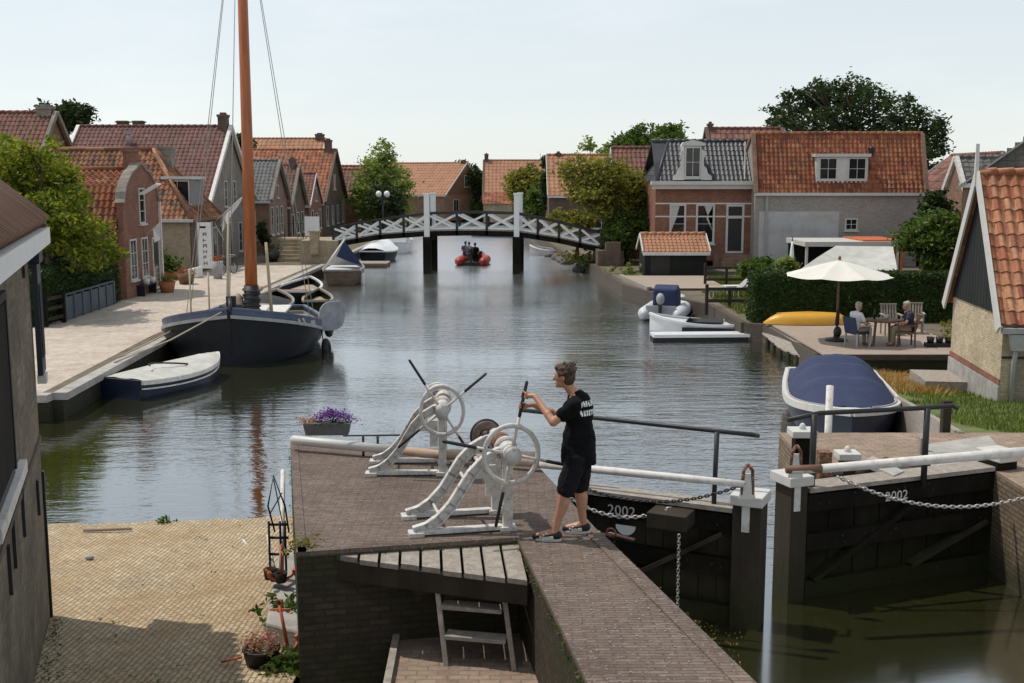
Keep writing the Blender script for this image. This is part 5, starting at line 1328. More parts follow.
# ------------------------------------------------------------------ people
def folds(o, st, size):
    tx = bpy.data.textures.new('folds', 'CLOUDS'); tx.noise_scale = size; tx.noise_depth = 1
    m = o.modifiers.new('d', 'DISPLACE'); m.texture = tx; m.strength = st; m.mid_level = .5; m.texture_coords = 'LOCAL'
    return bake(o)
def blob_person(t, J, cols, vox=.03, fingers=None, sleeve=.5, trouser='shorts', shoes='black', hairm='hair', detail=False, head_dir=(1,0,0), hair_back=True, scale=1):
    """J: joint positions in local metres. One continuous body mesh, with clothing and hair as children"""
    P = {k: V(v) for k, v in J.items() if k != 'floor'}
    b = MB(); fd = V(head_dir).normalized(); up = V((0,0,1)); sd = up.cross(fd).normalized()
    hc = P['hed']; rot = Matrix((fd, sd, up)).transposed()
    def hp(f, s, u): return hc + fd*f + sd*s + up*u
    b.ell(hc + up*.015, (.098,.077,.115), 18, 14, rot); b.ell(hp(.022,0,-.06), (.062,.057,.062), 14, 10, rot)
    b.ell(hp(.098,0,-.012), (.020,.015,.030), 10, 8, rot); b.ell(hp(.108,0,-.028), (.017,.018,.013), 10, 8, rot)
    b.ell(hp(.085,0,-.066), (.014,.026,.009), 10, 8, rot); b.ell(hp(.068,0,-.098), (.025,.026,.02), 10, 8, rot)
    b.ell(hp(.085,0,.022), (.014,.05,.012), 10, 8, rot)
    for s in (-1, 1): b.ell(hp(-.01,s*.078,-.005), (.026,.012,.035), 10, 8, rot)
    b.cap(P['nec'] - up*.03, hp(-.02,0,-.06), .058, .052, 12)
    pel, che = P['pel'], P['che']; sl, sr = P['sL'], P['sR']
    ax = (sr - sl).normalized(); shw = (sr - sl).length
    f2 = ax.cross(up)
    trot = Matrix((ax, up.cross(ax).normalized(), up)).transposed()
    b.ell(che, (shw*.44,.115,.21), 18, 12, trot); b.ell(pel.lerp(che, .5), (.142,.1,.2), 16, 10, trot); b.ell(pel, (.16,.12,.14), 16, 10, trot)
    b.cap(sl + up*.0, sr, .062, .062, 10); b.cap(P['nec'] - up*.05, sl, .06, .055, 10); b.cap(P['nec'] - up*.05, sr, .06, .055, 10)
    for s in 'LR':
        b.cap(P['s'+s], P['e'+s], .052, .044, 12); b.cap(P['e'+s], P['w'+s], .046, .029, 12)
        m_ = P['e'+s].lerp(P['w'+s], .28); b.ell(m_, (.042,.042,.05), 10, 8)
        b.cap(P['p'+s], P['k'+s], .088, .058, 14); b.cap(P['k'+s], P['a'+s], .06, .038, 12)
        k, a = P['k'+s], P['a'+s]; back = V(J.get('back', (-1,0,0))).normalized()
        b.cap(k.lerp(a, .2) + back*.022, k.lerp(a, .5) + back*.014, .058, .046, 12)
        b.cap(a, P['t'+s], .04, .032, 10)
        w, h = P['w'+s], P['h'+s]; d = (h - w).normalized()
        if fingers and s in fingers:
            g, axis, pn = (V(q) for q in fingers[s])     # grip centre, axis of what is held, direction from the axis to the palm
            axis.normalize(); pn = (pn - axis*pn.dot(axis)).normalized(); tv = axis.cross(pn)
            palm = g + pn*.036
            b.cap(w, palm.lerp(w, .2), .027, .025, 10)
            b.obox(palm, axis*.034, tv*.036, pn*.011)
            for i, ln in enumerate((.95, 1.05, 1.0, .82)):
                o_ = g + axis*(-.031 + .0205*i); pts = []
                for k2 in range(8):
                    an = R(25 + 30*k2*ln); pts.append(o_ + (pn*math.cos(an) + tv*math.sin(an))*.0285)
                b.tube([palm + axis*(-.031+.0205*i) + tv*.03] + pts, [.0095] + [.0088 - .0004*q for q in range(8)], 8)
            pts = [palm - tv*.03 + axis*.02] + [g + axis*(.03+.004*k2) + (pn*math.cos(R(-40-32*k2)) - tv*0 + tv*math.sin(R(-40-32*k2)))*.03 for k2 in range(4)]
            b.tube(pts, [.012,.0115,.011,.010,.009], 8)
        else:
            b.ell(w.lerp(h, .4), (.04,.032,.045), 10, 8)
            q = d.cross(up); q = q.normalized() if q.length > .1 else V((1,0,0))
            for i in range(4):
                st = w.lerp(h, .55) + q*(-.027 + .018*i); b.cap(st, st + d*(.085 - .01*abs(i-1.4)) - up*.012, .0105 if vox < .02 else .014, .009 if vox < .02 else .012, 6)
            st = w.lerp(h, .3) + q*.035; b.cap(st, st + d*.05 + q*.02, .012, .01, 6)
    body = remesh(b, 'body', M['skin'], t, vox, 2)
    # shirt
    s_ = MB(); 
    s_.ell(che, (shw*.44+.03,.15,.235), 18, 12, trot); s_.ell(pel.lerp(che,.5), (.178,.148,.25), 16, 10, trot); s_.ell(pel + up*.02, (.19,.16,.1), 16, 10, trot)
    if detail: s_.lathe([(.17,-.13),(.182,-.12),(.18,0),(.165,.2),(.1,.3),(0,.3)], pel + up*.03, 22)
    s_.cap(pel - up*.03, pel.lerp(che, .4), .155, .14, 14)
    s_.cap(sl, sr, .075, .075, 12); s_.cap(P['nec'] - up*.06, sl, .066, .068, 10); s_.cap(P['nec'] - up*.06, sr, .066, .068, 10)
    for s in 'LR':
        s_.cap(P['s'+s], P['s'+s].lerp(P['e'+s], sleeve), .075, .076 if sleeve < .8 else .055, 12)
        if sleeve > .95: s_.cap(P['e'+s], P['e'+s].lerp(P['w'+s], .8), .055, .042, 12)
    sh = remesh(s_, 'shirt', M[cols[0]], t, vox, 3)
    if detail: folds(sh, .026, .10)
    r = MB()
    r.ell(pel - up*.0, (.172,.135,.135), 16, 10, trot)
    tl = 1.02 if trouser != 'shorts' else .95
    for s in 'LR':
        r.cap(P['p'+s], P['p'+s].lerp(P['k'+s], tl*(.86 if detail else .92)), .118, .105 if detail else .092, 14)
        if trouser != 'shorts': r.cap(P['k'+s], P['k'+s].lerp(P['a'+s], .9), .075, .06, 12)
    tr_ = remesh(r, trouser, M[cols[1]], t, vox, 3)
    if detail: folds(tr_, .02, .08)
    hr = MB(); hr.ell(hp(-.022,0,.04), (.105,.09,.105), 18, 12, rot); hr.ell(hp(-.055,0,-.02), (.068,.078,.09), 14, 10, rot)
    hr.ell(hp(.035,0,.095), (.068,.07,.042), 12, 8, rot)
    if detail:
        rn = random.Random(5)
        for _ in range(46):
            d = V((rn.uniform(-1,.75), rn.uniform(-1,1), rn.uniform(-.15,1))).normalized(); c = hp(-.02 + d.x*.09, d.y*.078, .035 + d.z*.092)
            dr = (fd*d.x + sd*d.y + up*d.z); hr.cap(c, c + dr*.018 + up*rn.uniform(-.02,.03) - fd*.012, .021, .008, 6)
    remesh(hr, 'hair', M[hairm], t, min(vox, .014) if detail else vox*.8, 1)
    for s in 'LR':
        a, tt = P['a'+s], P['t'+s]; d = (tt - a); d.z = 0; d.normalize(); q = up.cross(d); zs = min(a.z, tt.z) - .075
        f = MB(); base = V((a.x, a.y, 0)); 
        f.cap(a - up*.03 - d*.03, a - up*.03 + d*.01, .048, .05, 12); f.cap(a - up*.04, tt - up*.012 + d*.02, .047, .036, 12)
        so_ = remesh(f, 'shoe', M[shoes], t, .012 if detail else vox*.8, 2)
        if detail:
            sm = MB(); pts = []
            for k2 in range(20):
                an = 2*math.pi*k2/20; L_ = .145; pts.append(a.lerp(tt,.42) + d*(math.cos(an)*L_) + q*(math.sin(an)*(.048 + .008*math.cos(an))))
            zb = J['floor']; pts = [V((p.x, p.y, zb)) for p in pts]; sm.prism(pts, (0,0,.032)); sm.build('sole', M['white'], so_, bevel=.008)
            st = MB()
            for k2 in range(3):
                c_ = a.lerp(tt, .45 + .17*k2) + up*(.014 - .012*k2); st.beam(c_ - q*.05, c_ + q*.05 , .02, .018)
            st.build('laces', M['white_old'], so_)
            sw = MB()
            for sg in (-1, 1): sw.beam(a + q*sg*.05 - up*.045 + d*.01, a.lerp(tt,.7) + q*sg*.047 - up*.03, .012, .03)
            sw.build('side_panel', M['white_old'], so_)
    return body, sh

# ---- the lock keeper in black, turned to the left and pulling a winch bar
px_s = 64.6
HAND = V((0,0,0))
def bar_point(p0, p1, rot, r, sx):
    a = heading(p0, p1); x = sx*(1.06 + math.cos(rot)*r); y = -.16; z = .86 + math.sin(rot)*r
    return V((p0.x + x*math.cos(a) - y*math.sin(a), p0.y + x*math.sin(a) + y*math.cos(a), PZ + z))
W1 = (at(447.5,470.5,PZ), at(507,466.5,PZ), R(77), .94)
def man():
    base = at(551.5, 471.8, PZ)
    t = thing('person', 'man in black T-shirt and shorts turning a white winch wheel by its dark bar', 'person', base)
    def q(px, py, y=0): return V(((px-552)/px_s, y, (471.5-py)/px_s))
    g1 = bar_point(W1[0], W1[1], W1[2], .64, W1[3]) - base; g2 = bar_point(W1[0], W1[1], W1[2], .52, W1[3]) - base
    hl = g1; bar_ax = (g1 - g2).normalized(); k1 = hl + V((.055,-.035,.01)); k2 = g2 + V((.06,.04,.0))
    J = dict(hed=q(546.3,361.8,.05), nec=q(553.0,371.8,.03), che=q(556.3,386,.01), pel=q(556.3,413.5,.0),
        sL=q(552.5,379,-.17), eL=q(539.0,390.0,-.16), wL=k1 + V((.055,-.03,-.01)), hL=hl,
        sR=q(559.5,378.5,.18), eR=q(543.0,391.5,.27), wR=k2 + V((.06,.03,.0)), hR=g2,
        pL=q(554.5,416,-.085), kL=q(546.5,439.5,-.11), aL=q(540.5,465.3,-.10), tL=q(529.0,468.4,-.07),
        pR=q(558.5,416,.10), kR=q(557.5,440.5,.12), aR=q(560.5,464.8,.15), tR=q(549.5,468.0,.18),
        back=(1,0,.1), floor=0.0)
    fg = {'L': (hl, bar_ax, (.8,-.6,.05)), 'R': (g2, bar_ax, (.7,.7,0))}
    body, sh = blob_person(t, J, ('tshirt','shorts'), vox=.0085, fingers=fg, sleeve=.52, detail=True, head_dir=(-.93,.36,-.12), hairm='hair', shoes='black')
    # eyes
    fd = V((-.93,.36,-.12)).normalized(); up = V((0,0,1)); sd = up.cross(fd).normalized(); hc = J['hed']
    for s in (-1, 1):
        e = MB(); e.ell(hc + fd*.088 + sd*s*.033 + up*.008, (.011,.011,.009), 10, 8); e.build('eye', M['white_clean'], body)
    # two white lines of print across the back of the shirt
    dg = bpy.context.evaluated_depsgraph_get(); me = sh.data
    bv = BVHTree.FromPolygons([v.co.copy() for v in me.vertices], [tuple(p.vertices) for p in me.polygons])
    rn = random.Random(9)
    cx, cz = q(560.2,378.5).x, q(560,378.5).z
    view = V((-.62,.78,.0)).normalized(); side = V((.78,.62,0))
    for row, (zc_, hw, hh) in enumerate(((cz, .125, .026), (cz-.088, .115, .028))):
        x = -hw; pr = MB()
        while x < hw:
            wdt = rn.uniform(.018,.03)
            nx_, nz_ = 3, 3; grid = []
            for i in range(nx_+1):
                for j in range(nz_+1):
                    o = V((J['che'].x, J['che'].y, 0)) - view*.6 + side*(x + wdt*i/nx_) + V((0,0,zc_ - hh + 2*hh*j/nz_))
                    hit, nrm, _, _ = bv.ray_cast(o, view)
                    grid.append(hit + nrm*.004 if hit is not None else None)
            for i in range(nx_):
                for j in range(nz_):
                    if rn.random() < .12: continue
                    c4 = [grid[i*(nz_+1)+j], grid[(i+1)*(nz_+1)+j], grid[(i+1)*(nz_+1)+j+1], grid[i*(nz_+1)+j+1]]
                    if all(p is not None for p in c4): pr.add(c4, [(0,1,2,3)])
            x += wdt + .009
        pr.build('back_print', M['white_clean'], sh, recalc=False)
man()

M['gear'] = plain('greasy_gear', (.17,.115,.095), .6, .4, 14, .3, stain=(.03,.03,.03), stain_amt=.7)
M['winch'] = plain('worn_white_iron', (.60,.59,.56), .55, .14, 9, .3, 45, stain=(.26,.15,.085), stain_amt=.7)
# ---- the two hand winches
def winch(name, label, p0, p1, wheel_rot, reel, gname, sx=.94):
    """local x from the front foot to the back post, y to the far frame, z up"""
    t = thing(name, label, 'winch', (p0.x, p0.y, PZ), heading(p0, p1), gname)
    L = 1.02; FW = .62; HX, HZ = 1.06, .86
    S = [(0,.05),(.14,.085),(.28,.17),(.42,.31),(.53,.47),(.64,.63),(.78,.76),(.94,.845),(HX,HZ)]
    for y in (0, FW):
        f = MB()
        for (xa, za), (xb, zb) in zip(S[:-1], S[1:]):
            d = V((xb-xa, 0, zb-za)).normalized(); nn = V((-d.z, 0, d.x))
            e = d*.012
            f.prism([V((xa,y-.015,za))-e+nn*.044, V((xb,y-.015,zb))+e+nn*.044, V((xb,y-.015,zb))+e-nn*.044, V((xa,y-.015,za))-e-nn*.044], (0,.03,0))
            for sgn in (1, -1):
                o = nn*.044*sgn
                f.prism([V((xa,y-.042,za))-e+o-nn*.010, V((xb,y-.042,zb))+e+o-nn*.010, V((xb,y-.042,zb))+e+o+nn*.010, V((xa,y-.042,za))-e+o+nn*.010], (0,.084,0))
        f.build('curved_leg', M['winch'], t)
        f = MB(); f.box(1.0,1.11,y-.035,y+.035,.0,HZ-.02); f.box(.96,1.15,y-.075,y+.075,0,.05); f.build('upright', M['winch'], t, bevel=.008)
        f = MB(); f.box(.03,.98,y-.045,y+.045,.015,.065); f.box(-.07,.1,y-.08,y+.08,0,.05); f.build('base_bar', M['winch'], t, bevel=.006)
        f = MB(); f.lathe([(.0,-.07),(.085,-.07),(.1,-.05),(.1,.05),(.085,.07),(0,.07)], (HX,y,HZ), 18, axis=(0,1,0)); f.build('bearing', M['winch'], t)
    f = MB(); f.tube([(HX,-.2,HZ),(HX,FW+.2,HZ)], .032, 12); f.build('shaft', M['grey_paint'], t)
    f = MB(); f.lathe([(0,.1),(.13,.1),(.13,.14),(.085,.16),(.085,FW-.16),(.13,FW-.14),(.13,FW-.1),(0,FW-.1)], (HX,0,HZ), 20, axis=(0,1,0)); dr = f.build('drum', M['winch'], t)
    f = MB()
    for k in range(7): f.ring((HX,.2+.035*k,HZ), (0,1,0), .098, .014, 22, 6)
    f.build('chain_coil', M['rust'], dr)
    # second shaft and gear, pawl plate
    f = MB(); f.tube([(.8,-.05,.66),(.8,FW+.05,.66)], .025, 10); f.build('cross_shaft', M['winch'], t)
    f = MB(); f.tube([(.62,-.0,.5),(.62,FW,.5)], .02, 8); f.tube([(.3,.0,.16),(.3,FW,.16)], .018, 8); f.build('tie_rod', M['winch'], t)
    f = MB(); f.box(.68,.98,FW*.45,FW*.5,.5,.64); f.box(.86,.98,FW*.45,FW*.5,.3,.5); f.build('guard_plate', M['white_old'], t)
    y = FW + .12
    f = MB(); f.lathe([(.05,-.03),(.165,-.03),(.175,-.015),(.175,.015),(.165,.03),(.05,.03)], (HX-.1,y,HZ), 28, axis=(0,1,0)); rl = f.build('reel', M[reel[0]], t)
    f = MB()
    f.ring((HX-.1,y,HZ), (0,1,0), .178, .016, 36, 8)
    f.build('rim', M[reel[1]], rl)
    f = MB(); f.lathe([(0,-.05),(.09,-.05),(.07,.08),(0,.09)], (HX-.1,y-.04,HZ), 14, axis=(0,-1,0)); f.build('reel_hub', M['black_iron'], rl)
    # hand wheel with its four bars
    yw = -.16; c = V((HX, yw, HZ))
    f = MB(); f.ring(c, (0,1,0), .305, .028, 44, 8, .7); wh = f.build('hand_wheel', M['winch'], t)
    f = MB(); f.lathe([(0,-.09),(.05,-.09),(.09,-.05),(.1,.04),(.1,.09),(0,.09)], c, 18, axis=(0,-1,0)); f.build('wheel_hub', M['winch'], wh)
    for k in range(4):
        a = wheel_rot + k*math.pi/2; d = V((math.cos(a),0,math.sin(a)))
        f = MB(); f.tube([c + d*.08, c + d*.2, c + d*.40], [.022,.016,.017], 10); sp = f.build('spoke', M['winch'], wh)
        f = MB(); f.tube([c + d*.40, c + d*.42, c + d*.775, c + d*.79], [.015,.019,.018,.010], 10); f.build('bar_grip', M['black_iron'], sp)
    t.scale = (sx, 1, 1)
    return t
wp0, wp1 = W1[0], W1[1]
winch('hand_winch', 'nearer white iron winch, its wheel bar held by the man', wp0, wp1, R(77), ('gear','black_iron'), 'white hand winches on the pier')
w20, w21 = at(418,430.5,PZ), at(470,430,PZ)
winch('hand_winch', 'farther white iron winch by the flower box, its dark bars free', w20, w21, R(36), ('white_old','white_old'), 'white hand winches on the pier', .86)

# ------------------------------------------------------------------ lock gates
def gate(name, label, h, f, zt, side):
    """h hinge, f free end (plan); local x from the free end to the hinge, front face at y = 0"""
    L = math.dist(h, f); ang = heading(f, h); 
    t = thing(name, label, 'lock gate', (f[0], f[1], 0), ang)
    n = int(L/.24)
    m_ = MB()
    for i in range(n):
        a, b = .38 + (L-.38)*i/n, .38 + (L-.38)*(i+1)/n - .012
        m_.box(a, b, .10 + .012*(i % 2), .2, -1.2, zt-.02)
    m_.build('planking', M['tar'], t)
    for z in (zt-.16, zt*.52, .12):
        m_ = MB(); m_.box(.38, L, .0, .098, z-.12, z+.12); m_.build('rail_beam', M['tar'], t)
    m_ = MB(); m_.beam((.5,.05,.25),(L*.62,.05,zt-.3), .07, .2, up=(0,1,0)); m_.build('brace', M['tar'], t)
    m_ = MB(); m_.beam((L*.6,.04,.25),(L-.1,.04,zt*.5), .06, .18, up=(0,1,0)); m_.build('brace', M['tar2'], t)
    m_ = MB(); m_.box(.06, .32, -.06, .3, -1.2, zt+.12); m_.build('meeting_post', M['tar2'], t)
    m_ = MB(); m_.box(L-.02, L+.34, -.08, .3, -1.2, zt+.12); m_.build('heel_post', M['tar'], t)
    for x in (-.03, L-.05):
        m_ = MB(); m_.box(x+.03, x+.41 if x < 1 else x+.46, -.12, .36, zt+.123, zt+.26); m_.build('post_cap', M['white'], t, bevel=.015)
    m_ = MB(); m_.box(.1, .2, -.075, -.062, zt-.22, zt+.12); m_.build('strap', M['white_old'], t)
    m_ = MB(); m_.box(.37, L-.03, -.05, .34, zt+.0, zt+.06); m_.build('walkway', M['plank'], t)
    rn = random.Random(L)
    for _ in range(22):
        x, z = rn.uniform(.4, L-.1), rn.choice((zt-.16, zt*.52, .12)) + rn.uniform(-.08,.08); m_ = MB(); m_.ell((x, -.003, z), (.016,.012,.016), 8, 6); m_.build('bolt', M['black_iron'], t)
    # numerals
    cu = bpy.data.curves.new('year_number', 'FONT'); cu.body = '2002'; cu.size = .19; cu.extrude = .004; cu.space_character = 1.05
    o = bpy.data.objects.new('tmp', cu); COL.objects.link(o); dg = bpy.context.evaluated_depsgraph_get()
    me = bpy.data.meshes.new_from_object(o.evaluated_get(dg)); bpy.data.objects.remove(o)
    me.materials.clear(); me.materials.append(M['white_old'])
    num = bpy.data.objects.new('year_number', me); COL.objects.link(num); num.parent = t
    return t, L, num
hingeR, freeR = at(832,424.5,1.55), at(693,441,1.55)
gr, LR, numR = gate('lock_gate', 'right tarred lock gate numbered 2002 with its white chain hanging free', (hingeR.x, hingeR.y), (freeR.x, freeR.y), 1.5, 1)
numR.location = (LR*.46, -.006, 1.24); numR.rotation_euler = (R(90), 0, 0)
hingeL, freeL = at(559,437,1.6), at(678,451,1.62)
# the left gate is mirrored: its free end lies to the right
def gate_left():
    L = math.dist(hingeL.xy, freeL.xy); ang = heading(hingeL, freeL); zt = 1.5
    t = thing('lock_gate', 'left tarred lock gate numbered 2002 with a white half moon mark and timber block', 'lock gate', (hingeL.x, hingeL.y, 0), ang)
    n = int(L/.24); m_ = MB()
    for i in range(n):
        a, b = L*i/n - .1, L*(i+1)/n - .112
        m_.box(a, min(b, L-.36), .10 + .012*(i % 2), .2, -1.2, zt-.02)
    m_.build('planking', M['tar2'], t)
    for z in (zt-.16, zt*.5, .12):
        m_ = MB(); m_.box(-.2, L-.36, .0, .098, z-.12, z+.12); m_.build('rail_beam', M['tar'], t)
    m_ = MB(); m_.beam((.3,.05,.2),(L-.5,.05,zt-.3), .06, .18, up=(0,1,0)); m_.build('brace', M['tar2'], t)
    m_ = MB(); m_.box(L-.36, L, -.06, .3, -1.2, zt+.12); m_.build('meeting_post', M['tar2'], t)
    m_ = MB(); m_.box(L-.39, L+.03, -.12, .36, zt+.123, zt+.26); m_.build('post_cap', M['white'], t, bevel=.015)
    m_ = MB(); m_.box(L-.24, L-.14, -.075, -.062, zt-.22, zt+.12); m_.build('strap', M['white_old'], t)
    m_ = MB(); m_.box(-.35, L-.37, -.05, .3, zt, zt+.06); m_.build('walkway', M['plank'], t)
    m_ = MB(); m_.box(L-1.38, L-.86, -.42, -.003, zt-.22, zt-.02); m_.build('timber_block', M['tar2'], t, bevel=.01)
    m_ = MB(); pts = [(.62 + .14*math.cos(R(a)), -.012, 1.13 + .14*math.sin(R(a))*.95) for a in range(180, 361, 12)]; m_.prism(pts, (0,.01,0)); m_.build('half_moon_mark', M['white_clean'], t)
    rn = random.Random(3)
    for _ in range(14):
        m_ = MB(); m_.ell((rn.uniform(.3,L-.5), -.003, rn.choice((zt-.16, zt*.5, .12)) + rn.uniform(-.08,.08)), (.016,.012,.016), 8, 6); m_.build('bolt', M['black_iron'], t)
    cu = bpy.data.curves.new('year_number', 'FONT'); cu.body = '2002'; cu.size = .19; cu.extrude = .004; cu.space_character = 1.05
    o = bpy.data.objects.new('tmp', cu); COL.objects.link(o); dg = bpy.context.evaluated_depsgraph_get()
    me = bpy.data.meshes.new_from_object(o.evaluated_get(dg)); bpy.data.objects.remove(o)
    me.materials.clear(); me.materials.append(M['white_old'])
    num = bpy.data.objects.new('year_number', me); COL.objects.link(num); num.parent = t
    num.location = (.36, -.006, 1.26); num.rotation_euler = (R(90), 0, 0)
    return t, L
gl, LL = gate_left()

def catenary(a, b, sag, n=24):
    a, b = V(a), V(b); return [a.lerp(b, k/n) - V((0,0,4*sag*(k/n)*(1-k/n))) for k in range(n+1)]
def chain_mesh(pts, link=.075, r=.011):
    """separate oval links strung along a line"""
    mb = MB(); L = [0]
    for p, q in zip(pts[:-1], pts[1:]): L.append(L[-1] + (q-p).length)
    k = int(L[-1]/(link*.72))
    def pos(s):
        for i in range(len(L)-1):
            if s <= L[i+1]: return pts[i].lerp(pts[i+1], (s-L[i])/(L[i+1]-L[i]))
        return pts[-1]
    for i in range(k):
        s = L[-1]*(i+.5)/k; c = pos(s); d = (pos(min(L[-1], s+.03)) - pos(max(0, s-.03))).normalized()
        u = d.cross(V((0,0,1))); u = u.normalized() if u.length > .05 else V((1,0,0)); 
        if i % 2: u = d.cross(u).normalized()
        pl = [c + d*math.cos(R(a))*link*.5 + u*math.sin(R(a))*link*.27 for a in range(0, 361, 40)]
        mb.tube(pl, r, 5, cap=False)
    return mb
# balance poles
pa = at(697,427.5,2.05); pb2 = at(866,413.5,2.2)
t = thing('balance_pole', 'long white wooden pole running right from the right lock gate', 'pole', pa)
m_ = MB(); dv = pb2 - pa; m_.tube([V((0,0,0)), dv*.12, dv*.12, dv*1.2], [.045,.05,.058,.072], 12); m_.build('shaft', M['white_old'], t)
m_ = MB(); m_.tube([V((-.06,0,.02)), dv*.115], [.05,.055], 10); m_.build('worn_end', M['woodbr'], t)
qa = at(666,436.0,2.05); qb = at(366,406.8,2.15)
t = thing('balance_pole', 'long white and worn brown pole lying from the left gate across the pier', 'pole', qa)
dv = qb - qa; m_ = MB(); m_.tube([V((0,0,0)), dv*.1, dv*.42], [.04,.048,.052], 12); m_.build('gate_end', M['white_old'], t)
m_ = MB(); m_.tube([dv*.421, dv*.75], [.053,.06], 12); m_.build('worn_middle', M['tar2'] if False else plain('worn_pole', (.40,.29,.21), .75, .2, 4, .3, stain=(.6,.57,.52), stain_amt=.6), t)
m_ = MB(); m_.tube([dv*.751, dv*.995, dv], [.061,.068,.055], 12); m_.build('pale_end', M['white'], t)
# iron fittings on the gate posts
for (px, py, z, lb) in ((668,444,1.8,'rusty iron fork holding the pole on top of the left gate post'), (700,430,1.8,'rusty iron fork holding the pole on top of the right gate post')):
    c = at(px, py+2, z); t = thing('pole_fork', lb, 'fork', c)
    m_ = MB(); m_.prism([(-.1,0,0),(.1,0,0),(.05,0,.32),(-.05,0,.32)], (0,.035,0)); m_.build('plate', M['white_old'], t)
    m_ = MB(); m_.tube([(-.07,.02,.05),(-.055,.0,.36),(0,.0,.44)], .022, 7); m_.tube([(.07,.02,.05),(.055,.0,.36),(0,.0,.44)], .022, 7); m_.build('prong', M['rust'], t)
# chains
ch = chain_mesh(catenary(at(728,431,1.75), at(868,440,1.6), .32)); tag(ch.build('chain', M['chain'], recalc=False), 'pale chain sagging across the face of the right lock gate', 'chain')
ch = chain_mesh(catenary(at(531,430,1.95), at(617,452,1.5), .30)); tag(ch.build('chain', M['chain'], recalc=False), 'pale chain sagging behind the man to the timber block on the left gate', 'chain')
ch = chain_mesh(catenary(at(556,437,1.75), at(666,436,2.0), .22), .06, .009); tag(ch.build('chain', M['black_iron'], recalc=False), 'thin dark chain hanging along the left gate walkway under the white pole', 'chain')
ch = chain_mesh([at(622,468,1.3) + V((0,-.1,0)), at(622,468,1.3) + V((0,-.1,-1.2))], .06, .009); tag(ch.build('chain', M['chain'], recalc=False), 'short chain hanging straight down from the timber block', 'chain')
# handrails
t = thing('handrail', 'black iron handrail along the walkway of the left lock gate, behind the man', 'railing', (hingeL.x, hingeL.y, 1.5))
def L2(p): return p - V((hingeL.x, hingeL.y, 1.5))
m_ = MB(); m_.tube([L2(at(519,387,2.55)), L2(at(649,401,2.5)), L2(at(672,403.5,2.48)), L2(at(675,404,2.42))], .03, 8); m_.build('top_rail', M['black_iron'], t)
for px, y1 in ((648,401.5), (560,391.5)):
    a = at(px, y1, 2.5); m_ = MB(); m_.tube([L2(a), L2(V((a.x-.02, a.y, 1.4)))], .032, 8); m_.build('post', M['black_iron'], t)
t = thing('handrail', 'black iron handrail above the right lock gate with two posts', 'railing', (freeR.x, freeR.y, 1.5))
def L3(p): return p - V((freeR.x, freeR.y, 1.5))
m_ = MB(); m_.tube([L3(at(695,393.5,2.5)), L3(at(716,389,2.55)), L3(at(786,385.5,2.55)), L3(at(804,384,2.55)), L3(at(807,386,2.5))], .034, 8); m_.build('top_rail', M['black_iron'], t)
for px, y1, yb in ((712.5,390,432), (787.5,385.5,428)):
    a = at(px, y1, 2.55); m_ = MB(); m_.tube([L3(a), L3(V((a.x, a.y, 1.42)))], .045, 8); m_.build('post', M['black_iron'], t)
# white capped wooden posts beside the right gate
def capped(px, pyb, pyt, z0, w, lb, cap=True, mat='tar2', nm='capped_post'):
    b_ = at(px, pyb, z0); Y = b_.y; zt = zY(pyt, Y)
    t = thing(nm, lb, 'post', b_); h_ = zt - z0
    m_ = MB(); m_.box(-w,w,-w,w,-.5,h_); m_.build('shaft', M[mat], t, bevel=.01)
    if cap:
        m_ = MB(); m_.box(-w-.06,w+.06,-w-.06,w+.06,h_+.002,h_+.1); m_.ell((.0,0,h_+.12), (.05,.05,.07), 10, 8); m_.build('cap', M['white'], t, bevel=.012)
capped(703.5, 428, 404, RPZ, .12, 'dark timber post with a white cap at the canal end of the right gate', mat='tar')
capped(734, 426, 419, RPZ, .10, 'low dark post with a white cap just behind the right white pole')
capped(709.5, 428, 408, RPZ, .06, 'thin pale stake beside the white capped post at the right gate', False, 'plank', 'stake')
capped(718.5, 432, 414, RPZ, .09, 'rusty pinkish stake between the two white capped posts', False, 'rust', 'stake')
capped(784.0, 416, 405, RPZ, .05, 'short pale stake standing by the handrail post on the right platform', False, 'plank', 'stake')
capped(799, 402, 380.5, 1.45, .07, 'weathered wooden post on the edge of the grass, right of the handrail', False, 'tar2', 'stake')
# white capped block at the hinge of the right gate is part of the gate; iron shoe on the pier edge
p_ = at(577,470,PZ); t = thing('mooring_ring', 'rusty iron ring and strap bolted on the pier edge by the man', 'ring', p_); t.scale = (.55,.55,.55)
m_ = MB(); m_.ring((.02,-.02,.06), (.4,1,.3), .09, .02, 20, 6); m_.build('ring', M['rust'], t)
m_ = MB(); m_.obox((.2,-.12,.02), V((.22,-.2,0)), V((.03,.035,0)), V((0,0,.012))); m_.obox((-.12,.0,.02), V((.14,0,0)), V((0,.05,0)), V((0,0,.012))); m_.build('strap', M['rust'], t)

# ------------------------------------------------------------------ pier furniture
# flower box
fb = at(388,405,PZ); t = thing('flower_box', 'grey trough overflowing with purple and pink flowers on the pier corner', 'planter', (fb.x, fb.y+.2, PZ), R(2)); t.scale = (.6,.6,.6)
m_ = MB(); m_.prism([(-.5,-.16,.0),(.52,-.16,.0),(.58,-.2,.3),(-.56,-.2,.3)], (0,.38,0)); m_.build('trough', M['box_grey'], t, bevel=.01)
rn = random.Random(8); m_ = MB()
for _ in range(70):
    x = rn.gauss(.12,.24); leaves(m_, rn, (x, rn.gauss(-.02,.14), .36 + .16*math.exp(-((x-.15)/.4)**2)*rn.uniform(.4,1.5)), (.05,.05,.04), 14, .032)
m_.build('purple_flowers', M['flower'], t, recalc=False)
m_ = MB()
for _ in range(18): leaves(m_, rn, (rn.gauss(-.42,.1), rn.gauss(-.08,.1), .34 + rn.uniform(-.06,.08)), (.04,.04,.03), 12, .028)
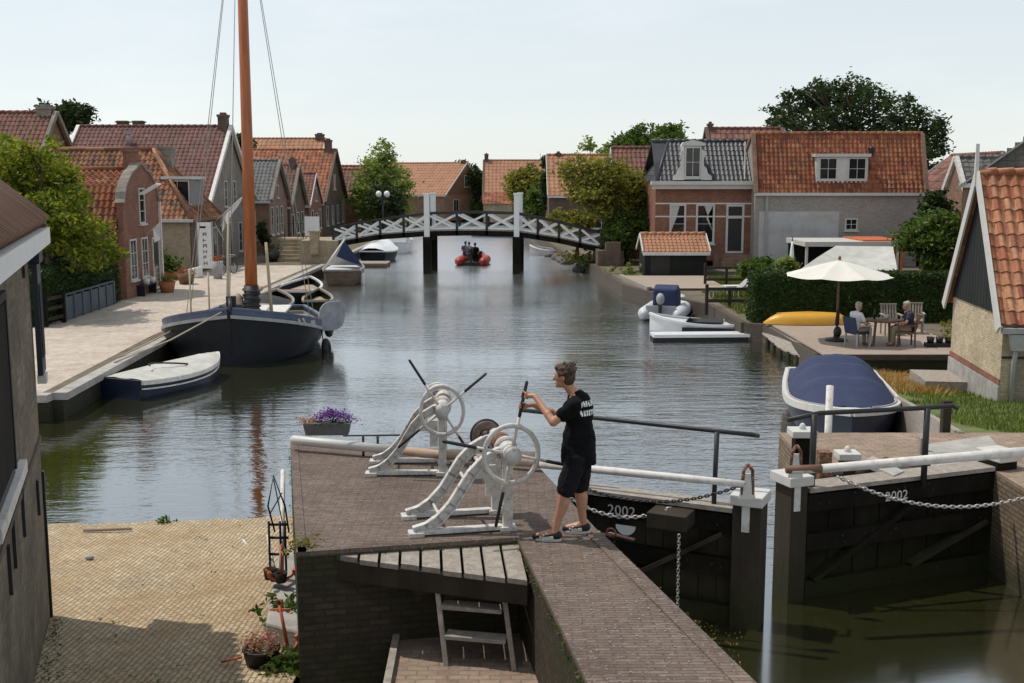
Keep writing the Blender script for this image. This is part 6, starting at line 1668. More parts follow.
m_.build('pink_flowers', M['flower_pink'], t, recalc=False)
m_ = MB()
for _ in range(26): leaves(m_, rn, (rn.uniform(-.5,.55), rn.gauss(-.05,.12), .31), (.05,.05,.03), 10, .035)
m_.build('foliage', M['leaf_dk'], t, recalc=False)
# low wire rail behind
a, b = at(400,404,PZ+.28), at(444,403.5,PZ+.28)
t = thing('wire_rail', 'low black wire rail along the far edge of the pier by the flower box', 'railing', (a.x, a.y, PZ))
m_ = MB(); m_.tube([(0,0,.28), tuple(V((b.x-a.x, b.y-a.y, .28)))], .012, 6); m_.build('wire', M['black_iron'], t)
for f_ in (.3, .52):
    m_ = MB(); m_.tube([((b.x-a.x)*f_, (b.y-a.y)*f_, 0), ((b.x-a.x)*f_, (b.y-a.y)*f_, .28)], .018, 6); m_.build('post', M['black_iron'], t)
# triangular plank platform
A_ = at(397,486.5,1.9); B_ = at(516,473.5,1.9); C_ = at(523,503,1.86)
t = thing('plank_platform', 'triangular platform of grey planks in the corner of the pier above the ladder', 'platform', (A_.x, A_.y, 1.8))
def L4(p): return p - V((A_.x, A_.y, 1.8))
nP = 9; jr = random.Random(2)
for i in range(nP):
    f0, f1 = i/nP + .008, (i+1)/nP - .008
    # planks run from the pier edge to the front edge, fanning to the left
    b0, b1 = A_.lerp(B_, f0), A_.lerp(B_, f1); e0, e1 = A_.lerp(C_, min(1, f0*1.0)), A_.lerp(C_, f1)
    ov = (e0 - b0).normalized()*jr.uniform(.0,.05) if (e0-b0).length > .02 else V((0,0,0))
    m_ = MB(); m_.prism([L4(b0), L4(b1), L4(e1+ov), L4(e0+ov)], (0,0,.05)); m_.build('plank', M['plank'], t)
m_ = MB(); d_ = (C_-A_).normalized(); m_.beam(L4(A_) + V((0,.03,-.1)), L4(C_) + V((0,.03,-.1)), .09, .2); m_.build('front_beam', M['tar2'], t)
m_ = MB(); m_.beam(L4(A_)+V((0,.25,-.1)), L4(B_)+V((0,-.06,-.1)), .08, .16); m_.build('rear_beam', M['tar2'], t)
# wooden ladder
t = thing('step_ladder', 'short weathered wooden ladder leaning on the plank platform', 'ladder', (at(488,560,1.0).x, at(488,560,1.0).y, 1.0))
base = V(t.location)
def L5(px, py, Y): p = atY(px, py, Y); return p - base
l0, l1 = L5(461.5,497,10.66), L5(468.5,557,10.42); r0, r1 = L5(505.5,500,10.55), L5(513.5,560.5,10.32)
for a, b in ((l0, l1), (r0, r1)):
    m_ = MB(); m_.beam(a, b, .085, .05, up=(1,0,0)); m_.build('rail', M['plank'], t, bevel=.006)
for f_ in (.33, .66):
    a, b = l0.lerp(l1, f_), r0.lerp(r1, f_); m_ = MB(); m_.beam(a + V((.03,.03,0)), b + V((-.03,.03,0)), .17, .04); m_.build('tread', M['plank'], t, bevel=.005)
p_ = at(452,538,1.0); t = thing('scrap_bundle', 'small crumpled pale bundle lying in the shade beside the ladder', 'bundle', (p_.x, p_.y+.1, 1.0))
m_ = MB(); m_.ell((0,0,.06), (.1,.08,.05), 10, 7); m_.ell((.08,.03,.05), (.07,.06,.05), 10, 7); m_.build('cloth', M['tarp'], t)
m_ = MB(); m_.tube([(-.1,0,.1),(0,-.05,.14),(.12,.02,.1)], .012, 6); m_.build('cord', M['black_iron'], t)
# ---- clutter along the left foot of the pier
cb = MB(); cb.prism([(-2.72,11.85,.3),(-2.3,11.6,.3),(-2.8,14.9,.1),(-3.2,14.9,.1)], (0,0,.55))
tag(cb.build('concrete_kerb', M['concrete'], bevel=.03), 'low weathered concrete kerb block at the foot of the pier beside the slipway', 'kerb')
def anchor(name, lb, p, rz, tilt, s=1):
    t = thing(name, lb, 'anchor', p, rz); t.rotation_euler = (tilt, 0, rz)
    m_ = MB(); m_.tube([(0,0,.08*s),(0,0,.95*s)], [.035*s,.028*s], 8); m_.build('shank', M['orange'], t)
    m_ = MB(); m_.tube([(-.34*s,0,.34*s),(-.26*s,0,.16*s),(-.1*s,0,.05*s),(.1*s,0,.05*s),(.26*s,0,.16*s),(.34*s,0,.34*s)], .035*s, 8); m_.build('arms', M['orange'], t)
    for sg in (-1, 1):
        m_ = MB(); m_.prism([(sg*.40*s,-.02,.42*s),(sg*.24*s,-.02,.30*s),(sg*.32*s,-.02,.14*s)], (0,.04,0)); m_.prism([(sg*.3*s,-.1*s,.36*s),(sg*.34*s,.1*s,.36*s),(sg*.26*s,.0,.16*s)], (sg*.02,0,0)); m_.build('fluke', M['orange'], t)
    m_ = MB(); m_.tube([(0,-.25*s,.88*s),(0,.25*s,.88*s)], .02*s, 7); m_.ring((0,0,1.0*s), (1,0,0), .06*s, .014*s, 16, 6); m_.build('stock', M['orange'], t)
pz = .85
anchor('anchor', 'orange painted anchor on the concrete kerb behind the climbing plant', (at(359,501,.85).x, at(359,501,.85).y, .85), R(20), R(14), .5)
anchor('anchor', 'orange anchor at the pier corner beside the black tub, shank leaning back', (at(365,545,.7).x, at(365,545,.7).y-.05, .62), R(60), R(-12), .6)
# white poles
a, b = at(357,431,1.9), at(359,501,.85); tag(MB().tube([(a.x,a.y+.3,a.z),(b.x,b.y,b.z)], .03, 8).build('white_stake', M['white_old']), 'long white stake leaning against the pier side', 'stake')
a, b = at(350,470,1.2), at(355,497,.85); tag(MB().tube([(a.x,a.y,a.z),(b.x,b.y,b.z)], .02, 8).build('white_stake', M['white_old']), 'shorter thin pale stake left of the long white one', 'stake')
# black iron frame with spoked hoop
c = at(352,456,1.2); t = thing('iron_rack', 'black iron rack with hoops standing at the water end of the pier side', 'rack', (atY(358,456,13.5).x, 13.5, .85)); t.scale = (.5,.6,.85)
m_ = MB()
for x in (-.28, .0, .12):
    m_.tube([(x,0,-.05),(x,0,.75)], .03, 7)
for z in (.25, .5, .7): m_.tube([(-.3,0,z),(.2,0,z)], .022, 7)
m_.build('frame', M['black_iron'], t)
m_ = MB(); m_.tube([(-.12,-.05,.6),(-.26,-.1,1.0),(-.1,-.1,1.45),(.16,-.1,1.0),(.24,-.1,.6)], .022, 7); m_.tube([(-.2,-.1,.9),(.1,-.1,1.2)], .014, 6); m_.tube([(.1,-.1,.7),(-.1,-.1,1.4)], .014, 6); m_.build('hoop', M['black_iron'], t)
for k in range(3):
    m_ = MB(); m_.lathe([(.0,0),(.13,0),(.16,.14),(.14,.14),(.11,.03)], (-.05+.16*k - .12,-.45-.1*k,.0), 12); m_.build('pot', M['tar2'], t)
# black tub with dry plants
c = at(346,553,.68); t = thing('black_tub', 'round black tub of dry pinkish plants standing on the slipway', 'planter', (c.x, c.y, zr(c.y)))
m_ = MB(); m_.lathe([(0,0),(.15,0),(.19,.2),(.2,.2),(.2,.225),(.17,.225),(.16,.17),(0,.17)], (0,0,0), 20); m_.build('tub', M['black_iron'], t)
rn = random.Random(12); m_ = MB()
for _ in range(40): leaves(m_, rn, (rn.gauss(0,.1), rn.gauss(0,.1), .24 + rn.uniform(0,.1)), (.03,.03,.03), 8, .02)
m_.build('plants', M['flower_pink'], t, recalc=False)
m_ = MB()
for _ in range(30): leaves(m_, rn, (rn.gauss(0,.1), rn.gauss(0,.1), .22 + rn.uniform(0,.1)), (.03,.03,.03), 8, .02)
m_.build('stems', M['straw'], t, recalc=False)
m_ = MB(); m_.tube([(-.2,-.02,.12),(-.34,-.05,.1),(-.42,0,.06)], .014, 6); m_.build('handle', M['orange'], t)
def weeds(name, lb, c, r, n, size, mat, seed, cat='plant', h=.3):
    rn = random.Random(seed); t = thing(name, lb, cat, c)
    m_ = MB()
    for _ in range(10):
        x, y = rn.gauss(0,r[0]*.4), rn.gauss(0,r[1]*.4); m_.tube([(x*.4,y*.4,-.05),(x,y,r[2]*rn.uniform(.6,1.4))], .008, 5)
    m_.build('stems', M['trunk'], t)
    m_ = MB()
    for _ in range(n): leaves(m_, rn, (rn.gauss(0,r[0]), rn.gauss(0,r[1]), abs(rn.gauss(r[2]*.8,r[2]*.5))), (.04,.04,.04), 9, size)
    m_.build('foliage', M[mat], t, recalc=False)
c = at(360,518,.8); weeds('climbing_plant', 'leafy green plant growing between the concrete kerb and the pier', (c.x, c.y, .62), (.10,.14,.22), 32, .045, 'leaf_mid', 41)
c = at(368,556,.66); weeds('weeds', 'dark green weeds growing at the foot of the pier corner', (c.x+.02, c.y-.05, .6), (.16,.1,.12), 45, .045, 'leaf_mid', 42)
c = at(376,478,PZ); weeds('dry_weed', 'small clump of dry dark weed on the near left pier corner', (c.x-.05, c.y, PZ-.02), (.07,.06,.05), 16, .03, 'leaf_olive', 43)
c = at(287,456,.0); weeds('water_weed', 'tiny green weed tuft at the waterline of the slipway', (c.x, 18.1, .0), (.07,.05,.06), 10, .04, 'leaf_mid', 44)
# driftwood stick and stone on the slipway
a, b = at(228,467,zr(17.3)), at(260,466.5,zr(17.4)); tag(MB().tube([(a.x,a.y,zr(a.y)+.03),(b.x,b.y,zr(b.y)+.03)], [.035,.02], 7).build('driftwood', M['deck']), 'thin pale stick lying on the slipway near the water', 'stick')
c = at(232,487,.2); tag(MB().ell((c.x,c.y,zr(c.y)+.03), (.07,.05,.035), 10, 7).build('stone', M['concrete']), 'small grey stone lying on the slipway', 'stone')
a = at(334,472,.18); tag(MB().tube([(a.x,a.y,zr(a.y)+.02),(a.x+.06,a.y-.2,zr(a.y)+.05),(a.x+.15,a.y-.32,zr(a.y)+.03)], [.02,.025,.015], 6).build('driftwood', M['white_old']), 'short bent white stick on the slipway near the iron rack', 'stick')

# loose bits: moss along the pier edges, grit on the paving, scum on the lock water
rn = random.Random(101); m_ = MB()
for a, b, z, n in ((c_fl, c_f2, PZ-.04, 60), (c_f2, w_l, PZ-.04, 60), (w_k, w_r, PZ-.02, 70), (c_bl, c_fl, PZ-.02, 40)):
    for _ in range(n):
        p = a.lerp(b, rn.random()); leaves(m_, rn, (p.x + rn.gauss(0,.015), p.y + rn.gauss(0,.015), z + rn.uniform(-.05,.015)), (.02,.02,.012), 5, .016)
for _ in range(170):
    x = rn.uniform(-5.2,-2.4); y = rn.choice((rn.uniform(10,18), rn.gauss(10.8,.3))); leaves(m_, rn, (x, y, zr(y)+.02), (.03,.03,.008), 4, .016)
for _ in range(42):
    y = rn.uniform(10.4,12.8); x = -5.58 + .337*(13-y) + .05; leaves(m_, rn, (x + abs(rn.gauss(0,.05)), y, zr(y)+.03), (.03,.03,.02), 5, .016)
o = m_.build('moss', M['leaf_mid'], recalc=False); tag(o, 'moss and tiny weeds in the joints along the pier edges and slipway', 'moss', kind='stuff')
rn = random.Random(102); m_ = MB()
for _ in range(520):
    if rn.random() < .6:
        f = rn.random(); a = c_fl.lerp(c_bl, rn.random()); b = V((.1, a.y, PZ)); p = a.lerp(b, rn.random()); z = PZ
        if p.y < 11.6: continue
    else:
        a = w_l.lerp(c_f2, rn.random()); b = w_r.lerp(w_k, (a.y - w_l.y)/(c_f2.y - w_l.y)); p = a.lerp(b, rn.random()); z = PZ
    s = rn.uniform(.004,.013); m_.ell((p.x,p.y,z+s*.4), (s,s*rn.uniform(.6,1),s*.5), 6, 4)
o = m_.build('grit', M['concrete']); tag(o, 'pale grit and crumbs scattered over the pier paving', 'grit', kind='stuff')
rn = random.Random(103); m_ = MB()
for k in range(70):
    px, py = rn.gauss(648,14), rn.gauss(533,11); p = at(px, py, .006); leaves(m_, rn, (p.x, p.y, .008), (.03,.03,.001), 2, .013)
o = m_.build('floating_scum', M['straw'], recalc=False); tag(o, 'scum and leaf bits floating on the lock water by the left gate', 'scum', kind='stuff')
# ------------------------------------------------------------------ terrace and right bank
TZ = .70
tc = [at(681,333,TZ), at(719,350,TZ), at(806,350,TZ)]
x_l, y_b, y_f = tc[1].x, 39.4, tc[1].y; x_r = 13.6
t = thing('terrace_deck', 'brown timber terrace deck carrying the table and parasol beside the canal', 'deck', (x_l, y_f, 0))
n = 34; W_ = x_r - x_l; Dp = y_b - y_f; m_ = MB()
for i in range(n): m_.box(0, W_, Dp*i/n + .006, Dp*(i+1)/n - .006, TZ-.05, TZ)
m_.build('boards', M['deck'], t)
m_ = MB(); m_.box(.0, W_, -.06, -.002, TZ-.16, TZ-.005); m_.build('front_board', M['deck_dk'], t)
m_ = MB(); m_.box(.1, W_, -.02, .04, -.1, TZ-.25); m_.build('retaining_board', M['tar2'], t)
m_ = MB(); m_.box(0.05, W_, .05, Dp, -.5, TZ-.052); m_.build('frame', M['deck_dk'], t)
# sloping bank boards on the canal side
t = thing('bank_boards', 'grey weathered bank boards sloping from the terrace edge to the water', 'bank edge', (x_l, y_f, 0))
pa_, pb_, pc_ = at(664,325,.30), at(690,347,.26), at(733,364,.24)
for k in range(4):
    m_ = MB()
    for (a, b, a2, b2) in ((pa_, pb_, V((x_l-.05, y_b, TZ-.1)), V((x_l-.05, y_f+3.2, TZ-.1))), (pb_, pc_, V((x_l-.05, y_f+3.2, TZ-.1)), V((x_l+.6, y_f-.12, TZ-.2)))):
        q = [a.lerp(a2, k/4), b.lerp(b2, k/4), b.lerp(b2, (k+.94)/4), a.lerp(a2, (k+.94)/4)]
        m_.prism([p - V((x_l, y_f, 0)) for p in q], (0,0,.05))
    m_.build('board', M['plank'], t)
m_ = MB()
for k in range(14):
    p = pa_.lerp(pb_, k/7) if k < 7 else pb_.lerp(pc_, (k-7)/7)
    p = p - V((x_l, y_f, 0)); m_.tube([(p.x, p.y, -.8), (p.x, p.y, p.z+.04)], .07, 8)
m_.build('piles', M['tar2'], t)
# yellow canoe
cy = at(706,333,TZ); t = thing('canoe', 'upturned yellow canoe lying along the foot of the hedge', 'canoe', (at(682,332,TZ).x, 38.6, TZ), 0)
L = at(731,332,TZ).x + .6 - at(682,332,TZ).x; rows = []
vs = []; fs = []; nn = 24; k = 9
for i in range(nn+1):
    u = i/nn; w = .42*max(0.0, 1-abs(2*u-1)**2.6)**.8 + .012; h_ = .40*max(.12, 1-abs(2*u-1)**5)
    for j in range(k):
        a = math.pi*j/(k-1); vs.append((L*u + 0, -w*math.cos(a), h_*math.sin(a)**.75 + .02))
for i in range(nn):
    for j in range(k-1): fs.append((i*k+j, (i+1)*k+j, (i+1)*k+j+1, i*k+j+1))
m_ = MB(); m_.add(vs, fs, True); m_.build('hull', M['yellow'], t)
m_ = MB(); m_.tube([(.1,0,.08),(.5,0,.38),(L*.5,0,.43),(L-.5,0,.38),(L-.1,0,.08)], .02, 7); m_.build('keel', M['yellow'], t)
# parasol
pb_ = at(727,341,TZ); zt = zY(287.5, pb_.y); zrim = zY(297.5, pb_.y); Rr = (at(767,298,1).x*0 + (767-695)/2*pb_.y/747)
def parasol(name, lb, loc, top, rim, Rr, mat, closed=False, foot=True):
    t = thing(name, lb, 'parasol', loc); nseg = 8; sub = 5; vs = []; fs = []
    m_ = MB(); rings = 7
    for r_ in range(rings+1):
        f = r_/rings
        for s in range(nseg*sub):
            a = 2*math.pi*s/(nseg*sub) + .2; ph = (s % sub)/sub; edge = math.cos(math.pi/nseg)/math.cos((ph-.5)*2*math.pi/nseg)
            rr = Rr*f*edge; z = top + (rim-top)*(f**1.08) - .05*Rr*f*math.sin(math.pi*ph)*.6
            vs.append((rr*math.cos(a), rr*math.sin(a), z))
    K = nseg*sub
    for r_ in range(rings):
        for s in range(K): fs.append((r_*K+s, r_*K+(s+1)%K, (r_+1)*K+(s+1)%K, (r_+1)*K+s))
    m_.add(vs, fs, False); m_.build('canopy', M[mat], t, recalc=False)
    for s in range(nseg):
        a = 2*math.pi*s/nseg + .2; m_ = MB(); m_.tube([(.04*math.cos(a),.04*math.sin(a),top-.06),(Rr*.97*math.cos(a),Rr*.97*math.sin(a),rim-.02)], .014, 5); m_.build('rib', M['woodbr'], t)
    m_ = MB(); m_.tube([(0,0,0),(0,0,top+.06)], .035, 10); m_.build('pole', M['woodbr'], t)
    m_ = MB(); m_.ell((0,0,top+.06), (.05,.05,.07), 8, 6); m_.build('finial', M['woodbr'], t)
    if foot:
        m_ = MB(); m_.lathe([(0,0),(.33,0),(.34,.05),(.1,.1),(.07,.35),(0,.36)], (0,0,0), 18); m_.ell((.02,-.02,.28), (.13,.11,.18), 10, 8); m_.build('foot', M['black_iron'], t)
        m_ = MB(); m_.cap((-.02,-.07,.55),(.0,-.08,.95),.07,.05,8); m_.build('tied_cover', M['black'], t)
    return t
parasol('parasol', 'large cream parasol on a wooden pole shading the terrace', pb_, zt-TZ, zrim-TZ, Rr, 'cream')
# second pale canopy behind the hedge
cs = atY(750,290,45.5); t = thing('shade_sail', 'stretched white shade canopy on poles behind the hedge', 'canopy', (cs.x, 45.5, ZG))
def L6(px, py, Y): p = atY(px, py, Y); return p - V((cs.x, 45.5, ZG))
P4 = [L6(700,296,44.0), L6(768,297,44.0), L6(764.5,278.5,47.5), L6(727,278,47.5)]
m_ = MB(); nn = 10; vs = []; fs = []
for i in range(nn+1):
    for j in range(nn+1):
        u, v = i/nn, j/nn; p = (P4[0]*(1-u)+P4[1]*u)*(1-v) + (P4[3]*(1-u)+P4[2]*u)*v
        vs.append(p + V((0,0,-.18*(u*(1-u)*4)*(v*(1-v)*4) + .04*math.sin(math.pi*v)*abs(2*u-1))))
for i in range(nn):
    for j in range(nn): fs.append((i*(nn+1)+j, (i+1)*(nn+1)+j, (i+1)*(nn+1)+j+1, i*(nn+1)+j+1))
m_.add(vs, fs, True); m_.build('canopy', M['tarp'], t, recalc=False)
for p in P4:
    m_ = MB(); m_.tube([(p.x,p.y,-.1),(p.x,p.y,p.z)], .035, 7); m_.build('pole', M['white'], t)
tp = atY(697,300,46); t = thing('closed_parasol', 'small closed white parasol standing behind the left end of the hedge', 'parasol', (tp.x, 46, ZG))
m_ = MB(); m_.lathe([(.02,2.55),(.06,2.3),(.13,1.5),(.11,1.0),(.03,.98)], (0,0,0), 10); m_.build('canopy', M['white_clean'], t)
m_ = MB(); m_.tube([(0,0,-.1),(0,0,2.7)], .025, 8); m_.build('pole', M['black_iron'], t)

# garden furniture
def table(loc):
    t = thing('garden_table', 'oval wooden garden table between the seated couple', 'table', loc, R(5))
    m_ = MB(); m_.lathe([(0,.70),(.52,.70),(.54,.72),(.54,.735),(.52,.75),(0,.75)], (0,0,0), 24); m_.build('tabletop', M['woodbr'], t)
    for x, y in ((-.34,-.3),(.34,-.3),(-.34,.3),(.34,.3)):
        m_ = MB(); m_.beam((x*1.2,y*1.2,0),(x,y,.7), .06, .06); m_.build('leg', M['woodbr'], t)
tl = at(757,343,TZ); table(tl)
def place(nm, lb, cat, mb, mat, loc):
    o = mb.build(nm, M[mat]); o.location = loc; return tag(o, lb, cat)
m_ = MB(); m_.lathe([(0,0),(.06,0),(.08,.14),(.07,.14),(.055,.02)], (0,0,0), 12); place('bowl', 'pale bowl on the garden table', 'bowl', m_, 'white_old', (tl.x+.1, tl.y, TZ+.752))
m_ = MB(); m_.lathe([(0,0),(.035,0),(.035,.2),(.015,.26),(.015,.3),(0,.3)], (0,0,0), 10); place('bottle', 'dark bottle on the garden table', 'bottle', m_, 'glass', (tl.x-.22, tl.y+.1, TZ+.752))
def chair(name, lb, loc, rz, frame, seatm, slat=True, group=None, wide=.54):
    t = thing(name, lb, 'chair', loc, rz, group)
    m_ = MB(); m_.box(-.26,.26,-wide/2,wide/2,.40,.45); m_.build('seat', M[seatm], t, bevel=.01)
    b_ = MB()
    if slat:
        for k in range(6):
            y = -wide/2 + .05 + (wide-.1)*k/5; b_.beam((-.25,y,.45),(-.40,y,.98 - .04*abs(k-2.5)/2.5), .055, .02, up=(1,0,0))
        b_.beam((-.395,-wide/2,.95),(-.395,wide/2,.95), .05, .04)
    else: b_.prism([(-.24,-wide/2,.44),(-.24,wide/2,.44),(-.36,wide/2,.92),(-.36,-wide/2,.92)], (-.025,0,-.01))
    b_.build('backrest', M[seatm if not slat else frame], t)
    for x, y in ((.23,-1),(.23,1),(-.24,-1),(-.24,1)):
        m_ = MB(); m_.beam((x*1.05,y*(wide/2-.02),0),(x,y*(wide/2-.02),.64 if slat or x > 0 else .44), .045, .045); m_.build('leg', M[frame], t)
    for y in (-1, 1):
        m_ = MB(); m_.box(-.3,.28,y*(wide/2-.0)-.035,y*(wide/2)+.035,.64,.67); m_.build('armrest', M[frame], t)
cw = at(741,345,TZ); chair('folding_chair', 'blue folding chair with the woman in white seated on it', (cw.x, cw.y, TZ), R(25), 'grey_paint', 'blue_cloth' if 'blue_cloth' in M else 'navy', False)
cm = at(771,345,TZ); chair('garden_chair', 'dark wooden garden chair with the grey haired man seated on it', (cm.x+.1, cm.y+.15, TZ), R(172), 'woodbr', 'woodbr', True)
c1 = at(763,337,TZ); chair('garden_chair', 'empty grey slatted garden chair behind the table, left of the man', (c1.x, c1.y, TZ), R(-92), 'grey_wood' if 'grey_wood' in M else 'plank', 'plank', True)
c2 = at(778.5,336,TZ); chair('garden_chair', 'empty grey slatted garden chair right of the seated man', (c2.x, c2.y, TZ), R(-105), 'plank', 'plank', True)
def sitter(lb, loc, rz, cols, hairm, arms=1.0):
    t = thing('person', lb, 'person', loc, rz)
    J = dict(hed=(.0,0,1.22), nec=(-.06,0,1.05), che=(-.1,0,.86), pel=(-.12,0,.53),
        sL=(-.09,.18,.99), eL=(.02,.24,.73), wL=(.24,.16,.70), hL=(.34,.12,.70), sR=(-.09,-.18,.99), eR=(.02,-.24,.73), wR=(.24,-.16,.70), hR=(.34,-.12,.70),
        pL=(-.08,.09,.53), kL=(.34,.12,.53), aL=(.36,.12,.1), tL=(.5,.13,.05), pR=(-.08,-.09,.53), kR=(.34,-.12,.53), aR=(.33,-.12,.1), tR=(.46,-.13,.05), back=(-1,0,0), floor=0)
    blob_person(t, J, cols, vox=.024, sleeve=arms, trouser='trousers', shoes='woodbr', hairm=hairm, head_dir=(.97,0,-.2))
M['white_shirt'] = plain('white_cotton', (.68,.68,.69), .9, .08, 4, .2)
M['dark_shirt'] = plain('dark_blue_shirt', (.035,.03,.06), .9, .2, 4, .2)
M['khaki'] = plain('khaki_cotton', (.28,.24,.17), .9, .15, 4, .2)
sitter('woman in a white shirt seated on the blue chair, back to the canal', (cw.x, cw.y, TZ+.0), R(25), ('white_shirt','khaki'), 'hair_gr', .6)
sitter('grey haired man in a dark shirt seated right of the garden table', (cm.x+.1, cm.y+.15, TZ+.0), R(172), ('dark_shirt','khaki'), 'hair_gr', .5)
# planter tray and small pots on the terrace
c = at(795,345,TZ); t = thing('plant_tray', 'dark tray of small dark pots and a yellow flowering plant at the terrace edge', 'planter', (c.x, c.y, TZ))
m_ = MB(); m_.box(-.4,.45,-.15,.15,0,.12); m_.build('tray', M['black_iron'], t)
for k in range(3):
    m_ = MB(); m_.lathe([(0,.12),(.09,.12),(.12,.3),(.1,.3),(0,.26)], (-.26+.27*k,0,0), 10); m_.build('pot', M['black_iron'], t)
rn = random.Random(4); m_ = MB()
for _ in range(24): leaves(m_, rn, (rn.gauss(.25,.12), rn.gauss(0,.1), rn.uniform(.3,.75)), (.05,.05,.05), 8, .05)
m_.build('plant', M['leaf_olive'], t, recalc=False)
# dry straw heap and grass edge
def stuff(name, lb, cat, mb, mat):
    o = mb.build(name, M[mat], recalc=False); return tag(o, lb, cat, kind='stuff')
def lawn_z(x, y):
    for (ya,xa,za),(yb,xb,zb) in zip(LWN[:-1],LWN[1:]):
        if y >= yb: return za + (zb-za)*(ya-y)/(ya-yb)
    return 1.46
rn = random.Random(77); m_ = MB(); cnt = 0
while cnt < 30000:
    y = 18.35 + 12.5*rn.random()**1.2; xl = 8.3 + (.6 if y > 22 else 0) + (.5 if y > 25 else 0) + (.5 if y > 27 else 0); x = rn.uniform(xl, 17)
    if y < 19.2 and x < 8.4: continue
    h_ = rn.uniform(.05,.13); a = rn.uniform(0, 6.28); z = lawn_z(x, y) - .01; l = rn.uniform(-.05,.05); w = .012
    m_.add([(x-w*math.cos(a), y-w*math.sin(a), z), (x+w*math.cos(a), y+w*math.sin(a), z), (x+l, y+l*.7, z+h_)], [(0,1,2)]); cnt += 1
stuff('grass', 'short green grass of the lawn in front of the brick shed', 'grass', m_, 'grass')
m_ = MB()
for _ in range(11000):
    u = rn.random(); cxy = (9.9 + u*2.0 + rn.gauss(0,.3), 31.6 - u*.9 - rn.random()*5.2*(1-u*.75) + rn.gauss(0,.2))
    if cxy[0] < 9.35 + (cxy[1]-27)*.16: continue
    z = lawn_z(*cxy); hh = rn.uniform(.05,.26)*(1.1-.5*u); a = rn.uniform(0,6.28); w = .018
    m_.add([(cxy[0]-w*math.cos(a), cxy[1]-w*math.sin(a), z), (cxy[0]+w*math.cos(a), cxy[1]+w*math.sin(a), z), (cxy[0]+rn.gauss(0,.12), cxy[1]+rn.gauss(0,.12), z+hh)], [(0,1,2)])
stuff('dry_grass', 'dry orange and straw coloured grass beside the covered boat', 'dry grass', m_, 'straw')
m_ = MB(); c_ = at(800,362,.66); m_.box(-.45,.5,-.25,.25,-.1,.06); place('stone_step', 'grey stone step lying between the dry grass and the shed', 'step', m_, 'concrete', (c_.x-.1, c_.y+.1, .25))
capped(781, 366, 361, .15, .045, 'small white marker stake in the dry grass below the terrace', False, 'white', 'stake')
bk = MB()
for (ya,xa,za),(yb,xb,zb) in zip(LWN[:-1],LWN[1:]): bk.prism([(xa,ya,-.8),(xb,yb,-.8),(xb,yb,zb+.06),(xa,ya,za+.06)], (.12,0,0))
tag(bk.build('bank_board', M['plank']), 'pale timber edge of the bank along the right side of the covered boat', 'bank edge')
# ---- right bank nearer the bridge: small deck, fences, loungers, sandbags of stone
c = at(620,300,ZG); t = thing('landing_stage', 'pinkish brown timber landing deck in front of the low tiled shed', 'deck', (5.75, 51.2, ZG))
m_ = MB(); n = 16
for i in range(n): m_.box(.0 + .55*(1-i/n)*.9, 4.1, .42*i, .42*i+.4, .02, .1)
m_.build('boards', M['deck'], t)
m_ = MB(); m_.beam((.5,-.1,.0),(-.15,6.6,.0), .22, .34); m_.build('edge_beam', M['plank'], t)
m_ = MB(); m_.box(.5,4.1,-.14,-.02,-.12,.1); m_.build('front_beam', M['deck_dk'], t)
c = at(621,295,ZG+.1); t = thing('plank_stack', 'loose stack of pinkish planks lying on the landing deck', 'planks', (c.x, c.y, ZG+.12), R(35))
for k in range(5):
    m_ = MB(); m_.box(-.9+.1*k,.9+.06*k,-.4+.17*k,-.25+.17*k,.05*(k % 2),.05*(k % 2)+.06); m_.build('plank', M['deck'], t)
def rail_fence(lb, px0, px1, pyb, pyt, rows, mat='tar2'):
    a, b = at(px0, pyb, ZG+.05), at(px1, pyb, ZG+.05); H = zY(pyt, a.y) - ZG
    t = thing('rail_fence', lb, 'fence', (a.x, a.y, ZG)); d = b - a
    for f in (0, .5, 1):
        m_ = MB(); p = d*f; m_.box(p.x-.06,p.x+.06,p.y-.06,p.y+.06,-.3,H*(1.18 if f == 0 else 1)); m_.build('post', M[mat], t)
    for r in range(rows):
        m_ = MB(); z = H*(.35+.6*r/max(1, rows-1)); m_.beam(V((0,-.08,z)), V((d.x, d.y-.08, z)), .04, .13); m_.build('rail', M[mat], t)
rail_fence('dark rail fence between the landing deck and the garden steps', 640, 668, 304, 292, 2)
rail_fence('low dark rail fence nearest the speedboats on the right bank', 641, 671, 318, 306, 2)
rail_fence('low fence along the back of the landing deck beside the tiled shed', 604, 638, 294.5, 291, 1)
c = at(652,312,ZG+.05); t = thing('sun_lounger', 'white framed sun lounger with its back raised on the right bank', 'lounger', (c.x-.6, c.y, ZG+.03), R(8))
m_ = MB(); m_.box(0,1.3,-.3,.3,.3,.36); m_.build('seat', M['white_old'], t)
m_ = MB(); m_.prism([(1.3,-.3,.3),(1.85,-.3,.8),(1.82,-.3,.86),(1.27,-.3,.36)], (0,.6,0)); m_.build('backrest', M['grey_paint'], t)
for x in (.1, 1.2):
    for y in (-.26, .26):
        m_ = MB(); m_.beam((x,y,0),(x,y,.3), .04, .04); m_.build('leg', M['white_old'], t)
t2 = copy_tree(t); t2.location = (t.location.x+.9, t.location.y+1.6, ZG+.03); t2['label'] = 'second white lounger partly hidden by the shrub at the hedge end'
t['group'] = t2['group'] = 'sun loungers on the right bank'
gm = MB()
rn = random.Random(91)
for _ in range(9000):
    y = rn.uniform(42,58); x = rn.uniform(8.5 if y < 50.5 else 9.9, 12.5); h_ = rn.uniform(.06,.2); a = rn.uniform(0,6.28); w = .025
    gm.add([(x-w*math.cos(a), y-w*math.sin(a), ZG), (x+w*math.cos(a), y+w*math.sin(a), ZG), (x+rn.gauss(0,.05), y+rn.gauss(0,.05), ZG+h_)], [(0,1,2)])
